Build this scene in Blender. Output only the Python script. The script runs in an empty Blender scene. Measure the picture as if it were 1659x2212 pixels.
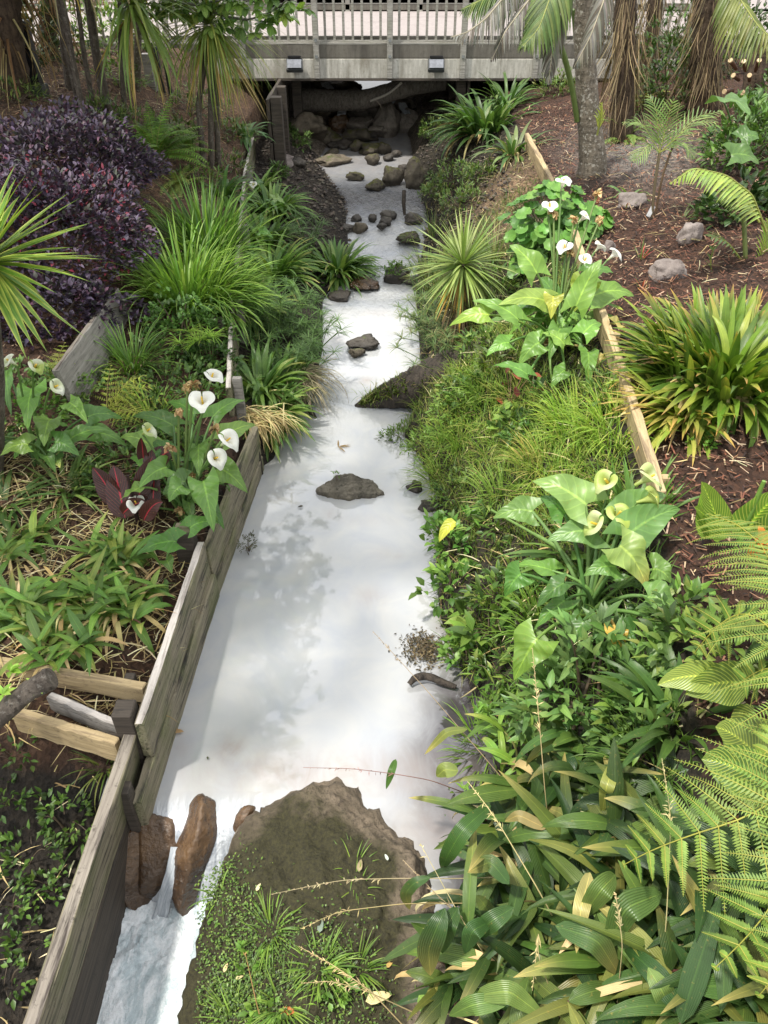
import bpy, bmesh, math
import numpy as np
from mathutils import Vector, Matrix, noise

rng = np.random.default_rng(11)
sc = bpy.context.scene
COL = sc.collection

# ------------------------------------------------------------------ camera (measured from the photograph)
CAM_H, PITCH, FPX = 4.0, math.radians(38.0), 1659.0
def ray(x, y):
    a = (x - 829.5) / FPX; b = (y - 1106.0) / FPX
    return np.array([a, math.cos(PITCH) - b * math.sin(PITCH), -math.sin(PITCH) - b * math.cos(PITCH)])
ORG = np.array([0, 0, CAM_H])
def P(x, y, z):            # world point seen at (x, y) lying at height z
    d = ray(x, y); return ORG + d * ((z - CAM_H) / d[2])
def PY(x, y, Y):           # world point seen at (x, y) lying at distance Y
    d = ray(x, y); return ORG + d * (Y / d[1])

# ------------------------------------------------------------------ terrain
def lerp(Y, pts):
    p = np.array(pts, float); return np.interp(Y, p[:, 0], p[:, 1])
def zwater(Y):
    return lerp(Y, [(0, 0), (6, 0), (8, .07), (10, .2), (11.5, .38), (14, .5), (17, .63), (18.5, .85), (21, 1.15), (24, 1.4)])
def xr(Y):
    return lerp(Y, [(0, .2), (1, .2), (1.5, .3), (1.6, .42), (1.9, .55), (2.5, .70), (3, .66), (3.6, .48), (4.05, .40), (5.3, .48), (5.9, .36), (6.3, .2), (7, .36), (7.7, .42), (9.2, .42), (10, .46), (11.5, .66), (13, .62), (14.4, .55), (16, .5), (17, .4), (20, .6)])
def xl(Y):
    return lerp(Y, [(0, -1.5), (2.3, -1.5), (5.6, -1.25), (5.9, -1.04), (6.9, -.86), (7.5, -.74), (8, -.7), (9.2, -.78), (9.9, -.6), (10.7, -.5), (12.5, -.62), (13.7, -.98), (14.5, -1.2), (15.7, -1.05), (16.6, -.8), (20, -.9)])
def xw(Y):
    return lerp(Y, [(-5, -1.55), (1, -1.52), (2.6, -1.43), (2.7, -1.39), (4, -1.30), (5.7, -1.25), (6.7, -1.52), (12.1, -2.08), (14, -2.15), (24, -2.15)])
def xe(Y):
    return lerp(Y, [(-5, 1.25), (1, 1.3), (2.85, 1.5), (4.9, 1.65), (9.1, 1.88), (11.6, 1.96), (14, 2.0), (24, 2.2)])
def ze(Y):
    return lerp(Y, [(-5, .9), (1, .95), (2.85, 1.25), (5, 1.42), (9, 1.5), (14, 1.55), (24, 1.6)])
def fbm(X, Y, s=1.0):
    v = 0
    for k, (f, a) in enumerate([(1.1, 1), (2.7, .5), (6.1, .25), (13.3, .12)]):
        v = v + a * np.sin(X * f * s * 1.3 + 1.7 * k + np.sin(Y * f * s * .9 + k)) * np.cos(Y * f * s * 1.1 - .6 * k + .8 * np.sin(X * f * s * .7 + 2 * k))
    return v
def hz(X, Y):
    X = np.asarray(X, float); Y = np.asarray(Y, float)
    w = zwater(Y); R = xr(Y); Lf = xl(Y); W = xw(Y); E = xe(Y); ZE = ze(Y)
    dr = X - R; dl = Lf - X
    bed = w - np.clip(np.minimum(-dr, -dl) * .7, 0, .3)
    t = np.clip(dr / np.maximum(E - R, .05), 0, 1)
    right = w + (ZE - w) * (t ** .72)
    beyond = ZE + .0 + np.clip(X - E, 0, 4) * .14
    tl = np.clip(dl / np.maximum(Lf - W, .05), 0, 1)
    front = lerp(Y, [(0, 0), (5.7, .0), (6.2, .35), (9, .55), (12, .85), (14, 1.0), (24, 1.4)])
    left = np.where(Y > 5.7, w + np.maximum(front - w, 0) * tl ** .7, bed)
    zb = lerp(Y, [(-5, -.55), (1.5, -.4), (2.3, -.25), (2.8, .12), (3.2, .3), (4, .3), (5, .36), (6.7, .62), (9, .9), (12, 1.2), (14, 1.45), (24, 1.6)])
    sl = lerp(Y, [(-5, .25), (2, .22), (4, .16), (6.5, .24), (9, .55), (12, .65), (24, .65)])
    behind = np.minimum(zb + np.clip(W - X, 0, 9) * sl, 2.2 + .02 * np.clip(W - X, 0, 9))
    z = bed
    z = np.where(dr > 0, right, z)
    z = np.where(X > E, np.minimum(beyond, 2.25), z)
    z = np.where(dl > 0, left, z)
    z = np.where(X < W, behind, z)
    # plunge pool below the boulder weir
    pool = np.clip((2.38 - Y) / .12, 0, 1) * np.clip((-.05 - X) / .5, 0, 1) * np.clip((X - W) / .03, 0, 1)
    z = np.where(X >= W, z * (1 - pool) + (-.8) * pool, z)
    land = np.clip(np.maximum(dr, dl) * 6, 0, 1)
    z = z + .035 * fbm(X, Y, 1.6) * land
    gul = np.clip((24.5 - Y) / 3, 0, 1) * (Y > 20); z = np.where((Y > 20) & (Y < 24.5) & (np.abs(X) < 3.2), np.minimum(z, zwater(Y) + .15 + .9 * np.clip((np.abs(X) - .9) / 2.2, 0, 1)), z)
    under = (Y > 14.7) & (Y < 20.2)
    return np.where(under, np.minimum(z, 1.95), z)
def G(x, y, up=0.0):       # ground point seen at (x, y)
    d = ray(x, y); t = np.arange(1.2, 60, .02)
    p = ORG[None] + d[None] * t[:, None]
    h = hz(p[:, 0], p[:, 1])
    k = int(np.argmax(p[:, 2] < h)); q = p[k].copy(); q[2] = h[k] + up
    return q

# ------------------------------------------------------------------ mesh builder
class MB:
    def __init__(s): s.v, s.f3, s.f4, s.c, s.u, s.n = [], [], [], [], [], 0
    def add(s, V, F, C=(.5, .5, .5), U=None):
        V = np.asarray(V, float).reshape(-1, 3); m = len(V); F = np.asarray(F, int)
        C = np.asarray(C, float); C = np.broadcast_to(C, (m, 3)) if C.ndim == 1 else C.reshape(-1, 3)
        s.v.append(V); s.c.append(C); s.u.append(np.zeros((m, 2)) if U is None else np.asarray(U, float).reshape(-1, 2))
        (s.f3 if F.shape[-1] == 3 else s.f4).append(F.reshape(-1, F.shape[-1]) + s.n); s.n += m
    def build(s, name, mat, parent=None, smooth=True, rel=True):
        V = np.concatenate(s.v); C = np.concatenate(s.c); U = np.concatenate(s.u)
        F3 = np.concatenate(s.f3) if s.f3 else np.zeros((0, 3), int)
        F4 = np.concatenate(s.f4) if s.f4 else np.zeros((0, 4), int)
        me = bpy.data.meshes.new(name)
        if parent is not None and rel:
            V = V - np.array(parent.matrix_basis.translation)[None]
            if parent.parent is not None: V = V - np.array(parent.parent.matrix_basis.translation)[None]
        li = np.concatenate([F3.ravel(), F4.ravel()]); nl = len(li); nf = len(F3) + len(F4)
        me.vertices.add(len(V)); me.vertices.foreach_set('co', V.ravel())
        me.loops.add(nl); me.loops.foreach_set('vertex_index', li)
        me.polygons.add(nf)
        st = np.concatenate([np.arange(len(F3)) * 3, len(F3) * 3 + np.arange(len(F4)) * 4])
        me.polygons.foreach_set('loop_start', st)
        me.polygons.foreach_set('loop_total', np.concatenate([np.full(len(F3), 3), np.full(len(F4), 4)]))
        me.polygons.foreach_set('use_smooth', np.full(nf, smooth))
        at = me.color_attributes.new('Col', 'FLOAT_COLOR', 'POINT')
        at.data.foreach_set('color', np.concatenate([C, np.ones((len(C), 1))], 1).ravel())
        uv = me.uv_layers.new(name='UVMap'); uv.data.foreach_set('uv', U[li].ravel())
        me.update(calc_edges=True); me.validate()
        if mat: me.materials.append(mat)
        o = bpy.data.objects.new(name, me); COL.objects.link(o)
        if parent is not None: o.parent = parent
        return o

def tag(o, label=None, cat=None, group=None, kind=None):
    if label: o['label'] = label
    if cat: o['category'] = cat
    if group: o['group'] = group
    if kind: o['kind'] = kind
    return o
def thing(name, label, cat, loc, group=None):
    o = bpy.data.objects.new(name, None); COL.objects.link(o); o.location = tuple(float(v) for v in loc)
    o.empty_display_size = .1
    return tag(o, label, cat, group)

# ------------------------------------------------------------------ geometry helpers
def nrm(a): return a / np.maximum(np.linalg.norm(a, axis=-1, keepdims=True), 1e-9)
def arr(v, n): return np.broadcast_to(np.asarray(v, float), (n,)).astype(float)
PROF = {
    'strap': lambda s: np.clip(1 - s ** 3, 0, 1) ** .8 * (.62 + .42 * np.sin(np.pi * s ** .8)),
    'grass': lambda s: np.clip(1 - s, 0, 1) ** .55 * (.8 + .3 * np.sin(np.pi * s)),
    'lance': lambda s: np.clip(np.sin(np.pi * np.clip(s, 0, 1) ** .72), 0, 1) ** .75 + .05 * (1 - s),
    'ovate': lambda s: np.clip(np.sin(np.pi * np.clip(s, 0, 1) ** .62), 0, 1) ** .7 + .03 * (1 - s),
    'oblong': lambda s: np.clip(np.sin(np.pi * np.clip(s, 0, 1)), 0, 1) ** .5 + .03,
    'arum': lambda s: np.clip(1 - s ** 1.5, 0, 1) ** .85 * (.86 + .26 * np.sin(np.pi * np.clip(s * 1.6, 0, 1))),
    'bar': lambda s: 1 - .35 * (2 * s - 1) ** 4,
    'round': lambda s: np.sqrt(np.clip(1 - (2 * s - 1) ** 2, 0, 1)) + .02,
    'sword': lambda s: np.clip(1 - s ** 2.6, 0, 1) * (.72 + .4 * np.sin(np.pi * s ** .8)),
}
def frames(P0, D, L, droop, k, nseg, S=None, B=None, sway=0.0):
    P0 = np.asarray(P0, float).reshape(-1, 3); n = len(P0)
    D = nrm(np.broadcast_to(np.asarray(D, float), (n, 3))); s = np.linspace(0, 1, nseg + 1)
    h = D.copy(); h[:, 2] = 0; hn = np.linalg.norm(h, axis=1)
    az = rng.uniform(0, 6.283, n); rnd = np.stack([np.cos(az), np.sin(az), 0 * az], 1)
    h = np.where(hn[:, None] > .02, h / np.maximum(hn, 1e-6)[:, None], rnd)
    if S is None: S = np.stack([h[:, 1], -h[:, 0], 0 * hn], 1)
    if B is None: B = D[:, 2:3] * h - hn[:, None] * np.array([0, 0, 1.])
    S = np.broadcast_to(np.asarray(S, float), (n, 3)); B = np.broadcast_to(np.asarray(B, float), (n, 3))
    th = arr(droop, n)[:, None] * s[None] ** k
    T = np.cos(th)[..., None] * D[:, None] + np.sin(th)[..., None] * B[:, None]
    T = nrm(T + (arr(sway, n)[:, None] * s[None])[..., None] * S[:, None])
    step = (arr(L, n) / nseg)[:, None, None]
    Pp = np.concatenate([P0[:, None], P0[:, None] + np.cumsum((T[:, 1:] + T[:, :-1]) * .5 * step, 1)], 1)
    side = S[:, None] - (S[:, None] * T).sum(-1, keepdims=True) * T
    side = nrm(side); N = np.cross(side, T)
    return s, Pp, T, side, N
def blades(mb, P0, D, L, W, droop=.6, k=1.3, prof='strap', nseg=5, cu=(-1, 0, 1), fold=.25, wave=0, waven=3, twist=0, S=None, B=None,
           col=(.1, .2, .05), tip=None, tippow=3, lobe=0, sway=0, edge=None):
    s, Pp, T, side, N = frames(P0, D, L, droop, k, nseg, S, B, sway); n = len(Pp); ns = nseg + 1
    tw = arr(twist, n)[:, None] * s[None]
    c, q = np.cos(tw)[..., None], np.sin(tw)[..., None]
    side, N = c * side + q * N, c * N - q * side
    w = arr(W, n)[:, None] * .5 * PROF[prof](s)[None]
    u = np.asarray(cu, float); m = len(u); au = np.abs(u)
    ph = rng.uniform(0, 6.283, (n, 1, 1))
    wv = wave * np.sin(6.283 * waven * s[None, :, None] + ph + 2.2 * np.sign(u)[None, None])
    off = w[..., None] * au[None, None] * (arr(fold, n)[:, None, None] + wv)
    V = Pp[:, :, None] + side[:, :, None] * (w[..., None] * u)[..., None] + N[:, :, None] * off[..., None]
    if lobe:
        V = V - T[:, :, None] * (lobe * arr(L, n)[:, None, None] * (au ** 1.4)[None, None] * ((1 - s) ** 3)[None, :, None])[..., None]
    col = np.broadcast_to(np.asarray(col, float), (n, 3))
    C = np.broadcast_to(col[:, None, None], (n, ns, m, 3)).copy()
    if edge is not None:
        f = np.clip((au - .55) / .3, 0, 1)[None, None, :, None]
        C = C * (1 - f) + np.asarray(edge, float) * f
    if tip is not None:
        tp = np.broadcast_to(np.asarray(tip, float), (n, 3))[:, None, None]
        tf = np.broadcast_to(np.asarray(tippow, float), (n,))[:, None]
        f = np.clip(s[None] ** tf, 0, 1)[:, :, None, None]
        C = C * (1 - f) + tp * f
    U = np.stack(np.broadcast_arrays(((u + 1) / 2)[None, None], s[None, :, None] + 0 * ph), -1)
    i = np.arange(nseg)[:, None] * m + np.arange(m - 1)[None]
    q4 = np.stack([i, i + 1, i + m + 1, i + m], -1).reshape(-1, 4)
    F = (q4[None] + (np.arange(n) * ns * m)[:, None, None]).reshape(-1, 4)
    mb.add(V, F, C.reshape(-1, 3), U)
def tube(mb, pts, rad, sides=6, col=(.2, .15, .1), bump=0.0, cap=True):
    pts = np.asarray(pts, float); n = len(pts); r = np.atleast_1d(np.asarray(rad, float)); r = np.interp(np.linspace(0, 1, n), np.linspace(0, 1, len(r)), r) if len(r) > 1 else np.full(n, r[0])
    T = nrm(np.gradient(pts, axis=0))
    ref = np.array([0, 0, 1.]) if abs(T[0, 2]) < .8 else np.array([0, 1., 0])
    A = nrm(np.cross(T, ref)); Bn = np.cross(T, A)
    a = np.linspace(0, 2 * np.pi, sides, endpoint=False)
    rr = r[:, None] * (1 + bump * rng.uniform(-1, 1, (n, sides)))
    V = pts[:, None] + (A[:, None] * np.cos(a)[None, :, None] + Bn[:, None] * np.sin(a)[None, :, None]) * rr[..., None]
    i = np.arange(n - 1)[:, None] * sides; j = np.arange(sides)[None]; j2 = (j + 1) % sides
    F = np.stack([i + j, i + j2, i + sides + j2, i + sides + j], -1).reshape(-1, 4)
    ln = np.concatenate([[0], np.cumsum(np.linalg.norm(np.diff(pts, axis=0), axis=1))])
    U = np.stack(np.broadcast_arrays((j / sides) + 0 * ln[:, None], ln[:, None]), -1)
    C = np.asarray(col, float)
    if C.ndim == 2: C = np.repeat(C, sides, 0)
    mb.add(V, F, C, U)
    if cap:
        for k in (0, n - 1):
            cV = np.vstack([V[k], pts[k]]); f = np.stack([np.arange(sides), (np.arange(sides) + 1) % sides, np.full(sides, sides)], 1)
            mb.add(cV, f, C if C.ndim == 1 else C[k * sides])
def bez(A, C, B, n=10):
    t = np.linspace(0, 1, n)[:, None]; A, B, C = map(np.asarray, (A, B, C))
    return (1 - t) ** 2 * A + 2 * t * (1 - t) * C + t * t * B
def poly(pts, n=14):        # smooth curve through points
    p = np.asarray(pts, float); d = np.concatenate([[0], np.cumsum(np.linalg.norm(np.diff(p, axis=0), axis=1))])
    t = np.linspace(0, d[-1], n); q = np.stack([np.interp(t, d, p[:, k]) for k in range(3)], 1)
    for _ in range(2): q[1:-1] = .25 * q[:-2] + .5 * q[1:-1] + .25 * q[2:]
    return q
def pathleaf(mb, pts, W, prof='lance', up=(0, -.35, 1), cu=(-1, -.5, 0, .5, 1), fold=.2, wave=0, waven=3, col=(.1, .2, .05), tip=None, tippow=3, lobe=0, roll=0, edge=None):
    pts = np.asarray(pts, float); n = len(pts); s = np.linspace(0, 1, n); T = nrm(np.gradient(pts, axis=0))
    S = nrm(np.cross(T, np.asarray(up, float)[None])); N = np.cross(S, T)
    S, N = S * math.cos(roll) + N * math.sin(roll), N * math.cos(roll) - S * math.sin(roll)
    w = W * .5 * PROF[prof](s); u = np.asarray(cu, float); au = np.abs(u); L = np.linalg.norm(np.diff(pts, axis=0), axis=1).sum()
    ph = rng.uniform(0, 6.28)
    off = w[:, None] * au[None] * (fold + wave * np.sin(6.283 * waven * s[:, None] + ph + 2.2 * np.sign(u)[None]))
    V = pts[:, None] + S[:, None] * (w[:, None] * u)[..., None] + N[:, None] * off[..., None]
    if lobe: V = V - T[:, None] * (lobe * L * (au ** 1.4)[None] * ((1 - s) ** 3)[:, None])[..., None]
    C = np.broadcast_to(np.asarray(col, float), (n, len(u), 3)).copy()
    if edge is not None:
        f = np.clip((au - .5) / .3, 0, 1)[None, :, None]; C = C * (1 - f) + np.asarray(edge, float) * f
    if tip is not None:
        f = (s ** tippow)[:, None, None]; C = C * (1 - f) + np.asarray(tip, float) * f
    m = len(u); i = np.arange(n - 1)[:, None] * m + np.arange(m - 1)[None]
    F = np.stack([i, i + 1, i + m + 1, i + m], -1).reshape(-1, 4)
    U = np.stack(np.broadcast_arrays(((u + 1) / 2)[None], s[:, None]), -1)
    mb.add(V, F, C.reshape(-1, 3), U)
def pick(cols, n, jit=.18):
    cols = np.asarray(cols, float).reshape(-1, 3); c = cols[rng.integers(0, len(cols), n)]
    return np.clip(c * rng.uniform(1 - jit, 1 + jit, (n, 1)) * rng.uniform(.93, 1.07, (n, 3)), 0, 1)
def dirs(az, el): return np.stack([np.cos(az) * np.cos(el), np.sin(az) * np.cos(el), np.sin(el)], -1)
# ------------------------------------------------------------------ materials
class NT:
    def __init__(s, name):
        s.m = bpy.data.materials.new(name); s.m.use_nodes = True; s.t = s.m.node_tree
        s.b = s.t.nodes['Principled BSDF']; s.out = s.t.nodes['Material Output']
    def n(s, typ, ins=None, **kw):
        d = s.t.nodes.new(typ)
        for k, v in kw.items(): setattr(d, k, v)
        for k, v in (ins or {}).items():
            if isinstance(v, bpy.types.NodeSocket): s.t.links.new(v, d.inputs[k])
            else: d.inputs[k].default_value = v
        return d
    def l(s, a, b): s.t.links.new(a, b)
    def math(s, op, a, b=0.0, c=None, clamp=False):
        d = s.n('ShaderNodeMath', operation=op, use_clamp=clamp)
        for i, v in enumerate([a, b] + ([c] if c is not None else [])):
            if isinstance(v, bpy.types.NodeSocket): s.l(v, d.inputs[i])
            else: d.inputs[i].default_value = v
        return d.outputs[0]
    def mix(s, f, a, b, blend='MIX'):
        d = s.n('ShaderNodeMix', data_type='RGBA', blend_type=blend)
        for i, v in ((0, f), (6, a), (7, b)):
            if isinstance(v, bpy.types.NodeSocket): s.l(v, d.inputs[i])
            else: d.inputs[i].default_value = v if i == 0 else (*v, 1)
        return d.outputs[2]
    def noise(s, vec, scale, detail=4, rough=.55, dist=0.0):
        d = s.n('ShaderNodeTexNoise', {'Scale': scale, 'Detail': detail, 'Roughness': rough, 'Distortion': dist})
        if vec is not None: s.l(vec, d.inputs['Vector'])
        return d.outputs[0]
    def ramp(s, f, lo, hi):
        d = s.n('ShaderNodeMapRange', {'From Min': lo, 'From Max': hi}, clamp=True); s.l(f, d.inputs[0]); return d.outputs[0]
    def map(s, vec, scale): return s.n('ShaderNodeMapping', {'Vector': vec, 'Scale': scale}).outputs[0]
    def attr(s): return s.n('ShaderNodeAttribute', attribute_name='Col').outputs['Color']
    def bump(s, h, strength=.3, dist=.01):
        d = s.n('ShaderNodeBump', {'Strength': strength, 'Distance': dist, 'Height': h}); s.l(d.outputs[0], s.b.inputs['Normal'])
    def pos(s): return s.n('ShaderNodeNewGeometry').outputs['Position']
    def obj(s): return s.n('ShaderNodeTexCoord').outputs['Object']
    def uv(s): return s.n('ShaderNodeTexCoord').outputs['UV']

def leaf_material(name, veins='strap', rough=.42, trans=.28, nv=9, rib=.35):
    t = NT(name); col = t.attr()
    u = t.n('ShaderNodeSeparateXYZ', {0: t.uv()}); ux, uy = u.outputs[0], u.outputs[1]
    big = t.noise(t.pos(), 9, 3); fine = t.noise(t.pos(), 70, 4)
    col = t.mix(t.ramp(big, .3, .7), t.mix(1, col, (.78, .8, .7), 'MULTIPLY'), t.mix(1, col, (1.16, 1.14, 1.05), 'MULTIPLY'))
    col = t.mix(t.ramp(fine, .62, .75), col, t.mix(.4, col, (.28, .2, .06)))
    col = t.mix(1, col, (1.22, 1.24, 1.08), 'MULTIPLY'); d = t.math('ABSOLUTE', t.math('SUBTRACT', ux, .5))
    h = None
    if veins in ('strap', 'pleat'):
        st = t.math('SINE', t.math('MULTIPLY', ux, 6.283 * nv)); h = st
        col = t.mix(t.math('MULTIPLY', t.ramp(st, .2, 1), .35 if veins == 'pleat' else .16), col, t.mix(1, col, (1.7, 1.6, 1.5), 'MULTIPLY'))
    elif veins == 'broad':
        st = t.math('SINE', t.math('MULTIPLY', t.math('SUBTRACT', uy, t.math('MULTIPLY', d, .55)), 6.283 * nv)); h = st
        col = t.mix(t.math('MULTIPLY', t.ramp(st, .8, 1), .35), col, t.mix(1, col, (1.6, 1.55, 1.4), 'MULTIPLY'))
    elif veins in ('yellow', 'red'):
        v = (.55, .6, .12) if veins == 'yellow' else (.16, .035, .03)
        st = t.math('SINE', t.math('MULTIPLY', t.math('SUBTRACT', uy, t.math('MULTIPLY', d, .7)), 6.283 * nv)); h = st
        col = t.mix(t.math('MULTIPLY', t.ramp(st, .45 if veins == 'yellow' else .7, 1), .75), col, v)
    if rib:
        rc = (.45, .03, .05) if veins == 'red' else None
        m = t.math('MULTIPLY', t.ramp(d, .045, .015), rib)
        col = t.mix(m, col, rc or t.mix(1, col, (2.1, 1.9, 1.6), 'MULTIPLY'))
    t.l(col, t.b.inputs['Base Color']); t.b.inputs['Roughness'].default_value = rough; t.b.inputs['Specular IOR Level'].default_value = .45
    if h is not None: t.bump(h, .35 if veins == 'pleat' else .22, .004)
    tr = t.n('ShaderNodeBsdfTranslucent'); t.l(t.mix(1, col, (1.25, 1.35, .7), 'MULTIPLY'), tr.inputs[0])
    mx = t.n('ShaderNodeMixShader', {0: trans}); t.l(t.b.outputs[0], mx.inputs[1]); t.l(tr.outputs[0], mx.inputs[2]); t.l(mx.outputs[0], t.out.inputs[0])
    return t.m
M = {}
M['strap'] = leaf_material('strap leaf', 'strap', .36, .25)
M['grass'] = leaf_material('grass blade', 'none', .5, .32, rib=0)
M['pleat'] = leaf_material('pleated leaf', 'pleat', .36, .22, nv=11, rib=.5)
M['arum'] = leaf_material('arum leaf', 'broad', .38, .25, nv=7, rib=.6)
M['small'] = leaf_material('small leaf', 'none', .42, .22, rib=.35)
M['fern'] = leaf_material('fern leaf', 'none', .5, .3, rib=.3)
M['dark'] = leaf_material('purple leaf', 'none', .55, .1, rib=.15)
M['canna'] = leaf_material('red veined leaf', 'red', .34, .15, nv=12, rib=.9)
M['stripe'] = leaf_material('yellow veined leaf', 'yellow', .36, .28, nv=15, rib=.9)
M['dry'] = leaf_material('dry leaf', 'strap', .75, .15, nv=5, rib=0)

def petal_material():
    t = NT('white petal'); col = t.attr(); f = t.noise(t.pos(), 60, 3)
    col = t.mix(t.ramp(f, .45, .8), col, t.mix(1, col, (.93, .95, .86), 'MULTIPLY'))
    t.l(col, t.b.inputs['Base Color']); t.b.inputs['Roughness'].default_value = .5
    tr = t.n('ShaderNodeBsdfTranslucent'); t.l(col, tr.inputs[0]); mx = t.n('ShaderNodeMixShader', {0: .25})
    t.l(t.b.outputs[0], mx.inputs[1]); t.l(tr.outputs[0], mx.inputs[2]); t.l(mx.outputs[0], t.out.inputs[0]); return t.m
M['petal'] = petal_material()

def stem_material():
    t = NT('plant stem'); col = t.attr(); f = t.noise(t.map(t.pos(), (30, 30, 8)), 2, 4)
    col = t.mix(t.ramp(f, .3, .75), t.mix(1, col, (.8, .8, .75), 'MULTIPLY'), t.mix(1, col, (1.15, 1.12, 1.1), 'MULTIPLY'))
    t.l(col, t.b.inputs['Base Color']); t.b.inputs['Roughness'].default_value = .5; return t.m
M['stem'] = stem_material()

def bark_material(name, a, b, ring=0.0, lichen=0.0):
    t = NT(name); p = t.pos(); f = t.noise(t.map(p, (9, 9, 2.2)), 3, 6, .65); g = t.noise(p, 34, 5, .6)
    col = t.mix(t.ramp(f, .35, .65), a, b)
    col = t.mix(t.ramp(g, .58, .66), col, t.mix(1, col, (.45, .42, .4), 'MULTIPLY'))
    if lichen:
        v = t.noise(p, 24, 4, .7); col = t.mix(t.math('MULTIPLY', t.ramp(v, .56, .62), lichen), col, (.42, .4, .35))
    t.l(col, t.b.inputs['Base Color']); t.b.inputs['Roughness'].default_value = .88
    h = t.math('ADD', f, t.math('MULTIPLY', g, .7))
    if ring:
        z = t.n('ShaderNodeSeparateXYZ', {0: p}).outputs[2]
        h = t.math('ADD', h, t.math('MULTIPLY', t.math('SINE', t.math('ADD', t.math('MULTIPLY', z, 85), t.math('MULTIPLY', f, 6))), ring))
    t.bump(h, .9, .02); return t.m
M['bark'] = bark_material('grey brown bark', (.06, .048, .038), (.15, .125, .10), 0, .25)
M['palmbark'] = bark_material('speckled palm bark', (.10, .085, .065), (.2, .17, .13), .05, .8)
M['fibre'] = bark_material('fibrous trunk', (.035, .022, .014), (.10, .068, .042))
M['wetlog'] = bark_material('wet log bark', (.022, .018, .015), (.07, .055, .042))

def wood_material(name, a, b, stain, dark=.5, moss=0.0):
    t = NT(name); o = t.obj(); gr = t.noise(t.map(o, (1.6, 26, 26)), 2, 6, .6, .4); st = t.noise(t.map(o, (.9, 12, 12)), 1.6, 5, .7); kn = t.noise(o, 3.1, 3)
    col = t.mix(t.ramp(gr, .3, .7), a, b)
    col = t.mix(t.math('MULTIPLY', t.ramp(st, .5, .62), dark), col, stain)
    col = t.mix(t.math('MULTIPLY', t.ramp(t.noise(o, 21, 6, .75), .56, .66), dark * .7), col, stain)
    if moss: col = t.mix(t.math('MULTIPLY', t.ramp(kn, .45, .65), moss), col, (.13, .15, .05))
    cr = t.noise(t.map(o, (.9, 44, 44)), 1.5, 3, .5)
    col = t.mix(t.math('MULTIPLY', t.ramp(cr, .36, .3), .7), col, (.03, .026, .02))
    t.l(col, t.b.inputs['Base Color']); t.b.inputs['Roughness'].default_value = .8
    t.bump(t.math('ADD', gr, cr), .55, .008); return t.m
M['oldwood'] = wood_material('weathered plank', (.155, .132, .088), (.30, .262, .185), (.022, .019, .016), 1.0, .5)
M['capwood'] = wood_material('bleached plank edge', (.50, .45, .41), (.66, .61, .56), (.10, .075, .06), .55)
M['speckwood'] = wood_material('lichen speckled plank', (.17, .145, .12), (.27, .24, .20), (.04, .03, .025), 1.0)
M['pine'] = wood_material('new pine', (.36, .27, .14), (.52, .40, .23), (.16, .115, .07), .75)
M['greywood'] = wood_material('grey rail timber', (.20, .185, .165), (.33, .31, .28), (.05, .045, .04), .5)
M['darkwood'] = wood_material('dark wet timber', (.045, .036, .028), (.09, .072, .056), (.02, .017, .014), .6)
M['railwood'] = wood_material('silvered rail timber', (.30, .29, .26), (.44, .42, .38), (.13, .115, .095), .45, .2)

def rock_material(name, a, b, moss=.0, wet=.0, mcol=(.055, .07, .018), speck=.4):
    t = NT(name); p = t.pos(); f = t.noise(p, 5, 7, .62); g = t.noise(p, 26, 6, .6)
    col = t.mix(t.ramp(f, .32, .68), a, b)
    col = t.mix(t.math('MULTIPLY', t.ramp(g, .52, .7), speck), col, t.mix(1, col, (.4, .38, .36), 'MULTIPLY'))
    vc = t.n('ShaderNodeTexVoronoi', {'Vector': t.mix(.3, p, t.n('ShaderNodeTexNoise', {'Vector': p, 'Scale': 3.0, 'Detail': 5.0}).outputs['Color']), 'Scale': 6.0}, feature='DISTANCE_TO_EDGE').outputs['Distance']
    crk = t.math('MULTIPLY', t.ramp(vc, .022, .0), t.ramp(t.noise(p, 9, 3), .42, .6)); crk = t.math('MULTIPLY', crk, 0.0 if name in ('wet brown boulder', 'pale garden rock') else .6)
    col = t.mix(crk, col, t.mix(1, col, (.25, .24, .23), 'MULTIPLY'))
    if moss:
        nz = t.n('ShaderNodeSeparateXYZ', {0: t.n('ShaderNodeNewGeometry').outputs['Normal']}).outputs[2]
        mk = t.math('ADD', t.math('MULTIPLY', nz, .35), t.math('ADD', t.math('MULTIPLY', t.noise(p, 7, 5, .7), 1.3), moss - 1.0))
        mc = t.mix(t.ramp(t.noise(p, 40, 3), .35, .7), mcol, tuple(c * 2.1 for c in mcol))
        col = t.mix(t.ramp(mk, .35, .5), col, mc)
    oz = t.n('ShaderNodeSeparateXYZ', {0: t.obj()}).outputs[2]; wl = t.ramp(t.math('ADD', oz, t.math('MULTIPLY', f, .04)), .055, .015)
    if name != 'pale garden rock': col = t.mix(t.math('MULTIPLY', wl, .7), col, t.mix(1, col, (.35, .33, .31), 'MULTIPLY'))
    t.l(col, t.b.inputs['Base Color']); t.b.inputs['Roughness'].default_value = .85 - .65 * wet
    if wet: t.b.inputs['Specular IOR Level'].default_value = .6
    t.bump(t.math('ADD', t.math('ADD', f, t.math('MULTIPLY', g, .6)), t.math('MULTIPLY', crk, -.5)), .95, .03); return t.m
M['rock'] = rock_material('grey brown rock', (.085, .07, .05), (.2, .165, .12), .32)
M['mossrock'] = rock_material('mossy rock', (.06, .05, .038), (.13, .11, .08), .45, 0, (.055, .055, .014))
M['wetrock'] = rock_material('wet brown boulder', (.055, .03, .015), (.155, .092, .046), 0, 1.0, speck=.75)
M['darkrock'] = rock_material('dark wet stone', (.03, .026, .022), (.085, .07, .055), .25, .35)
M['weir'] = rock_material('muddy slab rock', (.11, .085, .06), (.24, .195, .145), 0, .1, speck=.55)
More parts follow.
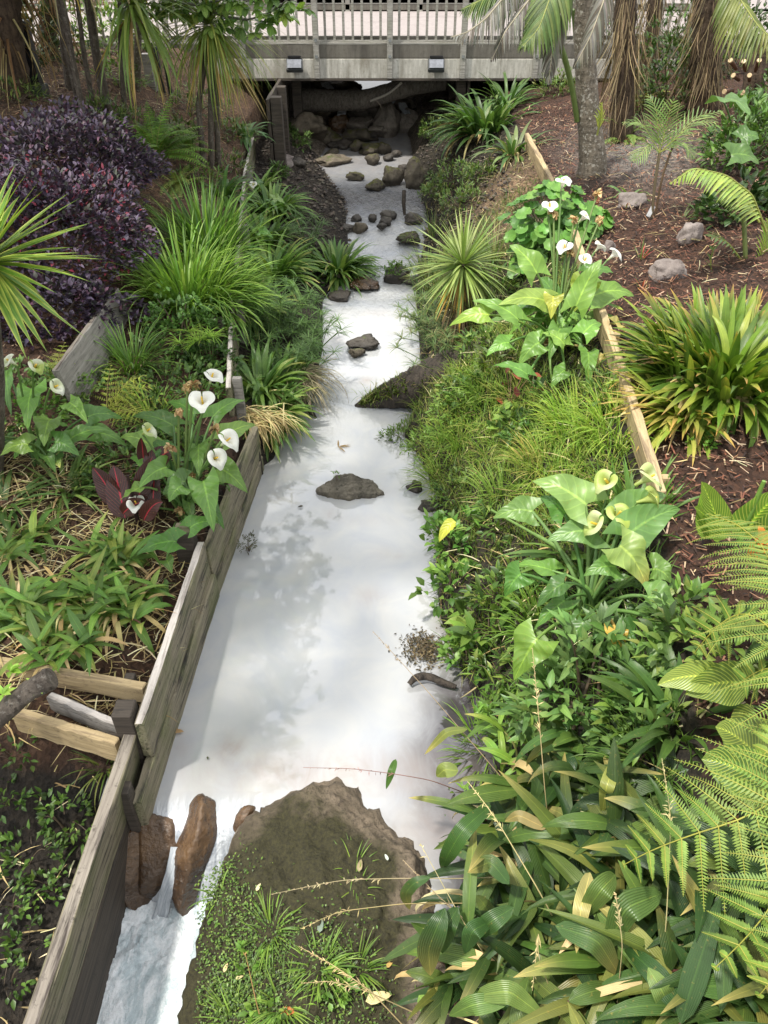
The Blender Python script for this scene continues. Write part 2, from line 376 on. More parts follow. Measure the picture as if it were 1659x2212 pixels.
M['bedrock'] = rock_material('pale garden rock', (.15, .12, .11), (.3, .26, .24), 0, 0)

def ground_material():
    t = NT('soil and bark mulch'); p = t.pos(); col = t.attr()
    vo = t.n('ShaderNodeTexVoronoi', {'Vector': t.map(p, (1, 1, .6)), 'Scale': 34.0, 'Randomness': 1.0}); h = vo.outputs['Distance']
    rc = t.n('ShaderNodeSeparateColor', {0: vo.outputs['Color']}).outputs[0]
    f = t.noise(p, 5, 6, .65); g = t.noise(p, 60, 5, .7)
    col = t.mix(rc, t.mix(1, col, (.5, .48, .46), 'MULTIPLY'), t.mix(1, col, (1.5, 1.45, 1.35), 'MULTIPLY'))
    col = t.mix(t.ramp(f, .35, .65), t.mix(1, col, (.7, .7, .7), 'MULTIPLY'), col)
    col = t.mix(t.ramp(g, .64, .72), col, t.mix(1, col, (2, 1.8, 1.5), 'MULTIPLY'))
    t.l(col, t.b.inputs['Base Color']); t.b.inputs['Roughness'].default_value = .93
    t.bump(t.math('ADD', h, g), 1.0, .03); return t.m
M['ground'] = ground_material()
def chip_material():
    t = NT('bark chip'); col = t.attr(); t.l(t.mix(t.noise(t.pos(), 90, 3), t.mix(1, col, (.7, .7, .7), 'MULTIPLY'), t.mix(1, col, (1.3, 1.3, 1.3), 'MULTIPLY')), t.b.inputs['Base Color'])
    t.b.inputs['Roughness'].default_value = .85; return t.m
M['chip'] = chip_material()

def concrete_material(name, a, b, stain, amt):
    t = NT(name); p = t.pos(); f = t.noise(t.map(p, (3.4, 3.4, .45)), 2.6, 7, .75); g = t.noise(p, 22, 6, .7); h = t.noise(t.map(p, (1, 1, .35)), 1.3, 4)
    col = t.mix(t.ramp(f, .35, .65), a, b)
    col = t.mix(t.math('MULTIPLY', t.ramp(g, .5, .7), .35), col, stain)
    col = t.mix(t.math('MULTIPLY', t.ramp(h, .55, .7), amt), col, stain)
    t.l(col, t.b.inputs['Base Color']); t.b.inputs['Roughness'].default_value = .9; t.bump(g, .3, .01); return t.m
M['beam'] = concrete_material('streaked concrete', (.30, .285, .245), (.68, .66, .60), (.15, .125, .075), .85)
M['kerb'] = concrete_material('grimy concrete kerb', (.11, .10, .085), (.2, .185, .155), (.045, .04, .034), .7)
M['paving'] = concrete_material('pale pavement', (.27, .235, .225), (.34, .30, .285), (.21, .18, .17), .5)

def plain(name, c, rough=.6, metal=0.0, var=.25):
    t = NT(name); f = t.noise(t.obj(), 14, 4)
    t.l(t.mix(t.ramp(f, .3, .7), tuple(v * (1 - var) for v in c), tuple(v * (1 + var) for v in c)), t.b.inputs['Base Color'])
    t.b.inputs['Roughness'].default_value = rough; t.b.inputs['Metallic'].default_value = metal; return t.m
M['blackplastic'] = plain('black plastic', (.012, .012, .014), .45)
M['lampgrey'] = plain('grey lamp housing', (.05, .055, .055), .45)
M['lampglass'] = plain('lamp lens', (.22, .23, .26), .2)
M['steel'] = plain('galvanised bolt', (.35, .36, .37), .4, .8)
M['tagwhite'] = plain('white plastic tag', (.8, .8, .8), .4, 0, .03)

def water_material():
    t = NT('milky stream water'); p = t.pos(); col = t.attr()
    s = t.n('ShaderNodeSeparateColor', {0: col}); clear, rapid, stain = s.outputs[0], s.outputs[1], s.outputs[2]
    sw = t.noise(p, 2.1, 5, .55, 1.6); sw2 = t.noise(t.map(p, (1, .6, 1)), 5, 5, .6, 2.0)
    milk = t.mix(t.ramp(sw, .3, .7), (.39, .41, .445), (.475, .475, .465))
    k = t.math('MULTIPLY', clear, t.math('ADD', .55, sw2), clamp=True)
    c = t.mix(k, milk, (.05, .045, .052))
    c = t.mix(t.math('MULTIPLY', stain, t.ramp(sw2, .1, .7)), c, (.30, .245, .215))
    t.l(c, t.b.inputs['Base Color']); t.b.inputs['IOR'].default_value = 1.6
    t.b.inputs['Specular IOR Level'].default_value = 1.0
    t.b.inputs['Roughness'].default_value = .025
    stk = t.noise(t.map(p, (8, 1.3, 1)), 2.4, 6, .7, .8); yy = t.n('ShaderNodeSeparateXYZ', {0: p}).outputs[1]; c = t.mix(t.math('MULTIPLY', t.math('MULTIPLY', rapid, t.ramp(yy, 2.6, 2.4)), .85), c, t.mix(t.ramp(stk, .44, .66), (.25, .28, .32), (.60, .63, .66)))
    t.l(c, t.b.inputs['Base Color'])
    rp = t.noise(t.map(p, (1.3, .6, 1)), 9, 4, .55, 1.2); rf = t.noise(t.map(p, (1, .6, 1)), 32, 3, .5)
    hgt = t.math('MULTIPLY', t.math('ADD', rp, t.math('MULTIPLY', rf, .5)), t.math('ADD', .018, t.math('MULTIPLY', rapid, 1.8)))
    t.bump(hgt, .5, .03); return t.m
M['water'] = water_material()
def foam_material():
    t = NT('foaming white water'); p = t.pos(); f = t.noise(t.map(p, (1.5, .55, 1)), 7, 7, .72, .8); g = t.noise(p, 70, 4, .7); col = t.attr()
    w = t.mix(t.ramp(t.math('ADD', f, t.math('MULTIPLY', t.math('SUBTRACT', g, .5), .25)), .40, .58), (.58, .66, .68), (.96, .97, .97))
    t.l(t.mix(1, w, col, 'MULTIPLY'), t.b.inputs['Base Color']); t.b.inputs['Roughness'].default_value = .25
    t.bump(t.math('ADD', f, t.math('MULTIPLY', g, .35)), .7, .04); return t.m
M['foam'] = foam_material()
def fall_material():
    t = NT('falling water'); u = t.uv(); f = t.noise(t.map(u, (5, 1.6, 1)), 2.2, 6, .7, 1.2)
    t.l(t.mix(t.ramp(f, .42, .66), (.36, .40, .44), (.62, .65, .68)), t.b.inputs['Base Color'])
    t.b.inputs['Roughness'].default_value = .12; t.bump(f, .7, .02)
    t.b.inputs['IOR'].default_value = 1.33
    return t.m
M['fall'] = fall_material()
# ------------------------------------------------------------------ camera, sky, sun
cam = bpy.data.cameras.new('camera'); co = bpy.data.objects.new('camera', cam); COL.objects.link(co); sc.camera = co
co.location = (0, 0, CAM_H); co.rotation_euler = (math.pi / 2 - PITCH, 0, 0)
cam.sensor_fit = 'VERTICAL'; cam.angle = 2 * math.atan(1106 / FPX); cam.clip_end = 500; cam.clip_start = .05
SUN = np.array([-.34, -.2, .90]); SUN = SUN / np.linalg.norm(SUN)
el = math.asin(SUN[2]); azm = math.atan2(SUN[0], SUN[1])
wd = bpy.data.worlds.new('World'); sc.world = wd; wd.use_nodes = True; wt = wd.node_tree
bg = wt.nodes['Background']; sky = wt.nodes.new('ShaderNodeTexSky'); sky.sky_type = 'NISHITA'; sky.sun_disc = False
sky.sun_elevation = el; sky.sun_rotation = azm; sky.air_density = 1.0; sky.dust_density = 2.0
tc = wt.nodes.new('ShaderNodeTexCoord'); cn = wt.nodes.new('ShaderNodeTexNoise'); cn.inputs['Scale'].default_value = 2.4; cn.inputs['Detail'].default_value = 7; cn.inputs['Roughness'].default_value = .6
cn.inputs['Distortion'].default_value = .4
wt.links.new(tc.outputs['Generated'], cn.inputs['Vector'])
mr = wt.nodes.new('ShaderNodeMapRange'); mr.inputs['From Min'].default_value = .26; mr.inputs['From Max'].default_value = .46; wt.links.new(cn.outputs[0], mr.inputs[0])
mx = wt.nodes.new('ShaderNodeMix'); mx.data_type = 'RGBA'; wt.links.new(mr.outputs[0], mx.inputs[0]); wt.links.new(sky.outputs[0], mx.inputs[6]); mx.inputs[7].default_value = (19, 19.2, 19.6, 1)
wt.links.new(mx.outputs[2], bg.inputs['Color']); bg.inputs['Strength'].default_value = .064
sl = bpy.data.lights.new('sun', 'SUN'); sl.energy = 3.9; sl.angle = math.radians(3.5); sl.color = (1, .95, .86)
so = bpy.data.objects.new('sun', sl); COL.objects.link(so); so.rotation_euler = Vector(SUN).to_track_quat('Z', 'Y').to_euler()
sc.view_settings.view_transform = 'Standard'; sc.view_settings.look = 'None'; sc.view_settings.exposure = .42; sc.view_settings.gamma = 1
sc.view_settings.use_curve_mapping = False
sc.cycles.use_denoising = True; sc.cycles.max_bounces = 6; sc.cycles.transparent_max_bounces = 6; sc.cycles.caustics_reflective = False; sc.cycles.caustics_refractive = False
sc.cycles.sample_clamp_indirect = 4

# ------------------------------------------------------------------ ground sheet
def axis(a, b, st, lo, hi):
    c = list(np.arange(a, b, st)); g = st; v = a
    while v > lo: g *= 1.35; v -= g; c.insert(0, v)
    g = st; v = c[-1]
    while v < hi: g *= 1.35; v += g; c.append(v)
    return np.array(c)
gx = axis(-5, 5, .05, -150, 150); gy = axis(.2, 21, .055, -60, 300)
XX, YY = np.meshgrid(gx, gy); ZZ = hz(XX, YY)
land = np.clip(np.maximum(XX - xr(YY), xl(YY) - XX) * 5, 0, 1)
ZZ = ZZ + land * .02 * rng.normal(0, 1, ZZ.shape) * (np.abs(XX) < 6) * np.where((XX > xe(YY)) | (XX < xw(YY)), .35, 1)
def gcol(X, Y):
    c = np.zeros(X.shape + (3,)); c[:] = (.085, .062, .042)
    r = X > xr(Y); c[r] = (.036, .03, .019)  # right bank soil darkened to deepen the shade between plants
    c[X > xe(Y)] = (.075, .036, .022)
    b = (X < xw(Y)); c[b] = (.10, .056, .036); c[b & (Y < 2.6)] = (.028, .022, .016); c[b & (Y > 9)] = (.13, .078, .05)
    f = (~b) & (X < xl(Y)); c[f] = (.05, .04, .032)
    gv = np.exp(-(((X - 3.1) / .7) ** 2 + ((Y - 10.2) / 1.3) ** 2)); c = c * (1 - gv[..., None]) + np.array([.26, .245, .235]) * gv[..., None]
    tn = np.exp(-(((X - 1.55) / .45) ** 2 + ((Y - 9.6) / 1.2) ** 2)) * (X < xe(Y)); c = c * (1 - tn[..., None]) + np.array([.30, .2, .13]) * tn[..., None]
    bed = (X > xl(Y)) & (X < xr(Y)); c[bed] = (.06, .05, .042)
    wet = np.clip(1 - (hz(X, Y) - zwater(Y)) / .16, 0, 1)[..., None] * ((Y > 2.4) & (np.abs(X) < 2))[..., None]; c = c * (1 - .55 * wet)
    far = (Y > 14.8) & (Y < 22); c[far & (X > -3) & (X < 3)] = (.15, .125, .10)  # ground under the bridge painted lighter to stand in for missing light
    return c
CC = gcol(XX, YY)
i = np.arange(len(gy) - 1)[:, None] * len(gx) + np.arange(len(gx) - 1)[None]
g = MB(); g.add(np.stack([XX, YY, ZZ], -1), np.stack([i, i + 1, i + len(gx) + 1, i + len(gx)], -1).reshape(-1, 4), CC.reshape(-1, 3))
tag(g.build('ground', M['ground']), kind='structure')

# ------------------------------------------------------------------ water
wx = np.arange(-1.62, 1.3, .04); wy = np.concatenate([np.arange(1.2, 2.6, .025), np.arange(2.6, 21.5, .05)]); X, Y = np.meshgrid(wx, wy)
rapid = np.clip(np.exp(-((Y - 12) / 1.6) ** 2) + .8 * np.exp(-((Y - 9.6) / .8) ** 2) + .25 * np.exp(-((Y - 7.2) / .9) ** 2), 0, 1)
Z = zwater(Y) + .004 * fbm(X, Y, 3) * (.15 + rapid)

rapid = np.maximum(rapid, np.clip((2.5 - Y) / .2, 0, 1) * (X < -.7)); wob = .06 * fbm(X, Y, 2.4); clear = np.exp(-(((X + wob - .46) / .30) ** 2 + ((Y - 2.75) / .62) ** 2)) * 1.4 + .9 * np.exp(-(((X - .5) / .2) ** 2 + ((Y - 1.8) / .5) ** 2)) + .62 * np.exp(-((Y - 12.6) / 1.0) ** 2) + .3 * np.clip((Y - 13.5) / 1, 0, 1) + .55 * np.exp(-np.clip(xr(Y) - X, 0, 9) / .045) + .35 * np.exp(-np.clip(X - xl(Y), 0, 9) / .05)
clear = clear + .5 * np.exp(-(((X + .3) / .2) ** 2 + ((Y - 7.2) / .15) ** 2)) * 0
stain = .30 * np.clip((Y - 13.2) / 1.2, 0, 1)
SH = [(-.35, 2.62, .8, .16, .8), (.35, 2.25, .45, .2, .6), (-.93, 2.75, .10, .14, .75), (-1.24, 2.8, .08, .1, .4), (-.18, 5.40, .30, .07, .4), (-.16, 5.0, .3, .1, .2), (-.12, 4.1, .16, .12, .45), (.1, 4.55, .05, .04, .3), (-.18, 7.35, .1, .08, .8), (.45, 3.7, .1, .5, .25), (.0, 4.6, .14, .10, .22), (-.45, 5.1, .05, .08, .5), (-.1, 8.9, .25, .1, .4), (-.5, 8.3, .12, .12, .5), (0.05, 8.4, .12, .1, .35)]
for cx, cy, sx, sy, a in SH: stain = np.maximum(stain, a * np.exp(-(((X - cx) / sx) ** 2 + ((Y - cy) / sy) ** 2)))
keep = (hz(X, Y) < Z + .06) & ((Y > 2.40) | ((X > -.3) & (Y > 1.62)) | ((X < -.72) & (Y > 1.98)))
Z = Z - np.where(X < -.7, 2.2 * np.clip(2.46 - Y, 0, 1) ** 2, 0)
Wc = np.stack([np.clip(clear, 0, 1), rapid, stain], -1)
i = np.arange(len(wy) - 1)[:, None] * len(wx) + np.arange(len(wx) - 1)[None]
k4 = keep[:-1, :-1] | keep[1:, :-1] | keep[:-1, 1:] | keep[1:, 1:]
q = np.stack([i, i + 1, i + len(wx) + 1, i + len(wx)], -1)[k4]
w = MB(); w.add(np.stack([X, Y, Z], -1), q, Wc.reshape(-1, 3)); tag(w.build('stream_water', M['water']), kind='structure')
wx = np.arange(-1.75, -.3, .012); wy = np.arange(-.2, 2.4, .012); X, Y = np.meshgrid(wx, wy)
Z = -.38 + .012 * fbm(X, Y, 5) + .035 * np.exp(-(((X + 1.25) / .34) ** 2 + ((Y - 1.85) / .30) ** 2)) * (.6 + .5 * fbm(X, Y, 9) + .22 * rng.normal(0, 1, X.shape))
i = np.arange(len(wy) - 1)[:, None] * len(wx) + np.arange(len(wx) - 1)[None]
w = MB(); w.add(np.stack([X, Y, Z], -1), np.stack([i, i + 1, i + len(wx) + 1, i + len(wx)], -1).reshape(-1, 4), (.93, .96, .98)); tag(w.build('plunge_pool_water', M['foam']), kind='structure')
def fall(path, wid, name='falling_water'):
    mb = MB(); p = poly(path, 22); wd_ = np.interp(np.linspace(0, 1, 22), np.linspace(0, 1, len(wid)), wid)
    T = nrm(np.gradient(p, axis=0)); S = nrm(np.cross(T, np.array([0, -.75, .6])[None])) * [1, .25, .25]; S = nrm(S); Nn = np.cross(S, T)
    u = np.linspace(-1, 1, 9); V = p[:, None] + S[:, None] * (wd_[:, None] * u)[..., None] + Nn[:, None] * ((.25 * wd_[:, None] * (1 - u ** 2)[None]) * .3 + .004 * rng.normal(0, 1, (22, 9)))[..., None]
    i = np.arange(21)[:, None] * 9 + np.arange(8)[None]
    mb.add(V, np.stack([i, i + 1, i + 10, i + 9], -1).reshape(-1, 4), (.8, .8, .8), np.stack(np.broadcast_arrays((u[None] + 1) / 2, np.linspace(0, 1, 22)[:, None]), -1))
    return tag(mb.build(name, M['fall']), kind='structure')
fall([P(388, 1830, -.10), P(376, 1880, -.17), P(360, 1925, -.25), P(342, 1992, -.39)], [.05, .042, .035, .045])

# ------------------------------------------------------------------ timber
def plank(name, A, B, h, t, mat, parent=None, capmat=None, rot=0.0, wear=.004, seg=14):
    """board whose top edge runs A to B; h deep (down), t thick"""
    A, B = np.asarray(A, float), np.asarray(B, float); L = float(np.linalg.norm(B - A))
    bm = bmesh.new(); bmesh.ops.create_cube(bm, size=1)
    for v in bm.verts: v.co = ((v.co.x + .5) * L, v.co.y * t, (v.co.z - .5) * h)
    bmesh.ops.bevel(bm, geom=[e for e in bm.edges], offset=min(.006, t * .12), segments=1, affect='EDGES')
    cuts = [e for e in bm.edges if abs(e.verts[0].co.x - e.verts[1].co.x) > L * .5]
    bmesh.ops.subdivide_edges(bm, edges=cuts, cuts=seg, use_grid_fill=True)
    r2 = np.random.default_rng(int(abs(A[0] * 991 + A[1] * 577 + A[2] * 131)) + 5)
    for v in bm.verts: v.co += Vector(r2.normal(0, wear, 3)) * .5
    for f in bm.faces: f.material_index = 1 if (capmat and f.normal.z > .8) else 0
    me = bpy.data.meshes.new(name); bm.to_mesh(me); bm.free(); me.materials.append(mat)
    if capmat: me.materials.append(capmat)
    o = bpy.data.objects.new(name, me); COL.objects.link(o)
    d = Vector(B - A).normalized(); q = d.to_track_quat('X', 'Z').to_matrix().to_4x4() @ Matrix.Rotation(rot, 4, 'X')
    q.translation = Vector(A)
    if parent is not None: o.parent = parent; q.translation -= Vector(parent.location)
    o.matrix_local = q; return o
def post(name, base, top, w, d, mat, parent=None, capmat=None):
    b, t = np.asarray(base, float), np.asarray(top, float)
    bm = bmesh.new(); bmesh.ops.create_cube(bm, size=1); h = t[2] - b[2]
    for v in bm.verts:
        k = v.co.z + .5; v.co = (v.co.x * w + k * (t[0] - b[0]), v.co.y * d + k * (t[1] - b[1]), k * h)
    bmesh.ops.bevel(bm, geom=list(bm.edges), offset=.006, segments=1, affect='EDGES')
    for f in bm.faces: f.material_index = 1 if (capmat and f.normal.z > .8) else 0
    me = bpy.data.meshes.new(name); bm.to_mesh(me); bm.free(); me.materials.append(mat)
    if capmat: me.materials.append(capmat)
    o = bpy.data.objects.new(name, me); COL.objects.link(o); o.location = b - (np.array(parent.location) if parent is not None else 0)
    if parent is not None: o.parent = parent
    return o
w1 = thing('retaining_wall', 'weathered plank retaining wall with bleached top edge beside the milky water', 'retaining wall', (-1.35, 2.6, 0), 'timber walls along the left bank')
plank('plank', (-1.335, 2.58, .52), (-1.285, 4.12, .52), .30, .055, M['oldwood'], w1, M['capwood'])
plank('plank', (-1.34, 2.30, .214), (-1.25, 4.12, .214), .28, .055, M['oldwood'], w1)
plank('plank', (-1.345, 2.34, -.07), (-1.235, 4.12, -.07), .35, .055, M['oldwood'], w1)
plank('plank', (-1.27, 4.125, .44), (-1.13, 5.75, .46), .30, .055, M['oldwood'], w1)
plank('plank', (-1.25, 4.125, .136), (-1.12, 5.75, .15), .45, .055, M['oldwood'], w1)
post('post', (-1.43, 2.66, -.2), (-1.43, 2.66, .56), .11, .12, M['darkwood'], w1)
post('post', (-1.39, 4.14, -.1), (-1.39, 4.12, .64), .13, .13, M['darkwood'], w1, M['oldwood'])
post('post', (-1.385, 2.32, -.5), (-1.385, 2.32, .33), .06, .08, M['darkwood'], w1)
w2 = thing('retaining_wall', 'lichen speckled plank wall running down beside the foaming plunge pool', 'retaining wall', (-1.45, 1.4, 0), 'timber walls along the left bank')
plank('plank', (-1.50, -.9, .40), (-1.41, 2.72, .40), .36, .07, M['oldwood'], w2, M['speckwood'], rot=.10)
plank('plank', (-1.53, -.9, .03), (-1.45, 2.5, .03), .55, .07, M['darkwood'], w2)
w3 = thing('retaining_wall', 'far old plank wall half hidden by grassy clumps, leading to the bridge', 'retaining wall', (-1.6, 8, .7), 'timber walls along the left bank')
for a, b, z0, z1 in [(5.85, 7.35, .78, .82), (7.38, 9.3, .86, .92), (9.33, 11.2, .98, 1.06), (11.23, 13.2, 1.12, 1.2)]:
    X0, X1 = lerp(a, [(5.8, -1.33), (6.7, -1.47), (12.1, -2.03), (14, -2.1)]), lerp(b, [(5.8, -1.33), (6.7, -1.47), (12.1, -2.03), (14, -2.1)])
    plank('plank', (X0, a, z0), (X1, b, z1), .30, .05, M['oldwood'], w3, M['capwood'])
    plank('plank', (X0 + .005, a, z0 - .305), (X1 + .005, b, z1 - .305), .45, .05, M['oldwood'], w3)
    post('post', (X0 + .06, a + .12, z0 - .5), (X0 + .06, a + .12, z0 + .04), .08, .05, M['greywood'], w3)
    post('post', (X1 - .09, b - .3, z0 - .5), (X1 - .09, b - .3, z1 + .06), .11, .11, M['darkwood'], w3)
w4 = thing('retaining_wall', 'pale grey angled board holding up the purple shrub bed', 'retaining wall', P(190, 740, .85), 'timber walls along the left bank')
plank('plank', P(118, 800, 1.13), P(250, 622, 1.20), .50, .055, M['greywood'], w4, M['speckwood'], rot=-.2)
post('post', P(225, 690, .55) + np.array([-.1, .05, 0]), P(225, 690, .55) + np.array([-.1, .05, .42]), .1, .1, M['greywood'], w4)
# stepped rails at the lower left
for nm, lab, a, b, h, t, m, c in [
    ('timber_rail', 'upper new pine rail, longest of the three, butting the grey plank wall', P(-160, 1397, .46), P(313, 1481, .50), .13, .055, 'pine', 'pine'),
    ('timber_rail', 'weathered grey rail between the two yellow pine rails', P(105, 1500, .44), P(272, 1570, .42), .12, .05, 'greywood', 'capwood'),
    ('timber_rail', 'lower new pine rail below the grey one, above the dark soil pit', P(28, 1532, .40), P(252, 1600, .39), .17, .055, 'pine', 'pine')]:
    r = thing(nm, lab, 'timber rail', a, 'rails of the stepped edging'); plank('board', a, b, h, t, M[m], r, M[c])
    q = np.asarray(b) * .9 + np.asarray(a) * .1
    post('peg', (q[0] + .02, q[1] + .065, -.1), (q[0] + .02, q[1] + .065, q[2] - .03), .06, .06, M['darkwood'], r)
# right hand edging
for lab, a, b, in [('far length of pale pine edging beside the palm trunk', P(1138, 287, 1.68), P(1200, 402, 1.66)),
                   ('middle length of pine edging behind the tall white arum lilies', P(1215, 420, 1.66), P(1338, 775, 1.60)),
                   ('near length of pine edging between grassy bank and bark mulch', P(1341, 780, 1.60), P(1430, 1062, 1.49)),
                   ]:
    r = thing('timber_edging', lab, 'edging board', a, 'pine edging boards of the right bed'); plank('board', a, b, .20, .055, M['pine'], r, rot=.12)
    for k in (() if 'short' in lab else (.12, .88)):
        q = np.asarray(a) * (1 - k) + np.asarray(b) * k; post('peg', (q[0] + .06, q[1], q[2] - .5), (q[0] + .06, q[1], q[2] - .02), .045, .045, M['pine'], r)

# ------------------------------------------------------------------ bridge
BY = 14.6
br = thing('road_bridge', 'concrete bridge with silvered timber railing crossing the stream', 'bridge', (0, BY, 2.3))
def box(name, c, s, mat, parent, bev=.01):
    bm = bmesh.new(); bmesh.ops.create_cube(bm, size=1)
    for v in bm.verts: v.co = (v.co.x * s[0], v.co.y * s[1], v.co.z * s[2])
    if bev: bmesh.ops.bevel(bm, geom=list(bm.edges), offset=bev, segments=2, affect='EDGES')
    me = bpy.data.meshes.new(name); bm.to_mesh(me); bm.free(); me.materials.append(mat)
    o = bpy.data.objects.new(name, me); COL.objects.link(o)
    loc = Vector(c)
    p = parent
    while p is not None: loc -= Vector(p.location); p = p.parent
    o.location = loc
    if parent is not None: o.parent = parent
    return o
box('beam', (.9, BY + .12, 1.945), (11.6, .24, .29), M['beam'], br)
box('kerb', (.9, BY + .14, 2.192), (11.6, .26, .195), M['kerb'], br)
box('deck', (.9, BY + 2.9, 2.13), (11.6, 5.2, .28), M['beam'], br)
box('beam', (.9, BY + 5.6, 1.945), (11.6, .24, .29), M['beam'], br)
box('ledge', (.9, BY + .10, 2.305), (11.6, .17, .03), M['railwood'], br, .004)
box('kerb_row', (.9, BY + .30, 2.33), (11.6, .10, .10), M['kerb'], br)
box('bearing_strip', (.9, BY + .02, 1.785), (11.6, .1, .026), M['darkwood'], br, .003)
px0 = -1.11; sp = 1.205
for k in range(-3, 6):
    x = px0 + sp * k
    po = box('post', (x, BY - .035, 2.62), (.095, .07, 1.62), M['railwood'], br, .008)
    for z in (2.36, 2.13): box('bolt', (x, BY - .076, z), (.045, .012, .045), M['steel'], po, .004)
    for j in range(1, 8):
        box('baluster', (x + sp * j / 8, BY + .06, 2.84), (.04, .025, 1.02), M['railwood'], br, .003)
box('bottom_rail', (.9, BY + .06, 2.335), (11.6, .03, .028), M['railwood'], br, .003)
box('handrail', (.9, BY + .03, 3.40), (11.6, .14, .045), M['railwood'], br, .006)
for k in range(8): box('far_post', (-4 + 1.6 * k, BY + 5.5, 2.62), (.1, .08, .75), M['railwood'], br, .006)
box('far_kerb', (.9, BY + 5.55, 2.36), (11.6, .18, .12), M['kerb'], br)
box('far_rail', (.9, BY + 5.44, 2.62), (11.6, .04, .12), M['railwood'], br, .004)
pv = MB()
for a, b, c, d, z in [(-40, -3.4, BY + 5.75, 60, 2.30), (3.4, 40, BY + 5.75, 60, 2.30), (-3.4, 3.4, BY + 10.2, 60, 2.30), (-40, 40, BY + .36, BY + 5.4, 2.285)]:
    xs = np.linspace(a, b, 40); ys = np.linspace(c, d, 20); X, Y = np.meshgrid(xs, ys); i = np.arange(19)[:, None] * 40 + np.arange(39)[None]
    pv.add(np.stack([X, Y, 0 * X + z], -1), np.stack([i, i + 1, i + 41, i + 40], -1).reshape(-1, 4))
tag(pv.build('pavement', M['paving']), kind='structure')
for lab, x in [('wall lamp on the bridge beam, left of the middle railing post, lens facing sky', 637), ('wall lamp on the bridge beam above the right boulders, bluish lens', 942)]:
    c = PY(x, 140, BY - .06); la = thing('bridge_lamp', lab, 'lamp', c, 'lamps on the bridge beam')
    bm = bmesh.new(); prof = [(-.0, -.10), (-.10, -.10), (-.125, -.045), (-.04, .085), (0, .10)]
    for sx in (-.135, .135):
        vs = [bm.verts.new((sx, y, z)) for y, z in prof]; bm.faces.new(vs)
    bm.verts.ensure_lookup_table()
    for k in range(5): bm.faces.new([bm.verts[k], bm.verts[(k + 1) % 5], bm.verts[5 + (k + 1) % 5], bm.verts[5 + k]])
    bmesh.ops.recalc_face_normals(bm, faces=bm.faces); bmesh.ops.bevel(bm, geom=list(bm.edges), offset=.01, segments=2, affect='EDGES')
    me = bpy.data.meshes.new('housing'); bm.to_mesh(me); bm.free(); me.materials.append(M['lampgrey'])
    o = bpy.data.objects.new('housing', me); COL.objects.link(o); o.parent = la
    le = MB(); a = np.array([[-.115, -.121, -.03], [.115, -.121, -.03], [.115, -.048, .082], [-.115, -.048, .082]]) + np.array([0, -.012, .006])
    le.add(a, [[0, 1, 2, 3]]); lo = le.build('lens', M['lampglass'], None, False); lo.parent = la
    box('hood', (c[0], c[1] - .02, c[2] + .118), (.22, .06, .03), M['blackplastic'], la, .008)
    box('mount', (c[0], c[1] + .03, c[2]), (.12, .07, .12), M['blackplastic'], la, .006)
ab = thing('bridge_abutment', 'dark timber posts and boards holding the bank at the left bridge end', 'abutment', (-1.75, 14, .6))
for x, y, h in [(-1.62, 12.9, 1.82), (-1.66, 13.9, 1.8), (-1.55, 15.4, 1.8), (-1.55, 17.2, 1.8)]: post('post', (x, y, .3), (x, y, h), .16, .16, M['darkwood'], ab)
for z in (.9, 1.2, 1.5, 1.8): plank('board', (-1.74, 12.8, z), (-1.74, 18.5, z), .285, .05, M['darkwood'], ab)
ar = thing('bridge_abutment', 'dark timber panel under the right bridge end behind the strap leaves', 'abutment', (1.5, 15, .8))
for y in (14.9, 16.5, 18): post('post', (1.32, y, .4), (1.32, y, 1.79), .16, .16, M['darkwood'], ar)
for z in (1.2, 1.5, 1.79): plank('board', (1.45, 14.8, z), (1.45, 18.6, z), .285, .05, M['darkwood'], ar)

for a_, b_, c_ in [((846, 196), (848, 214), (842, 226)), ((742, 232), (738, 244), (735, 256)), ((868, 222), (872, 234), (880, 246)), ((700, 178), (706, 186), (716, 192))]:
    fall([PY(*a_, 16.9), PY(*b_, 16.6), PY(*c_, 16.35)], [.07, .09, .06])
# ------------------------------------------------------------------ rocks
def rock_mesh(size, seed, sub=4, rough=.22, cuts=9, flat=1.0):
    bm = bmesh.new(); bmesh.ops.create_icosphere(bm, subdivisions=sub, radius=1); r = np.random.default_rng(seed)
    pl = [(Vector(nrm(r.normal(0, 1, 3))), r.uniform(.55, .85)) for _ in range(cuts)]; off = Vector(r.uniform(-50, 50, 3))
    for v in bm.verts:
        p = v.co.copy()
        for n_, d_ in pl:
            e = p.dot(n_) - d_
            if e > 0: p -= n_ * e * .85
        m = 1 + rough * noise.noise(p * 1.6 + off) + rough * .5 * noise.noise(p * 4 + off) + rough * .22 * noise.noise(p * 10 + off)
        v.co = Vector((p.x * size[0] * m, p.y * size[1] * m, p.z * size[2] * m * flat))
    me = bpy.data.meshes.new('rock'); bm.to_mesh(me); bm.free()
    me.polygons.foreach_set('use_smooth', np.full(len(me.polygons), True)); return me
def rock(name, label, cat, loc, size, mat, seed, group=None, rz=0, sub=4, tilt=(0, 0), rough=.22, cuts=9):
    me = rock_mesh(size, seed, sub, rough, cuts); me.materials.append(M[mat]); o = bpy.data.objects.new(name, me); COL.objects.link(o)
    o.location = loc; o.rotation_euler = (tilt[0], tilt[1], rz); return tag(o, label, cat, group)
M['litboulder'] = rock_material('grey boulder lightened under bridge', (.14, .12, .098), (.29, .25, .205), .25, .25)  # lighter boulder colour, making up for the dark under the bridge
GR = 'rocks standing in the stream'
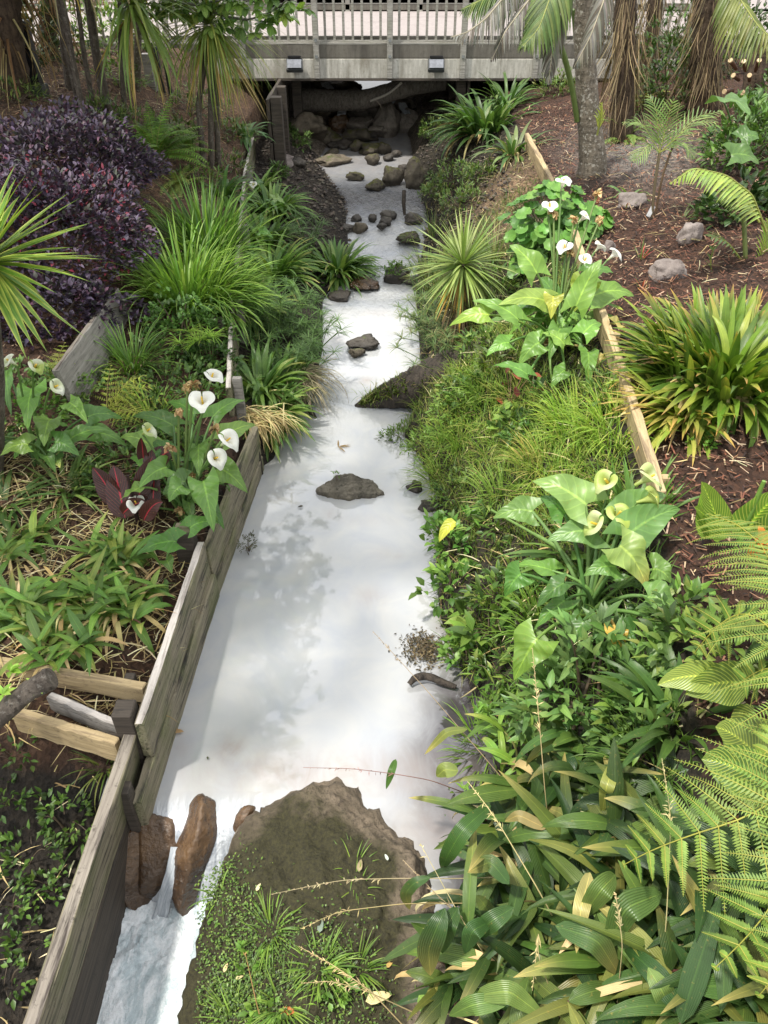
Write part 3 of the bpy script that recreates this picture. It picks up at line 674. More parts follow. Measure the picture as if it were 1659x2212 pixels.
# big triangular rock mid stream
def mid_rock():
    c = P(757, 1068, 0.0); pts = [(-.05, .03, .185), (.02, .05, .175), (-.12, .05, .16), (-.285, .02, .02), (-.24, .04, .085), (.30, -.01, .0), (.17, .03, .115), (.24, .04, .055), (-.2, -.07, -.12), (-.05, -.11, -.12), (.1, -.10, -.12), (.26, -.05, -.12), (-.09, -.07, .075), (.07, -.06, .07), (-.2, -.04, .05), (.2, .17, -.12), (-.2, .17, -.12), (.0, .2, -.1)]
    bm = bmesh.new(); [bm.verts.new(p) for p in pts]; bmesh.ops.convex_hull(bm, input=bm.verts); bmesh.ops.subdivide_edges(bm, edges=list(bm.edges), cuts=9, use_grid_fill=True); bmesh.ops.triangulate(bm, faces=list(bm.faces)); bm.normal_update(); off = Vector((3, 9, 1))
    for v in bm.verts:
        p = v.co * 9 + off; d = (abs(noise.noise(p)) - .22) * .045 + (abs(noise.noise(p * 2.3)) - .2) * .022 + noise.noise(p * 5) * .006
        v.co += v.normal * d
    me = bpy.data.meshes.new('rock'); bm.to_mesh(me); bm.free(); me.materials.append(M['bluerock']); o = bpy.data.objects.new('stream_rock', me); COL.objects.link(o); o.location = c
    tag(o, 'grey triangular rock with a tiny sprig, alone in the milky pool', 'rock', GR); return o
M['bluerock'] = rock_material('grey cracked rock', (.075, .068, .055), (.21, .185, .145), .28, 0, (.07, .065, .02), .6)
mr_ = mid_rock()
# mossy slab closing the pool
def big_slab():
    n, m = 210, 200; u = np.linspace(0, 1, n); a = np.linspace(0, 2 * np.pi, m, endpoint=False)
    rim = [(-.82, 2.30), (-.74, 2.41), (-.62, 2.46), (-.50, 2.56), (-.36, 2.60), (-.18, 2.58), (-.06, 2.46), (.06, 2.30), (.17, 2.18), (.24, 2.06), (.24, 1.92), (.30, 1.78), (.42, 1.62), (.5, 1.3), (.45, .5), (-.2, .1), (-.7, .3), (-.90, .8), (-.95, 1.3), (-.93, 1.65), (-.88, 1.95), (-.84, 2.12)]
    rim = np.array(rim); cx, cy = -.38, 1.5
    ang = np.arctan2(rim[:, 1] - cy, rim[:, 0] - cx); rad = np.hypot(rim[:, 0] - cx, rim[:, 1] - cy); o = np.argsort(ang)
    R = np.interp(a, np.concatenate([ang[o] - 2 * np.pi, ang[o], ang[o] + 2 * np.pi]), np.tile(rad[o], 3))
    R = np.convolve(np.concatenate([R[-4:], R, R[:4]]), np.hanning(11)[1:-1] / np.hanning(11).sum(), 'valid'); R = R * (1 + .012 * np.sin(9 * a + 1) + .007 * np.sin(23 * a) + .008 * np.sin(47 * a + 2) + .006 * np.sin(91 * a))
    r = np.concatenate([np.linspace(0, 1, n - 40), np.full(40, 1.0)])
    dz = np.concatenate([np.zeros(n - 40), np.linspace(.02, .9, 40)])
    rr = r[:, None] * R[None] * (1 + (dz * .06)[:, None]); X = cx + rr * np.cos(a); Y = cy + rr * np.sin(a)
    top = .10 - .22 * np.clip((1.95 - Y), 0, 3) ** 1.25 - .10 * np.clip(-.55 - X, 0, 1) ** 1.0 * np.clip((2.2 - Y) / .5, 0, 1)
    top = top + .04 * fbm(X, Y, 2.2) * .6 + .016 * fbm(X, Y, 7) + .006 * fbm(X, Y, 19)
    e = np.clip((r - .86) / .14, 0, 1)[:, None]; top = top - .10 * e ** 1.6 * np.clip((Y - 1.2), 0, 1) + (-.02) * e
    Z = top - dz[:, None]
    dn = np.array([[(abs(noise.noise(Vector((x * 4, y * 4, 3)))) - .2) * .05 + (abs(noise.noise(Vector((x * 11, y * 11, 7)))) - .2) * .028 + noise.noise(Vector((x * 30, y * 30, z * 30))) * .010 for x, y, z in zip(*q3)] for q3 in zip(X, Y, Z)]); Z = Z + dn; X = X + dn * .5 * np.cos(a)[None]; Y = Y + dn * .5 * np.sin(a)[None]
    q = np.stack([(np.arange(n - 1)[:, None] * m + j) for j in (np.arange(m)[None],)], 0)[0]; jj = np.arange(m); j2 = (jj + 1) % m
    i = np.arange(n - 1)[:, None] * m; F = np.stack([i + jj, i + m + jj, i + m + j2, i + j2], -1).reshape(-1, 4)
    mb = MB(); mb.add(np.stack([X, Y, Z], -1), F); ob = mb.build('weir_rock', M['slab']); tag(ob, 'huge muddy slab rock carpeted in moss and weeds, damming the pool', 'rock')
    return ob
def slab_material():
    t = NT('slab with moss'); p = t.pos(); x = t.n('ShaderNodeSeparateXYZ', {0: p})
    f = t.noise(p, 6, 7, .68); g = t.noise(p, 34, 6, .7); big = t.noise(p, 2.4, 4, .6)
    col = t.mix(t.ramp(f, .35, .65), (.10, .078, .052), (.25, .195, .14))
    col = t.mix(t.ramp(g, .5, .66), col, (.055, .042, .03))
    e = t.math('SUBTRACT', t.math('ADD', big, t.math('MULTIPLY', f, .45)), .12)
    # moss sits on the crown of the slab, bare mud towards its rim
    dx = t.math('DIVIDE', t.math('ADD', x.outputs[0], .48), .62); dy = t.math('DIVIDE', t.math('SUBTRACT', x.outputs[1], 1.55), .86)
    rad = t.math('SQRT', t.math('ADD', t.math('MULTIPLY', dx, dx), t.math('MULTIPLY', dy, dy)))
    mk = t.math('SUBTRACT', t.math('ADD', e, .56), rad)
    mc = t.mix(t.ramp(t.noise(p, 55, 4, .7), .35, .7), (.022, .019, .008), (.055, .05, .016))
    col = t.mix(t.ramp(mk, .1, .3), col, mc)
    t.l(col, t.b.inputs['Base Color']); t.b.inputs['Roughness'].default_value = .8; t.bump(t.math('ADD', f, g), .9, .025); return t.m
M['slab'] = slab_material()
slab = big_slab()
def slab_top(x, y):
    d = ray(x, y); t = np.arange(2.5, 6, .01); p = ORG + d[None] * t[:, None]
    X, Y = p[:, 0], p[:, 1]
    top = .10 - .22 * np.clip((1.95 - Y), 0, 3) ** 1.25 - .10 * np.clip(-.55 - X, 0, 1) * np.clip((2.2 - Y) / .5, 0, 1) + .024 * fbm(X, Y, 2.2)
    k = int(np.argmax(p[:, 2] < top)); return p[k]
# three boulders in the weir
def slabstone(lab, A, B, w, d, seed):
    A, B = np.asarray(A), np.asarray(B); L = np.linalg.norm(B - A); me = rock_mesh((w, d, L * .56), seed, 5, .085, 9); me.materials.append(M['wetrock'])
    o = bpy.data.objects.new('weir_boulder', me); COL.objects.link(o); o.location = (A + B) / 2; o.rotation_euler = Vector(A - B).to_track_quat('Z', 'Y').to_euler(); tag(o, lab, 'boulder', 'brown boulders of the little waterfall')
slabstone('upright brown boulder beside the plank wall, left of the main chute', P(336, 1735, .0), P(338, 1950, -.45), .165, .17, 3)
slabstone('leaning orange brown boulder with a wet ridge between two chutes', P(440, 1735, .02), P(386, 1990, -.45), .135, .17, 8)
slabstone('low dark brown boulder tucked under the plank wall at the foam', P(290, 1800, -.08), P(262, 1965, -.5), .19, .17, 21)
slabstone('wet brown boulder shoulder between the right chute and the muddy slab', P(540, 1745, .0), P(520, 1850, -.3), .08, .1, 33)

# stones measured from the photograph: x, y, width px, height px, material, label
ST = [
 (896, 1050, 40, 26, 'darkrock', 'small mud clod right of the grey triangular rock, near the grassy bank'),
 (926, 1090, 44, 30, 'darkrock', 'small dark clod lowest beside the right bank, below its twin'),
 (787, 739, 64, 13, 'darkrock', 'thin dark flat stone in the white pool'),
 (770, 761, 32, 11, 'rock', 'tiny flat stone just below the thin dark one'),
 (736, 636, 48, 20, 'darkrock', 'black wet stone at the left bank below the strap leaves'),
 (726, 598, 34, 24, 'rock', 'tilted stone at the left bank beside the brown plank stone'),
 (792, 612, 62, 18, 'wetrock', 'flat brown stone slanting into the small rapid'),
 (858, 590, 60, 34, 'darkrock', 'dark stone carrying a small bushy plant'),
 (898, 605, 44, 24, 'darkrock', 'dark stone between bushy stone and right bank'),
 (888, 512, 52, 20, 'mossrock', 'mossy dark stone topped with grass above the rapid'),
 (778, 489, 30, 22, 'rock', 'round brown stone at the left rapid edge'),
 (748, 492, 46, 16, 'darkrock', 'low black stone left of the round brown stone'),
 (838, 462, 30, 16, 'darkrock', 'black stone in the middle of the dark rapid'),
 (833, 477, 22, 12, 'darkrock', 'smaller black stone below the one in mid rapid'),
 (803, 470, 20, 11, 'darkrock', 'small dark pebble left in the rapid'),
 (890, 473, 38, 20, 'darkrock', 'dark stone at the right of the rapid'),
 (826, 487, 18, 8, 'darkrock', 'tiny dark pebble under the rapid'),
 (771, 472, 24, 10, 'darkrock', 'low pebble upstream of the round brown stone'),
 (810, 397, 34, 18, 'mossrock', 'olive rounded stone in the pool below the right boulders'),
 (768, 378, 34, 15, 'mossrock', 'small olive stone alone in the upper pool'),
 (848, 381, 40, 40, 'mossrock', 'upright mossy boulder at the right edge of the upper pool'),
 (870, 366, 30, 30, 'darkrock', 'brown boulder behind the upright mossy one'),
 (895, 382, 52, 66, 'mossrock', 'big rounded mossy boulder half buried in the right bank'),
 (715, 347, 70, 17, 'rock', 'flat tan slab in the upper pool at left'),
 (716, 331, 28, 9, 'mossrock', 'small green stone above the flat tan slab'),
 (803, 344, 30, 14, 'mossrock', 'low mossy pyramid stone in the upper pool'),
 (800, 319, 46, 24, 'mossrock', 'mossy stone, lower right of the big mossy hump'),
 (772, 314, 28, 18, 'mossrock', 'mossy stone, lower left of the big mossy hump'),
 (777, 292, 58, 28, 'mossrock', 'big mossy hump in the upper pool under the bridge'),
 (830, 321, 26, 14, 'mossrock', 'small mossy stone right of the hump'),
 (807, 293, 16, 8, 'darkrock', 'tiny stone right of the big mossy hump'),
 (841, 338, 22, 9, 'darkrock', 'thin dark stone in the upper pool at right'),
 (855, 332, 18, 8, 'darkrock', 'smallest dark stone at the right of the upper pool'),
 (722, 299, 40, 26, 'mossrock', 'green stone at the left head of the upper pool'),
 (698, 291, 50, 38, 'mossrock', 'green brown boulder at left below the log'),
 (735, 311, 46, 18, 'darkrock', 'dark stone strewn with litter left of the hump'),
 (613, 346, 40, 26, 'bedrock', 'pale stone at the foot of the left abutment'),
 (636, 352, 36, 22, 'darkrock', 'dark stone beside the pale abutment stone'),
 (650, 272, 66, 44, 'darkrock', 'large boulder under the left end of the bridge'),
 (725, 271, 46, 32, 'wetrock', 'reddish boulder below the fallen log'),
 (778, 268, 44, 26, 'rock', 'grey boulder below the mossy crown boulder'),
 (832, 262, 44, 56, 'mossrock', 'tall split boulder right of centre under the bridge'),
 (874, 266, 52, 50, 'mossrock', 'dark green boulder at the right head of the pool'),
 (790, 228, 70, 46, 'mossrock', 'moss crowned boulder the water falls beside'),
 (735, 246, 50, 34, 'darkrock', 'dark boulder under the middle of the log'),
 (690, 240, 52, 36, 'darkrock', 'dark boulder under the left end of the log'),
 (866, 235, 44, 40, 'mossrock', 'boulder above the dark green boulder'),
 (640, 225, 40, 26, 'bedrock', 'pale angular stone left of the log'),
 (840, 205, 40, 22, 'rock', 'grey stone above the small cascade'),
 (755, 187, 36, 18, 'darkrock', 'far dark stone above the log'),
 (690, 183, 44, 22, 'darkrock', 'far boulder at upper left above the log'),
 (870, 185, 40, 22, 'darkrock', 'far boulder at upper right under the beam'),
 (815, 280, 30, 16, 'rock', 'small grey stone at the head of the upper pool'),
 (795, 262, 22, 14, 'rock', 'small stone wedged between head boulders'),
 (755, 268, 26, 18, 'darkrock', 'small dark stone between the reddish and grey boulders'),
]
for k, (x, y, w, h, m, lab) in enumerate(ST):
    c0 = G(x, y + h * .35); zz = max(c0[2], float(zwater(c0[1])))
    c = P(x, y + h * .32, zz); t = np.linalg.norm(c - ORG); s = t / FPX
    w = w * (1.3 if y < 290 else 1.08); h = h * (1.25 if y < 290 else 1.0); sx = w * .54 * s; b = abs(ray(x, y)[2]) ; sz = max(h * s * .62, .03) if h > 14 else h * s * .9
    m = {'darkrock': 'rock', 'mossrock': 'litboulder', 'rock': 'litboulder'}.get(m, m) if y < 285 else m; o = rock('stream_rock', lab, 'rock', (c[0], c[1] + sx * .25, zz + sz * .12), (sx, sx * .8, sz), m, 100 + k, GR, rz=rng.uniform(-.35, .35), sub=4 if w > 36 else 3, rough=.3)  # rocks under the bridge take lighter materials in place of light reaching them
for x, y, w, h, lab in [(1362, 437, 60, 34, 'brown rounded rock on the mulch beside the red seedling'), (1486, 510, 52, 50, 'dark tapering rock leaning on the mulch near small palm leaves'),
                        (1445, 590, 78, 42, 'largest grey rock at the top edge of the yellow green clump'), (1316, 535, 30, 34, 'small grey rock just behind the white arum flowers')]:
    c = G(x, y + h * .3); s = np.linalg.norm(c - ORG) / FPX
    rock('garden_rock', lab, 'rock', (c[0], c[1] + .03, c[2] + h * s * .2), (w * s * .55, w * s * .4, h * s * .6), 'bedrock', int(x), 'rocks on the mulch bed', rz=.3)

# ------------------------------------------------------------------ logs and sticks
def log_thing(name, label, cat, path, rad, mat, n=40, sides=18, bump=.06):
    r = thing(name, label, cat, path[0]); mb = MB(); p = poly(path, n); rd = np.interp(np.linspace(0, 1, n), np.linspace(0, 1, len(rad)), rad)
    tube(mb, p, rd, sides, (.1, .08, .06), bump); mb.build('trunk', M[mat], r); return r, p, rd
M['litlog'] = bark_material('grey log lightened under bridge', (.07, .06, .05), (.17, .15, .125))  # log colour raised to offset the lack of light below the deck
lg, lp, lr = log_thing('fallen_log', 'thick dark log lying across the boulders under the bridge', 'log', [PY(600, 216, 15.9), PY(690, 217, 15.75), PY(780, 217, 15.6), PY(850, 197, 15.5), PY(900, 184, 15.5), PY(960, 176, 15.6)], [.2, .19, .17, .15, .15, .14], 'litlog')
mb = MB(); tube(mb, bez(PY(812, 216, 15.4), PY(822, 224, 15.35), PY(825, 234, 15.3), 5), [.02, .015, .008], 6, (.2, .17, .14)); tube(mb, poly([PY(800, 218, 15.4), PY(840, 203, 15.3), PY(868, 178, 15.3)], 8), .022, 6, (.4, .37, .33)); mb.build('branch', M['stem'], lg)
dr, dp, drr = log_thing('mossy_log', 'mossy pointed log jutting from the grassy right bank into the stream', 'log', [P(1090, 784, .72), P(1020, 803, .54), P(960, 819, .38), P(890, 841, .21), P(820, 860, .10), P(768, 880, .01)], [.27, .27, .25, .21, .13, .03], 'wetlog', 44, 20, .10)
mb = MB(); n = 7500; k = rng.uniform(.12, .97, n); pi = dp[(k * 43).astype(int)]; a = rng.uniform(.1, 2.9, n); rad = drr[(k * 43).astype(int)]
Td = nrm(dp[-1] - dp[0]); Sd = nrm(np.cross(Td, [0, 0, 1.])); Pm = pi + Sd * (np.cos(a) * rad)[:, None] + np.array([0, 0, 1.]) * (np.sin(a) * rad)[:, None]
blades(mb, Pm, nrm(rng.normal(0, .5, (n, 3)) + [0, -.2, .9]), rng.uniform(.012, .05, n), rng.uniform(.006, .016, n), .6, 1, 'ovate', 2, (-1, 0, 1), col=pick([(.06, .08, .018), (.11, .16, .03), (.15, .21, .045), (.07, .06, .03)], n)); mb.build('moss', M['grass'], dr)
mb = MB(); n = 620; k = rng.uniform(.2, .95, n); pi = dp[(k * 43).astype(int)] + np.array([0, -.03, .06]); blades(mb, pi + rng.normal(0, .05, (n, 3)), dirs(rng.uniform(0, 6.28, n), rng.uniform(.2, 1.3, n)), rng.uniform(.06, .18, n), .006, rng.uniform(.4, 1.8, n), 1.2, 'grass', 4, (-1, 1), col=pick([(.12, .2, .04), (.2, .25, .07), (.35, .3, .15)], n)); mb.build('grass_tufts', M['grass'], dr)
s1, _, _ = log_thing('driftwood', 'bent black stick lying in the clear dark shallows', 'stick', [P(884, 1478, .03), P(896, 1462, .06), P(925, 1460, .05), P(955, 1474, .04), P(985, 1484, .04)], [.018, .026, .026, .024, .016], 'wetlog', 16, 8)
s2, _, _ = log_thing('driftwood', 'broken branch poking from the left bank into the white water', 'stick', [P(640, 855, .18), P(660, 872, .12), P(672, 890, .05), P(684, 908, .0)], [.03, .03, .026, .02], 'wetlog', 14, 8)
s3, _, _ = log_thing('driftwood', 'dark splintered stump end leaning by the left wall', 'stick', [P(540, 955, .35), P(552, 985, .18), P(566, 1028, -.02)], [.05, .05, .015], 'wetlog', 14, 9)
s4, _, _ = log_thing('driftwood', 'rotten stick standing by the dark rapid on the right', 'stick', [P(873, 412, .75), P(872, 440, .6), P(874, 465, .45)], [.03, .03, .02], 'wetlog', 10, 7)
s5, p5, _ = log_thing('cut_branch', 'mossy sawn branch resting over the pine rails, fresh sprouts on it', 'branch', [P(-60, 1600, .5), P(0, 1545, .6), P(50, 1500, .68), P(108, 1466, .74)], [.06, .058, .055, .062], 'bark', 18, 12)
mb = MB(); tube(mb, [P(104, 1468, .742), P(112, 1464, .75)], [.066, .058], 12, (.12, .11, .1)); mb.build('cut_end', M['bark'], s5)
for x, y, n in [(85, 1480, 7), (22, 1450, 8), (5, 1500, 6)]:
    mb = MB(); c = P(x, y, .72); blades(mb, np.repeat(c[None], n, 0), dirs(rng.uniform(0, 6.28, n), rng.uniform(.0, .9, n)), rng.uniform(.05, .085, n), .03, .4, 1, 'ovate', 4, (-1, 0, 1), col=pick([(.22, .38, .06), (.3, .45, .09)], n)); mb.build('sprout', M['small'], s5)
# clump of debris in the clear shallows
r = thing('debris_clump', 'brown raft of rotting leaves caught at the right bank', 'debris', P(915, 1405, 0)); mb = MB(); n = 900
c = np.stack([P(915, 1405, 0)] * n); c[:, :2] += rng.normal(0, 1, (n, 2)) * [.07, .075]; c[:, 2] = .01 + .05 * np.exp(-((c[:, 0] - c[:, 0].mean()) ** 2 + (c[:, 1] - c[:, 1].mean()) ** 2) / .008) * rng.uniform(0, 1, n)
blades(mb, c, nrm(rng.normal(0, 1, (n, 3)) * [1, 1, .5]), rng.uniform(.012, .045, n), rng.uniform(.004, .016, n), .5, 1, 'ovate', 2, (-1, 1), col=pick([(.05, .038, .025), (.1, .075, .05), (.16, .12, .08), (.03, .025, .02)], n)); mb.build('litter', M['dry'], r)
# ------------------------------------------------------------------ plant makers
GREEN = [(.055, .12, .028), (.075, .155, .034), (.10, .19, .045), (.045, .095, .025)]
LIME = [(.13, .24, .05), (.18, .29, .06), (.10, .19, .045)]
STRAW = [(.42, .33, .19), (.52, .43, .27), (.33, .25, .14)]
def strap_plant(name, label, cat, loc, n, L, W, el=(.35, 1.45), droop=(.6, 1.4), cols=GREEN, group=None, spread=.08, prof='strap', mat='strap', fold=.3, tip=None, tipn=.0, tippow=4, dead=0, az=None, nseg=7, k=1.3, edge=None, lift=0.0, parent_parts=True, cu=(-1, 0, 1), deadL=1.0, wave=0):
    loc = np.asarray(loc, float) + np.array([0, 0, lift]); r = thing(name, label, cat, loc, group); mb = MB()
    a = rng.uniform(0, 6.283, n) if az is None else rng.uniform(az[0], az[1], n); e = el[0] + (el[1] - el[0]) * rng.uniform(0, 1, n) ** .8
    p0 = loc + np.stack([np.cos(a), np.sin(a), 0 * a], -1) * (rng.uniform(0, 1, n) ** .5 * spread)[:, None] + np.array([0, 0, -.02])
    ll = rng.uniform(.62, 1.05, n) * L; tp = None
    c = pick(cols, n)
    if tip is not None:
        tp = np.where((rng.uniform(0, 1, n) < tipn)[:, None], np.asarray(tip, float) * rng.uniform(.7, 1.2, (n, 1)), c)
    blades(mb, p0, dirs(a, e), ll, rng.uniform(.75, 1.15, n) * W, rng.uniform(*droop, n), k, prof, nseg, cu, rng.uniform(.4, 1.1, n) * fold, wave, 2.5, rng.normal(0, .25, n), col=c, tip=tp, tippow=tippow, sway=rng.normal(0, .15, n), edge=edge)
    mb.build('leaves', M[mat], r)
    if dead:
        mb = MB(); a = rng.uniform(0, 6.283, dead); blades(mb, loc + dirs(a, 0 * a) * spread * .8, dirs(a, rng.uniform(-.2, .8, dead)), rng.uniform(.5, 1, dead) * L * .85 * deadL, W * rng.uniform(.3, .8, dead), rng.uniform(1, 2.2, dead), 1, 'strap', 6, (-1, 0, 1), .6, 0, 2, rng.normal(0, .8, dead), col=pick(STRAW, dead)); mb.build('dead_leaves', M['dry'], r)
    return r
def arum_leaf(mb, ms, base, az, pet, elp, L, W, drop, col, tip=None, edge=None, wave=.28):
    top = base + dirs(np.array([az]), np.array([elp]))[0] * pet; mid = base + np.array([0, 0, pet * .55]) + (top - base) * .2
    tube(ms, bez(base, mid, top, 7), np.linspace(.013, .007, 7), 6, np.asarray(col) * 1.15, cap=False)
    blades(mb, top[None], dirs(np.array([az]), np.array([drop])), L, W, rng.uniform(.5, 1.0), 1.2, 'arum', 11, (-1, -.72, -.4, 0, .4, .72, 1), rng.uniform(.05, .35), wave, rng.uniform(1.6, 2.6), rng.normal(0, .3), col=col, tip=tip, tippow=5, lobe=.26, edge=edge)
def arum_flower(r, base, c, size=.075, az=None, tilt=.55, col=(.82, .82, .77), green=0.0, label=None):
    """funnel spathe with its throat at c"""
    base, c = np.asarray(base), np.asarray(c); ms = MB(); mid = (base + c) / 2 + np.array([(base - c)[0] * .25, 0, .05])
    st = bez(base, mid, c, 10); tube(ms, st, np.linspace(.011, .008, 10), 6, (.10, .19, .045)); so_ = ms.build('flower_stem', M['stem'], r)
    az = rng.uniform(-2.4, -.7) if az is None else az
    ax = nrm(np.array([math.cos(az) * math.sin(tilt), math.sin(az) * math.sin(tilt), math.cos(tilt)])); X_ = nrm(np.cross([0, 0, 1.], ax) + 1e-6); F_ = np.cross(ax, X_); F_ = F_ if F_[2] < 0 else -F_; X_ = np.cross(F_, ax)
    na, nt = 28, 12; a = np.linspace(-np.pi * .97, np.pi * .97, na); t = np.linspace(0, 1, nt)
    lip = 1 + .42 * np.exp(-(a / .30) ** 2) - .12 * np.exp(-((np.abs(a) - np.pi) / .5) ** 2)
    size = size * .86; R = size * (.11 + .80 * t[:, None] ** 2.1 * lip[None]); H = size * 1.95 * (t[:, None] - .36 * t[:, None] ** 5 * lip[None]) + .12 * size * np.sin(2 * a + rng.uniform(0, 6))[None] * t[:, None] ** 3
    H = H - .45 * size * np.exp(-((np.abs(a) - np.pi) / .6) ** 2)[None] * t[:, None]
    V = c + (np.cos(a)[None] * R)[..., None] * F_ + (np.sin(a)[None] * R)[..., None] * X_ + H[..., None] * ax
    f = np.clip((.36 - t) / .36, 0, 1)[:, None, None]; C = np.asarray(col)[None, None] * (1 - f) + np.array([.42, .52, .16]) * f + np.zeros((nt, na, 1))
    gm = green * np.clip(.8 + .5 * np.sin(1.5 * a + rng.uniform(0, 6)), 0, 1)[None, :, None] * np.clip(1.9 - t, .8, 1)[:, None, None]; C = C * (1 - gm) + np.array([.36, .46, .08]) * gm
    i = np.arange(nt - 1)[:, None] * na + np.arange(na - 1)[None]; mb = MB(); mb.add(V, np.stack([i, i + 1, i + na + 1, i + na], -1).reshape(-1, 4), C.reshape(-1, 3)); fo = mb.build('flower', M['petal'], r)
    sp_ = MB(); tube(sp_, [c + ax * size * .35, c + ax * size * 1.35], [.0085, .0055], 7, (.75, .5, .06)); sp_.build('spadix', M['stem'], fo)
    if label: fo['label'] = label
def arum_withered(r, base, c, s=.04):
    ms = MB(); tube(ms, bez(base, (np.asarray(base) + c) / 2 + [0, 0, .04], c, 9), np.linspace(.011, .008, 9), 6, (.13, .2, .05)); ms.build('flower_stem', M['stem'], r)
    mb = MB(); n = 14; blades(mb, np.repeat(np.asarray(c)[None], n, 0), nrm(rng.normal(0, .7, (n, 3)) + [0, 0, .3]), s * rng.uniform(.8, 1.6, n), s * .8, rng.uniform(.5, 2, n), 1, 'ovate', 5, (-1, 0, 1), .5, .5, 3, rng.normal(0, 2, n), col=pick([(.42, .29, .17), (.3, .18, .1), (.5, .38, .25)], n)); o = mb.build('withered_flower', M['dry'], r); o['label'] = 'brown shrivelled arum flower'
def arum(label, loc, leaves, flowers=(), withered=(), n_rand=0, L=.3, cols=None, group='arum lily clumps', pet=(.25, .5), tips=None, seedaz=None):
    """leaves: (x,y of notch, x,y of tip, height above base of each, width m, colour)"""
    cols = cols or [(.075, .16, .04), (.10, .20, .05), (.13, .235, .06), (.06, .13, .035)]
    r = thing('arum_lily', label, 'arum lily', loc, group); mb, ms = MB(), MB(); loc = np.asarray(loc, float)
    for k in range(n_rand):
        az = rng.uniform(0, 6.283) if seedaz is None else rng.uniform(*seedaz); c = pick(cols, 1)[0]
        arum_leaf(mb, ms, loc + np.array([*rng.normal(0, .035, 2), -.02]), az, rng.uniform(*pet), rng.uniform(.55, 1.25), L * rng.uniform(.6, 1.05), L * rng.uniform(.36, .55), rng.uniform(-.5, .5), c, tip=(.42, .42, .08) if rng.uniform() < .2 else None)
    for lf in leaves:
        x0, y0, x1, y1, h0, h1, w = lf[:7]; c = lf[7] if len(lf) > 7 else pick(cols, 1)[0]; A = P(x0, y0, loc[2] + h0); B = P(x1, y1, loc[2] + h1)
        C_ = (A + B) / 2 + np.array([0, 0, .12]) * np.linalg.norm(B - A); pts = bez(A, C_ + [0, 0, .04], B, 12)
        pathleaf(mb, pts, w * 1.1, 'arum', (0, -.55, 1), (-1, -.75, -.45, -.15, .15, .45, .75, 1), rng.uniform(.05, .22), .26, rng.uniform(1.8, 3.2), c, lf[8] if len(lf) > 8 else None, 5, .24, rng.normal(0, .12), edge=None)
        tube(ms, bez(loc + [*rng.normal(0, .03, 2), -.02], (loc + A) / 2 + [0, 0, .12], A, 9), np.linspace(.014, .008, 9), 6, np.asarray(c) * 1.2, cap=False)
    mb.build('leaves', M['arum'], r); ms.build('leaf_stalks', M['stem'], r)
    for f in flowers: arum_flower(r, loc + np.array([*rng.normal(0, .03, 2), 0]), *f[:1], **f[1])
    for c in withered: arum_withered(r, loc + np.array([*rng.normal(0, .03, 2), 0]), c)
    return r
def shrub(name, label, cat, loc, size, n, L, W, cols, mat='small', group=None, prof='ovate', up=.5, seed=0, stems=9, inner=.35, flat=0, wave=0.0):
    loc = np.asarray(loc, float); r = thing(name, label, cat, loc, group); r2 = np.random.default_rng(seed + 17)
    d = nrm(r2.normal(0, 1, (n, 3))); d[:, 2] = np.abs(d[:, 2]) * .95 - .12; d = nrm(d)
    lump = 1 + .26 * np.sin(5 * d[:, 0] + seed) * np.cos(4.3 * d[:, 1] + 2 * seed) + .13 * np.sin(11 * d[:, 0] + 9 * d[:, 2] + seed) * np.sin(10 * d[:, 1])
    rad = lump * (inner + (1 - inner) * r2.uniform(0, 1, n) ** .35)
    p = loc + np.array([0, 0, size[2] * .12]) + d * rad[:, None] * np.array(size)
    # gather leaves into sprays
    k = max(8, n // 14); cen = p[r2.integers(0, n, k)]; own = np.array([int(np.argmin(((cen - q) ** 2).sum(1))) for q in p]) if n < 6000 else r2.integers(0, k, n)
    p = p * .62 + cen[own] * .38 if n < 6000 else p
    sh = pick([(.75,) * 3, (1.0,) * 3, (1.25,) * 3], k, .1)[own]
    D = nrm(d * .8 + r2.normal(0, .55, (n, 3)) + [0, 0, up]); mb = MB()
    blades(mb, p, D, L * r2.uniform(.6, 1.2, n), W * r2.uniform(.7, 1.2, n), r2.uniform(.1, .9, n), 1, prof, 3, (-1, 0, 1), .3, wave, 3, r2.normal(0, .5, n), col=pick(cols, n) * sh); mb.build('foliage', M[mat], r)
    ms = MB()
    for j in range(stems):
        q = p[r2.integers(0, n)]; tube(ms, bez(loc + [*(r2.normal(0, .12, 2) * size[0]), -.05], (loc + q) / 2 + [0, 0, .08], q, 6), np.linspace(.012, .004, 6) * min(1, size[2] * 2.2), 5, (.10, .075, .05), cap=False)
    ms.build('stems', M['stem'], r); return r
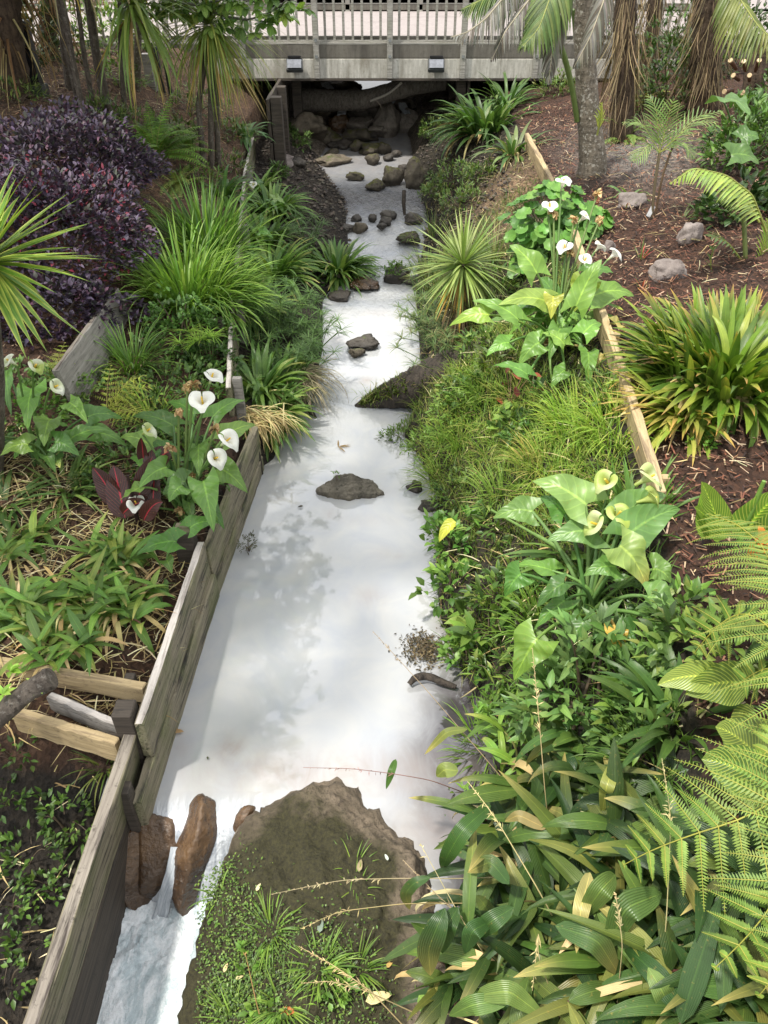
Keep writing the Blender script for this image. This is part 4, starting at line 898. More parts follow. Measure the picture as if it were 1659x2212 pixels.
def frond_geo(mb, base, D, L, droop, npair, plen, pw, ang=.9, sub=0, sublen=.02, subw=.008, cols=LIME, rc=(.3, .28, .1), k=1.3, pdroop=.5, shape=.85, rr=.006, start=.12, prof='strap', fold=.25, V=.0, pts=None, sway=0.0, tip=None):
    if pts is None: s, Pp, T, S, N = frames(np.asarray(base)[None], D, L, droop, k, npair, sway=sway)
    else:
        q = poly(pts, npair + 1); T = nrm(np.gradient(q, axis=0)); up = np.array([0, -.25, 1.]); S = nrm(np.cross(T, up[None])); N = np.cross(S, T); s = np.linspace(0, 1, npair + 1); Pp, T, S, N = q[None], T[None], S[None], N[None]
    Pp, T, S, N = Pp[0], T[0], S[0], N[0]
    tube(mb, Pp, np.linspace(rr, rr * .25, len(Pp)), 5, rc, cap=False)
    m = s > start; ss = (s[m] - start) / (1 - start); lf = plen * np.clip(np.sin(np.pi * (.16 + .84 * ss ** shape)), 0, 1) ** .8 * .96 + plen * .05
    for sg in (1, -1):
        Dp = nrm(S[m] * sg * math.sin(ang) + T[m] * math.cos(ang) + N[m] * V); nn = len(Dp); Sp = nrm(np.cross(N[m], Dp)) * 1.0; Sp = -Sp if (np.cross(Sp[0], Dp[0]) @ N[m][0]) < 0 else Sp
        if not sub:
            c = pick(cols, nn, .12); blades(mb, Pp[m], Dp, lf * rng.uniform(.9, 1.08, nn), pw, pdroop * rng.uniform(.6, 1.4, nn), 1.2, prof, 5, (-1, 0, 1), fold, 0, 2, rng.normal(0, .15, nn), Sp, -N[m] * .5 + np.array([0, 0, -.8]), col=c, tip=tip)
        else:
            Dp = nrm(Dp + rng.normal(0, .07, Dp.shape)); lf2 = lf * rng.uniform(.78, 1.1, nn) * np.where(rng.uniform(0, 1, nn) < .04, .4, 1); s2, P2, T2, S2, N2 = frames(Pp[m], Dp, lf2, pdroop * rng.uniform(.4, 2.0, nn), 1.2, sub, Sp, nrm(-N[m] * .5 + np.array([0, 0, -.8]))); c = pick(cols, nn, .1)
            for j in range(nn): tube(mb, P2[j][::2], np.linspace(.0022, .0008, len(P2[j][::2])), 4, rc, cap=False)
            tt = s2[1:]; ll = (sublen * np.clip(1 - tt ** 2.2, 0, 1) ** .8 + .0015)[None] * (.35 + .65 * (lf / plen))[:, None]; ll = ll * rng.uniform(.8, 1.1, ll.shape)
            for s3 in (1, -1):
                D3 = nrm(S2[:, 1:] * s3 * .93 + T2[:, 1:] * .38); S3 = -T2[:, 1:] * s3; f = lambda a: a.reshape(-1, 3)
                cc = np.repeat(c, sub, 0)
                blades(mb, f(P2[:, 1:]), f(D3), ll.ravel(), subw * np.clip(1.15 - np.tile(tt, nn), .35, 1), .35, 1, 'strap', 2, (-1, 0, 1), -.2, 0, 2, 0, f(S3), -f(N2[:, 1:]), col=cc * rng.uniform(.9, 1.1, (len(cc), 1)))
def fern(label, loc, n, L, plen, cols, group=None, sub=0, pw=.014, npair=24, el=(.5, 1.2), droop=(.8, 1.6), az=(0, 6.283), sublen=.014, name='fern', ang=1.15):
    r = thing(name, label, 'fern', loc, group)
    for j in range(n):
        mb = MB(); frond_geo(mb, np.asarray(loc), dirs(np.array([rng.uniform(*az)]), np.array([rng.uniform(*el)])), L * rng.uniform(.7, 1.05), rng.uniform(*droop), npair, plen, pw, ang, sub, sublen, sublen * .5, cols, rr=.004, start=.14)
        mb.build('frond', M['fern'], r)
    return r
def trunk(mb, pts, rad, n=26, sides=14, col=(.1, .08, .06), bump=.05): p = poly(pts, n); tube(mb, p, np.interp(np.linspace(0, 1, n), np.linspace(0, 1, len(rad)), rad), sides, col, bump); return p
def crown(mb, c, n, L, W, cols, el=(-.6, 1.5), droop=(.1, .5), prof='sword', edge=None, fold=.25, k=1.5, az=(0, 6.283), cu=(-1, -.4, .4, 1), tip=None):
    a = rng.uniform(az[0], az[1], n); z = rng.uniform(math.sin(el[0]), math.sin(min(el[1], 1.55)), n); e = np.arcsin(z)
    blades(mb, np.asarray(c) + dirs(a, e) * .03, dirs(a, e), L * rng.uniform(.75, 1.05, n), W * rng.uniform(.8, 1.1, n), rng.uniform(*droop, n), k, prof, 7, cu, fold, 0, 2, rng.normal(0, .2, n), col=pick(cols, n, .15), edge=edge, tip=tip, tippow=6)
def sedge(label, loc, n, H, ray_l, cols, group='umbrella sedge clumps', lean=(.2, .9), az=(0, 6.283), name='umbrella_sedge', rays=18):
    r = thing(name, label, 'sedge', loc, group); ms = MB(); loc = np.asarray(loc)
    for j in range(n):
        a = rng.uniform(*az); l = rng.uniform(*lean); h = H * rng.uniform(.55, 1.05); b = loc + np.array([*rng.normal(0, .06, 2), 0]); top = b + dirs(np.array([a]), np.array([1.57 - l]))[0] * h
        tube(ms, bez(b, b + (top - b) * .5 + [0, 0, .08 * h], top, 6), [.005, .005, .0045, .004, .004, .004], 5, (.09, .16, .045), cap=False)
        mb = MB(); q = rng.uniform(0, 6.283, rays); blades(mb, np.repeat(top[None], rays, 0), nrm(dirs(q, rng.uniform(-.2, .5, rays)) + .35 * (top - b) / h), ray_l * rng.uniform(.6, 1.1, rays), .0085, rng.uniform(.3, 1.1, rays), 1.2, 'grass', 4, (-1, 0, 1), .2, col=pick(cols, rays)); mb.build('leaf_umbel', M['grass'], r)
    ms.build('stems', M['stem'], r); return r
def canna(label, loc, leaves, mat, cols, L=.45, W=.17, group=None, name='canna', el=None):
    r = thing(name, label, 'canna', loc, group); loc = np.asarray(loc); mb, ms = MB(), MB(); tube(ms, [loc + [0, 0, -.05], loc + [0, 0, .2], loc + [.01, 0, .45]], [.018, .016, .01], 8, np.asarray(cols[0]) * 1.2); ms.build('stem', M['stem'], r)
    for x0, y0, x1, y1, h0, h1, w, ar in leaves:
        mb = MB(); A, B = P(x0, y0, loc[2] + h0), P(x1, y1, loc[2] + h1); C_ = (A + B) / 2 + np.array([0, .02, ar]); pathleaf(mb, bez(A, C_, B, 14), w, 'ovate', (0, -.75, .75), (-1, -.66, -.33, 0, .33, .66, 1), .22, .05, 2, pick(cols, 1)[0], roll=rng.normal(0, .2)); mb.build('leaf', M[mat], r)
    return r
def palm_grass(label, loc, shoots, per, L, W, cols, group='pleated palm grass clumps', spread=.16, az=(0, 6.283), H=.35, dead=6, lean=(.1, .7), tipn=.22):
    r = thing('palm_grass', label, 'palm grass', loc, group); loc = np.asarray(loc); mb, ms, md = MB(), MB(), MB()
    for j in range(shoots):
        a = rng.uniform(*az); l = rng.uniform(*lean); h = H * rng.uniform(.6, 1.2); b = loc + np.array([math.cos(a), math.sin(a), 0]) * spread * rng.uniform(0, 1) + [0, 0, -.03]; top = b + dirs(np.array([a]), np.array([1.57 - l]))[0] * h
        st = bez(b, b + [0, 0, h * .6], top, 8); tube(ms, st, np.linspace(.008, .004, 8), 6, pick([(.09, .15, .04), (.2, .2, .07), (.16, .07, .06)], 1)[0], cap=False)
        n = per; i = rng.integers(2, 8, n); q = rng.uniform(0, 6.283, n); c = pick(cols, n); tp = np.where((rng.uniform(0, 1, n) < tipn)[:, None], np.array([.42, .34, .15]), c)
        blades(mb, st[i], dirs(q, rng.uniform(.1, 1.1, n)), L * rng.uniform(.45, 1.2, n), W * rng.uniform(.6, 1.2, n), rng.uniform(.4, 2.0, n), 1.15, 'lance', 9, (-1, -.5, 0, .5, 1), rng.uniform(-.35, .55, n), .05, 2, rng.normal(0, .6, n), col=c, tip=tp, tippow=4.5, sway=rng.normal(0, .2, n))
    mb.build('leaves', M['pleat'], r); ms.build('stems', M['stem'], r)
    if dead:
        a = rng.uniform(0, 6.283, dead); blades(md, loc + dirs(a, 0 * a) * (spread * rng.uniform(.3, 1.3, dead))[:, None] + [0, 0, H * .4], dirs(a, rng.uniform(-.2, .7, dead)), L * rng.uniform(.5, 1, dead), W * rng.uniform(.3, .65, dead), rng.uniform(.8, 2.2, dead), 1, 'lance', 7, (-1, 0, 1), .5, 0, 2, rng.normal(0, .8, dead), col=pick([(.5, .4, .24), (.58, .48, .32), (.42, .3, .17)], dead)); md.build('dead_leaves', M['dry'], r)
    return r
def seed_stalk(r, pts, head=.35, col=(.34, .27, .16), rad=.0028, spk=.035, n=34, fade=.0):
    p = poly(pts, 26); mb = MB(); tube(mb, p, np.linspace(rad, rad * .4, 26), 5, col, cap=False)
    t = rng.uniform(1 - head, 1, n); b = np.stack([np.interp(t, np.linspace(0, 1, 26), p[:, k]) for k in range(3)], 1); T = nrm(p[-1] - p[-8])
    blades(mb, b, nrm(T * .8 + rng.normal(0, .45, (n, 3)) + [0, 0, -.2]), spk * rng.uniform(.4, 1.2, n) * (1.25 - (t - 1 + head) / head), .0045, rng.uniform(.2, 1.2, n), 1, 'lance', 2, (-1, 1), 0, col=pick([col, np.asarray(col) * 1.4, np.asarray(col) * .7], n)); return mb.build('seed_stalk', M['dry'], r)
A2 = np.array
# ================================================================== LEFT BANK
PURP = [(.064, .044, .10), (.085, .060, .13), (.042, .032, .066), (.10, .072, .14), (.092, .042, .09), (.055, .058, .06)]
shrub('purple_shrub', 'large dark purple leaved shrub at the feet of the slim trunks', 'shrub', G(150, 400), (.98, .72, .60), 8500, .066, .036, PURP, 'dark', 'purple shrubs', seed=2, inner=.55)
shrub('purple_shrub', 'middle purple shrub with a few crimson leaves behind the striped yucca', 'shrub', G(118, 560), (.90, .66, .74), 8000, .066, .036, PURP + PURP + [(.16, .02, .05)], 'dark', 'purple shrubs', seed=5, inner=.55)
shrub('purple_shrub', 'lowest purple shrub spilling over the angled grey board', 'shrub', G(120, 700), (.66, .42, .42), 3200, .07, .04, PURP, 'dark', 'purple shrubs', seed=9, inner=.5)
# striped yucca on a thin trunk
yc = A2([-2.27, 4.32, 2.42]); yb = G(-22, 1010); r = thing('striped_yucca', 'yellow edged yucca fanning stiff blades in from the left picture edge', 'yucca', yb)
mb = MB(); trunk(mb, [yb - [0, 0, .1], (yb + yc) / 2 + [.05, 0, 0], yc], [.07, .06, .05]); mb.build('trunk', M['bark'], r)
mb = MB(); crown(mb, yc, 90, .62, .056, [(.13, .24, .045), (.17, .29, .06), (.10, .2, .04)], (-1.0, 1.5), (.02, .35), 'sword', (.46, .50, .13), .3); mb.build('crown', M['strap'], r)
# clump of slim trunks by the far left
TR = [((395, 0, 3.4, 9.9), (255, 250, 2.1), .030, 'slim leaning trunk farthest left in front of the black bollard', [(120, -40), (142, 100), (172, 235)]),
      ((0,), (0,), .050, 'broad brown trunk third from the left edge', [(120, -60), (138, 90), (150, 190)]),
      ((0,), (0,), .034, 'slender brown trunk leaning right behind the purple shrub', [(132, -20), (155, 120), (180, 250)]),
      ((0,), (0,), .028, 'thin grey brown trunk just left of the stoutest grey one', [(160, -60), (180, 110), (203, 240)]),
      ((0,), (0,), .052, 'stout grey trunk at the right of the leaning group', [(182, -60), (208, 120), (232, 235)]),
      ((0,), (0,), .024, 'pair of slim reddish stems carrying the drooping blade head', [(258, -10), (260, 130), (268, 255)])]
for k, (_, _, rad, lab, pl) in enumerate(TR):
    base = G(pl[2][0], pl[2][1]); Yb = base[1]; r = thing('slim_trunk_tree', lab, 'tree', base, 'slim trunks above the purple shrubs')
    mb = MB(); pts = [base - [0, 0, .1], PY(*pl[1], Yb - .05), PY(*pl[0], Yb - .1)]; pts.append(pts[-1] + (pts[-1] - pts[-2]) * .8); p = trunk(mb, pts, [rad * 1.25, rad, rad * .9, rad * .7], 30); mb.build('trunk', M['bark'], r)
    mb = MB(); c = pts[-1]; crown(mb, c, 60, .85, .035, [(.13, .19, .055), (.18, .24, .08), (.10, .15, .045)], (-1.2, 1.2), (.5, 1.6), 'sword'); n = 12
    a = rng.uniform(0, 6.28, n); blades(mb, c + 0 * dirs(a, a), dirs(a, rng.uniform(-.9, .1, n)), rng.uniform(.7, 1.3, n), .03, rng.uniform(.6, 1.4, n), 1, 'sword', 6, (-1, 0, 1), .4, col=pick([(.5, .38, .06), (.35, .29, .18), (.25, .2, .13)], n)); mb.build('crown', M['strap'], r)
# brown fibre trunk at the left edge with hanging dead fronds
for lab, pl, rad, nf in [('thick brown fibrous trunk at the left picture edge hung with dead fronds', [(5, -80), (18, 90), (28, 215)], .16, 70), ('second fibrous trunk in shade behind the leaning slim trunks', [(110, -80), (104, 60), (100, 130)], .12, 40)]:
    base = G(*pl[2]); r = thing('tree_fern', lab, 'tree fern', base); mb = MB(); Y = base[1]; p = trunk(mb, [base - [0, 0, .1], PY(*pl[1], Y), PY(*pl[0], Y)], [rad * 1.3, rad, rad], 30, 16, bump=.14); mb.build('trunk', M['fibre'], r)
    mb = MB(); i = rng.integers(12, 29, nf); a = rng.uniform(0, 6.28, nf); blades(mb, p[i] + dirs(a, 0 * a) * rad * .9, dirs(a, rng.uniform(-1.2, -.2, nf)), rng.uniform(.4, 1.1, nf), rng.uniform(.012, .04, nf), rng.uniform(.2, 1.0, nf), 1, 'grass', 6, (-1, 0, 1), .6, 0, 2, rng.normal(0, 1, nf), col=pick([(.16, .09, .05), (.24, .16, .09), (.33, .25, .15), (.09, .055, .03)], nf)); mb.build('dead_fronds', M['dry'], r)
    for j in range(7):
        mb = MB(); frond_geo(mb, p[-1], dirs(A2([rng.uniform(-1.6, 1.0)]), A2([rng.uniform(.1, .7)])), 1.3, rng.uniform(1.0, 1.7), 26, .32, .03, 1.15, 12, .03, .016, [(.07, .11, .03), (.10, .15, .035), (.15, .15, .04)]); mb.build('frond', M['fern'], r)
b = G(80, 205); r = thing('bollard', 'black square bollard with a bluish base standing behind the leaning trunks', 'bollard', b)
box('body', (b[0], b[1], b[2] + .38), (.18, .18, .7), M['blackplastic'], r, .015); box('foot', (b[0], b[1], b[2] + .05), (.24, .24, .12), M['lampgrey'], r, .01); box('cap', (b[0], b[1], b[2] + .75), (.2, .2, .04), M['lampgrey'], r, .008)
# small retaining post cluster near the bridge end
b = G(330, 190); r = thing('garden_post', 'pale squared stump beside black stakes at the left bridge end', 'post', b); post('body', b - [0, 0, .1], b + [-.02, 0, .42], .13, .13, M['greywood'], r, M['capwood'])
for k, dx in enumerate((.14, .24)): post('stake', b + [dx, .02, -.1], b + [dx - .02, .02, .5], .05, .05, M['blackplastic'], r)
for k, (lab, x, y, sz, n) in enumerate([('leafy weed at the foot of the stout grey trunk', 215, 262, (.4, .3, .26), 340), ('dim weed under the drooping blade head', 300, 285, (.36, .3, .26), 320), ('weed tangle right of the purple shrub top', 372, 300, (.4, .32, .26), 380), ('weed on the mulch left of the black bollard', 35, 225, (.4, .3, .24), 260), ('dark weed below the bridge end on the left slope', 420, 250, (.5, .4, .3), 420), ('weed against the far plank wall under the cabbage head', 500, 375, (.3, .26, .24), 280)]):
    shrub('bank_weed', lab, 'weed', G(x, y), sz, n, .09, .022, [(.07, .12, .035), (.11, .17, .05), (.16, .2, .07), (.05, .085, .026)], 'small', 'weeds on the left slope', 'lance', seed=210 + k)
# drooping cabbage trees
def cabbage(label, base, stems, cpt, n, L, W, cols, el, droop, dead=20, group='cabbage trees', name='cabbage_tree', srad=.035, az=(0, 6.283), yellow=0):
    r = thing(name, label, 'cabbage tree', base, group)
    for k, (bx, ctrl) in enumerate(stems):
        mb = MB(); trunk(mb, [bx - A2([0, 0, .08]), ctrl, cpt + A2([.02 * k, 0, -.05])], [srad * 1.2, srad, srad * .9], 24, 12); mb.build('trunk', M['bark'], r)
    mb = MB(); crown(mb, cpt, n, L, W, cols, el, droop, 'sword', fold=.35, az=az, k=1.3); mb.build('crown', M['strap'], r)
    if dead:
        mb = MB(); a = rng.uniform(0, 6.28, dead); blades(mb, cpt - A2([0, 0, .1]) + dirs(a, 0 * a) * .05, dirs(a, rng.uniform(-1.3, -.5, dead)), L * rng.uniform(.7, 1.1, dead), W * .8, rng.uniform(.1, .6, dead), 1, 'sword', 6, (-1, 0, 1), .4, 0, 2, rng.normal(0, .6, dead), col=pick([(.3, .22, .12), (.4, .3, .1), (.2, .14, .08)], dead)); mb.build('dead_leaves', M['dry'], r)
    return r
cb = G(455, 358); Yc = cb[1] - .1; cp = PY(452, 55, Yc)
cabbage('drooping cabbage tree with three thin stems before the left bridge end', cb, [(G(440, 356), PY(428, 230, Yc)), (G(455, 360), PY(455, 230, Yc)), (G(470, 362), PY(468, 230, Yc))], cp, 270, 1.12, .022, [(.17, .24, .06), (.22, .28, .08), (.12, .18, .05), (.30, .30, .09)], (-1.25, 1.3), (.6, 1.5), 46)
cb = G(268, 250); cp = PY(282, 12, cb[1] - .4)
cabbage('cabbage tree with long wide blades arching right above the sword fern', cb, [(cb, PY(262, 120, cb[1] - .1))], cp, 75, 1.15, .04, [(.15, .22, .06), (.20, .27, .08), (.11, .17, .05)], (-1.1, 1.2), (.5, 1.2), 14, srad=.028, az=(-2.2, 1.4))
# fig branch over the upper left
fb = G(293, 190); r = thing('fig_tree', 'pale stemmed fig tree spreading lobed leaves over the bridge view', 'fig tree', fb); mb = MB(); Yf = fb[1] - .6
tp = PY(305, -60, Yf); trunk(mb, [fb - [0, 0, .1], PY(298, 90, Yf + .3), tp], [.055, .045, .04], 20, col=(.2, .19, .17)); mb.build('trunk', M['palmbark'], r)
br_p = [poly([tp, PY(400, -10, Yf - .3), PY(470, 32, Yf - .7), PY(535, 45, Yf - .9), PY(600, 20, Yf - 1.0), PY(628, -10, Yf - 1.1)], 30), poly([tp, PY(350, 0, Yf - .4), PY(420, 12, Yf - .6), PY(500, -5, Yf - .8), PY(570, 8, Yf - .9)], 24), poly([tp, PY(280, 0, Yf - .6), PY(255, 25, Yf - .8)], 14), poly([tp, PY(420, -60, Yf - .5), PY(560, -30, Yf - .9), PY(640, 5, Yf - 1)], 20)]
mb = MB(); [tube(mb, q, np.linspace(.022, .008, len(q)), 7, (.16, .15, .13)) for q in br_p]; mb.build('branch', M['stem'], r)
def fig_leaf(mb, c, D, s, col):
    for da, l in ((0, 1.0), (.75, .8), (-.75, .8), (1.5, .5), (-1.5, .5)):
        h = A2([D[0], D[1], 0]); h = nrm(h + 1e-6); Sx = A2([h[1], -h[0], 0]); d = nrm(D * math.cos(da) + Sx * math.sin(da))
        blades(mb, c[None], d[None], s * l, s * .42, .35, 1.4, 'oblong', 5, (-1, 0, 1), .15, 0, 2, 0, col=col)
mb = MB()
for q in br_p:
    for i in range(4, len(q)):
        for _ in range(2):
            d = nrm(rng.normal(0, .7, 3) + [0, -.3, -.75]); fig_leaf(mb, q[i] + d * .07 + rng.normal(0, .06, 3), d, rng.uniform(.12, .2), pick([(.12, .21, .06), (.17, .27, .08), (.09, .165, .05), (.24, .33, .09)], 1)[0])
mb.build('leaves', M['arum'], r)
# overhanging crown of a tall tree above the frame (shades the pool, mirrored in it)
tb = A2([-4.6, 4.2, float(hz(-4.6, 4.2))]); r = thing('shade_tree', 'tall broad tree whose crown hangs above the left bank outside the view', 'tree', tb); mb = MB(); pt = trunk(mb, [tb - [0, 0, .2], tb + [.2, 0, 2.5], tb + [.9, -.2, 5.2]], [.2, .16, .1], 24); mb.build('trunk', M['bark'], r)
mb = MB(); n = 5200; d = nrm(rng.normal(0, 1, (n, 3))); blob = A2([[-3.9, 3.2, 6.4], [-3.2, 4.8, 6.9], [-4.6, 2.0, 6.0], [-3.4, 2.1, 6.7], [-5.0, 5.2, 6.6], [-2.7, 3.4, 7.1]]); rb = A2([1.1, .95, 1.1, .9, 1.1, .7]); o = rng.integers(0, 6, n)
blades(mb, blob[o] + d * (rb[o] * rng.uniform(.4, 1, n) ** .4)[:, None] * [1, 1, .6], nrm(d + rng.normal(0, .6, (n, 3))), rng.uniform(.1, .2, n), rng.uniform(.06, .1, n), .4, 1, 'ovate', 2, (-1, 0, 1), .2, col=pick([(.10, .17, .04), (.15, .22, .06)], n)); mb.build('crown', M['small'], r)
tb = A2([-5.6, 10.6, float(hz(-5.6, 10.6))]); r = thing('shade_tree', 'tallest leafy tree behind the purple shrubs, seen only mirrored in the milky pool', 'tree', tb); mb = MB(); trunk(mb, [tb - [0, 0, .2], tb + [.3, -.3, 3], tb + [.8, -.8, 7]], [.26, .2, .12], 24); mb.build('trunk', M['bark'], r)
mb = MB(); n = 10000; X = rng.uniform(-8, 0, n * 3); Z = rng.uniform(4.4, 13, n * 3); lim = -.75 - (Z - 4.2) * .30 + .38 * np.sin(Z * 2.1) + .25 * np.sin(Z * 5.3 + 1) ; k = X < lim - rng.uniform(0, 1, n * 3) ** 3 * .6; X, Z = X[k][:n], Z[k][:n]; n = len(X)
blades(mb, np.stack([X, 9.6 + rng.normal(0, .7, n), Z], 1), nrm(rng.normal(0, 1, (n, 3)) + [.3, -.2, -.3]), rng.uniform(.16, .32, n), rng.uniform(.10, .2, n), .4, 1, 'ovate', 3, (-1, 0, 1), .2, col=pick([(.10, .17, .04), (.15, .22, .06)], n)); mb.build('crown', M['small'], r)
# ferns, strap clumps, grasses on the left terrace
fern('feathery bright green sword fern below the slim trunks', G(338, 345), 40, .85, .11, [(.12, .22, .045), (.15, .27, .055), (.09, .17, .035)], 'ferns', npair=26, pw=.02, el=(.3, 1.35), droop=(.5, 1.6))
fern('sparse small fern on the red mulch right of the sword fern', G(385, 405), 18, .5, .07, [(.13, .19, .05), (.18, .23, .07)], 'ferns', npair=18, pw=.014, el=(.2, 1.2))
fern('young light green fern at the corner of the angled grey board', G(300, 640), 7, .38, .08, [(.14, .25, .05), (.18, .3, .06)], 'ferns', npair=20, pw=.016, el=(.1, 1.0))
fern('yellow green bracken fronds right of the left arum lily', G(232, 905), 8, .6, .21, [(.24, .32, .04), (.30, .38, .05), (.20, .28, .04)], 'bracken fronds', sub=11, npair=10, sublen=.017, el=(.5, 1.25), droop=(.5, 1.2), az=(-.6, 2.2))
fern('yellow green bracken fronds rising behind the greenish arum flowers', G(120, 850), 5, .48, .17, [(.26, .34, .04), (.32, .38, .06)], 'bracken fronds', sub=10, npair=9, sublen=.015, el=(.7, 1.3), droop=(.5, 1.0), az=(-.5, 1.6))
fern('soft green fern on the slope between the sword fern and cabbage stems', G(405, 330), 16, .5, .08, [(.10, .18, .045), (.13, .22, .055)], 'ferns', npair=22, pw=.016, el=(.2, 1.2))
shrub('bank_weed', 'leafy weed on the mulch at the cabbage tree stems', 'weed', G(425, 400), (.34, .3, .2), 260, .08, .024, [(.09, .16, .04), (.13, .21, .055)], 'small', 'weeds on the left slope', seed=61)
shrub('bank_weed', 'low weed on the slope left of the plank wall head', 'weed', G(500, 300), (.36, .3, .24), 300, .08, .022, [(.08, .14, .04), (.12, .19, .05)], 'small', 'weeds on the left slope', seed=62)
shrub('bank_weed', 'light green weed among the slim trunks', 'weed', G(262, 190), (.4, .3, .34), 380, .08, .026, [(.12, .2, .05), (.16, .26, .06)], 'small', 'weeds on the left slope', seed=63)
strap_plant('strap_leaf_plant', 'dark broad strap leaf clump under the cabbage tree stems', 'strap plant', G(480, 425), 46, .52, .055, (.2, 1.2), (.8, 1.7), GREEN, 'strap clumps on the left terrace')
strap_plant('strap_leaf_plant', 'tuft of blue green straps hanging over the wall near the abutment', 'strap plant', G(535, 330), 26, .5, .06, (.2, 1.3), (.8, 1.9), [(.07, .14, .06), (.09, .17, .07)], 'strap clumps on the left terrace')
strap_plant('grassy_iris', 'upper bright green grassy iris clump behind the plank wall', 'iris', G(450, 560), 300, .95, .03, (.55, 1.5), (.3, 1.25), LIME + GREEN, 'grassy iris clumps', .26, 'grass', 'grass', k=2)
strap_plant('grassy_iris', 'largest grassy iris clump arching over the plank wall top', 'iris', G(405, 655), 420, .95, .028, (.45, 1.5), (.5, 1.7), LIME + [(.16, .27, .06), (.20, .30, .08)], 'grassy iris clumps', .3, 'grass', 'grass', k=1.7)
strap_plant('grassy_iris', 'grassy iris clump nearest the sedge, fanning towards the wall', 'iris', G(475, 665), 280, .7, .024, (.25, 1.4), (.7, 1.8), LIME + [(.2, .30, .08)], 'grassy iris clumps', .2, 'grass', 'grass', az=(-2.0, 1.2))
strap_plant('grass_tuft', 'tall green grass tuft above the bracken, right of the grey board', 'grass tuft', G(285, 795), 170, .55, .014, (.5, 1.5), (.5, 1.8), GREEN + LIME, 'grass tufts', .14, 'grass', 'grass')
strap_plant('grass_tuft', 'grass tuft between bracken and the white arum lilies', 'grass tuft', G(330, 920), 60, .5, .014, (.6, 1.5), (.4, 1.6), LIME, 'grass tufts', .08, 'grass', 'grass')
shrub('glossy_shrub', 'small glossy leaved shrub below the grassy iris clumps', 'shrub', G(400, 745), (.42, .3, .42), 1100, .055, .03, [(.05, .11, .03), (.07, .15, .04), (.10, .19, .06)], seed=3)
shrub('glossy_shrub', 'low dark round leaved shrub beside the grey wall post', 'shrub', G(455, 790), (.26, .2, .24), 420, .06, .04, [(.04, .09, .025), (.06, .13, .035)], seed=4)
sedge('bright umbrella sedge standing just behind the plank wall', G(442, 800), 7, .34, .2, [(.2, .33, .06), (.26, .38, .08)], lean=(.05, .5), rays=22)
shrub('ground_creeper', 'green mat of small leaves left of the bracken, below the striped yucca', 'creeper', G(70, 880), (.55, .6, .2), 1500, .06, .028, [(.06, .12, .03), (.09, .17, .045), (.13, .21, .055)], 'small', seed=13, stems=3)
shrub('ground_creeper', 'green mat between bracken and the plank wall', 'creeper', G(390, 850), (.5, .5, .2), 1500, .06, .026, [(.05, .1, .03), (.08, .15, .04), (.12, .2, .05)], 'small', seed=14, stems=3)
shrub('ground_creeper', 'mat of dark small leaves under the white arum lilies', 'creeper', G(300, 1010), (.7, .55, .16), 2200, .06, .03, [(.05, .1, .03), (.08, .15, .04), (.12, .19, .05)], seed=12, stems=3)
# left arum lily
lA = G(95, 1000); F = lambda x, y, Y: PY(x, y, Y)
arum('arum lily at the left picture edge with three greenish flowers', lA, [(70, 840, 60, 930, .62, .45, .19), (110, 905, 95, 965, .55, .42, .19), (60, 960, 0, 985, .42, .34, .15), (120, 955, 172, 985, .44, .36, .15), (150, 870, 190, 915, .55, .46, .13), (15, 800, 25, 900, .62, .5, .13), (190, 900, 265, 905, .42, .30, .15), (205, 935, 275, 965, .34, .2, .13), (150, 950, 240, 930, .4, .36, .14)],
     [(F(38, 790, lA[1] - .05), dict(size=.075, az=-2.6, tilt=.7, green=.55)), (F(72, 798, lA[1] - .1), dict(size=.07, az=-.6, tilt=.8, green=.95)), (F(108, 840, lA[1] - .15), dict(size=.075, az=-.3, tilt=1.1, green=.5))], n_rand=12, L=.24)
# main arum lily
mA = G(400, 1120); Ym = mA[1]
arum('tallest arum lily of the left bank, five white flowers against the plank wall', mA, [(395, 1050, 365, 1085, .5, .44, .16), (440, 1040, 462, 1150, .52, .30, .19, (.10, .2, .05)), (400, 1040, 352, 1070, .46, .36, .17), (470, 1010, 535, 1065, .5, .36, .19, (.10, .18, .045)), (480, 950, 553, 918, .5, .5, .17), (360, 1010, 300, 1055, .48, .42, .16), (330, 965, 260, 945, .5, .46, .16), (460, 900, 530, 865, .55, .55, .14), (420, 895, 360, 870, .55, .5, .14), (375, 920, 285, 900, .5, .46, .15), (365, 985, 330, 955, .5, .55, .15), (335, 1010, 280, 990, .46, .4, .14), (430, 960, 430, 1030, .55, .46, .16), (380, 1170, 295, 1200, .3, .22, .17), (410, 1140, 470, 1130, .3, .26, .13), (360, 1210, 372, 1240, .16, .1, .09)],
     [(F(453, 828, Ym + .25), dict(size=.085, az=-.4, tilt=.45)), (F(441, 885, Ym + .05), dict(size=.115, az=-1.4, tilt=.35)), (F(478, 962, Ym - .1), dict(size=.10, az=-.4, tilt=.8)), (F(460, 992, Ym - .1), dict(size=.09, az=-.9, tilt=.95)), (F(300, 1096, Ym - .15), dict(size=.085, az=-1.57, tilt=.45)), (F(308, 938, Ym + .1), dict(size=.075, az=-.2, tilt=.9, green=.8))],
     [F(405, 838, Ym + .2), F(418, 832, Ym + .2), F(386, 888, Ym), F(368, 968, Ym), F(466, 926, Ym), F(388, 1104, Ym - .1), F(412, 1030, Ym)], n_rand=10, L=.24)
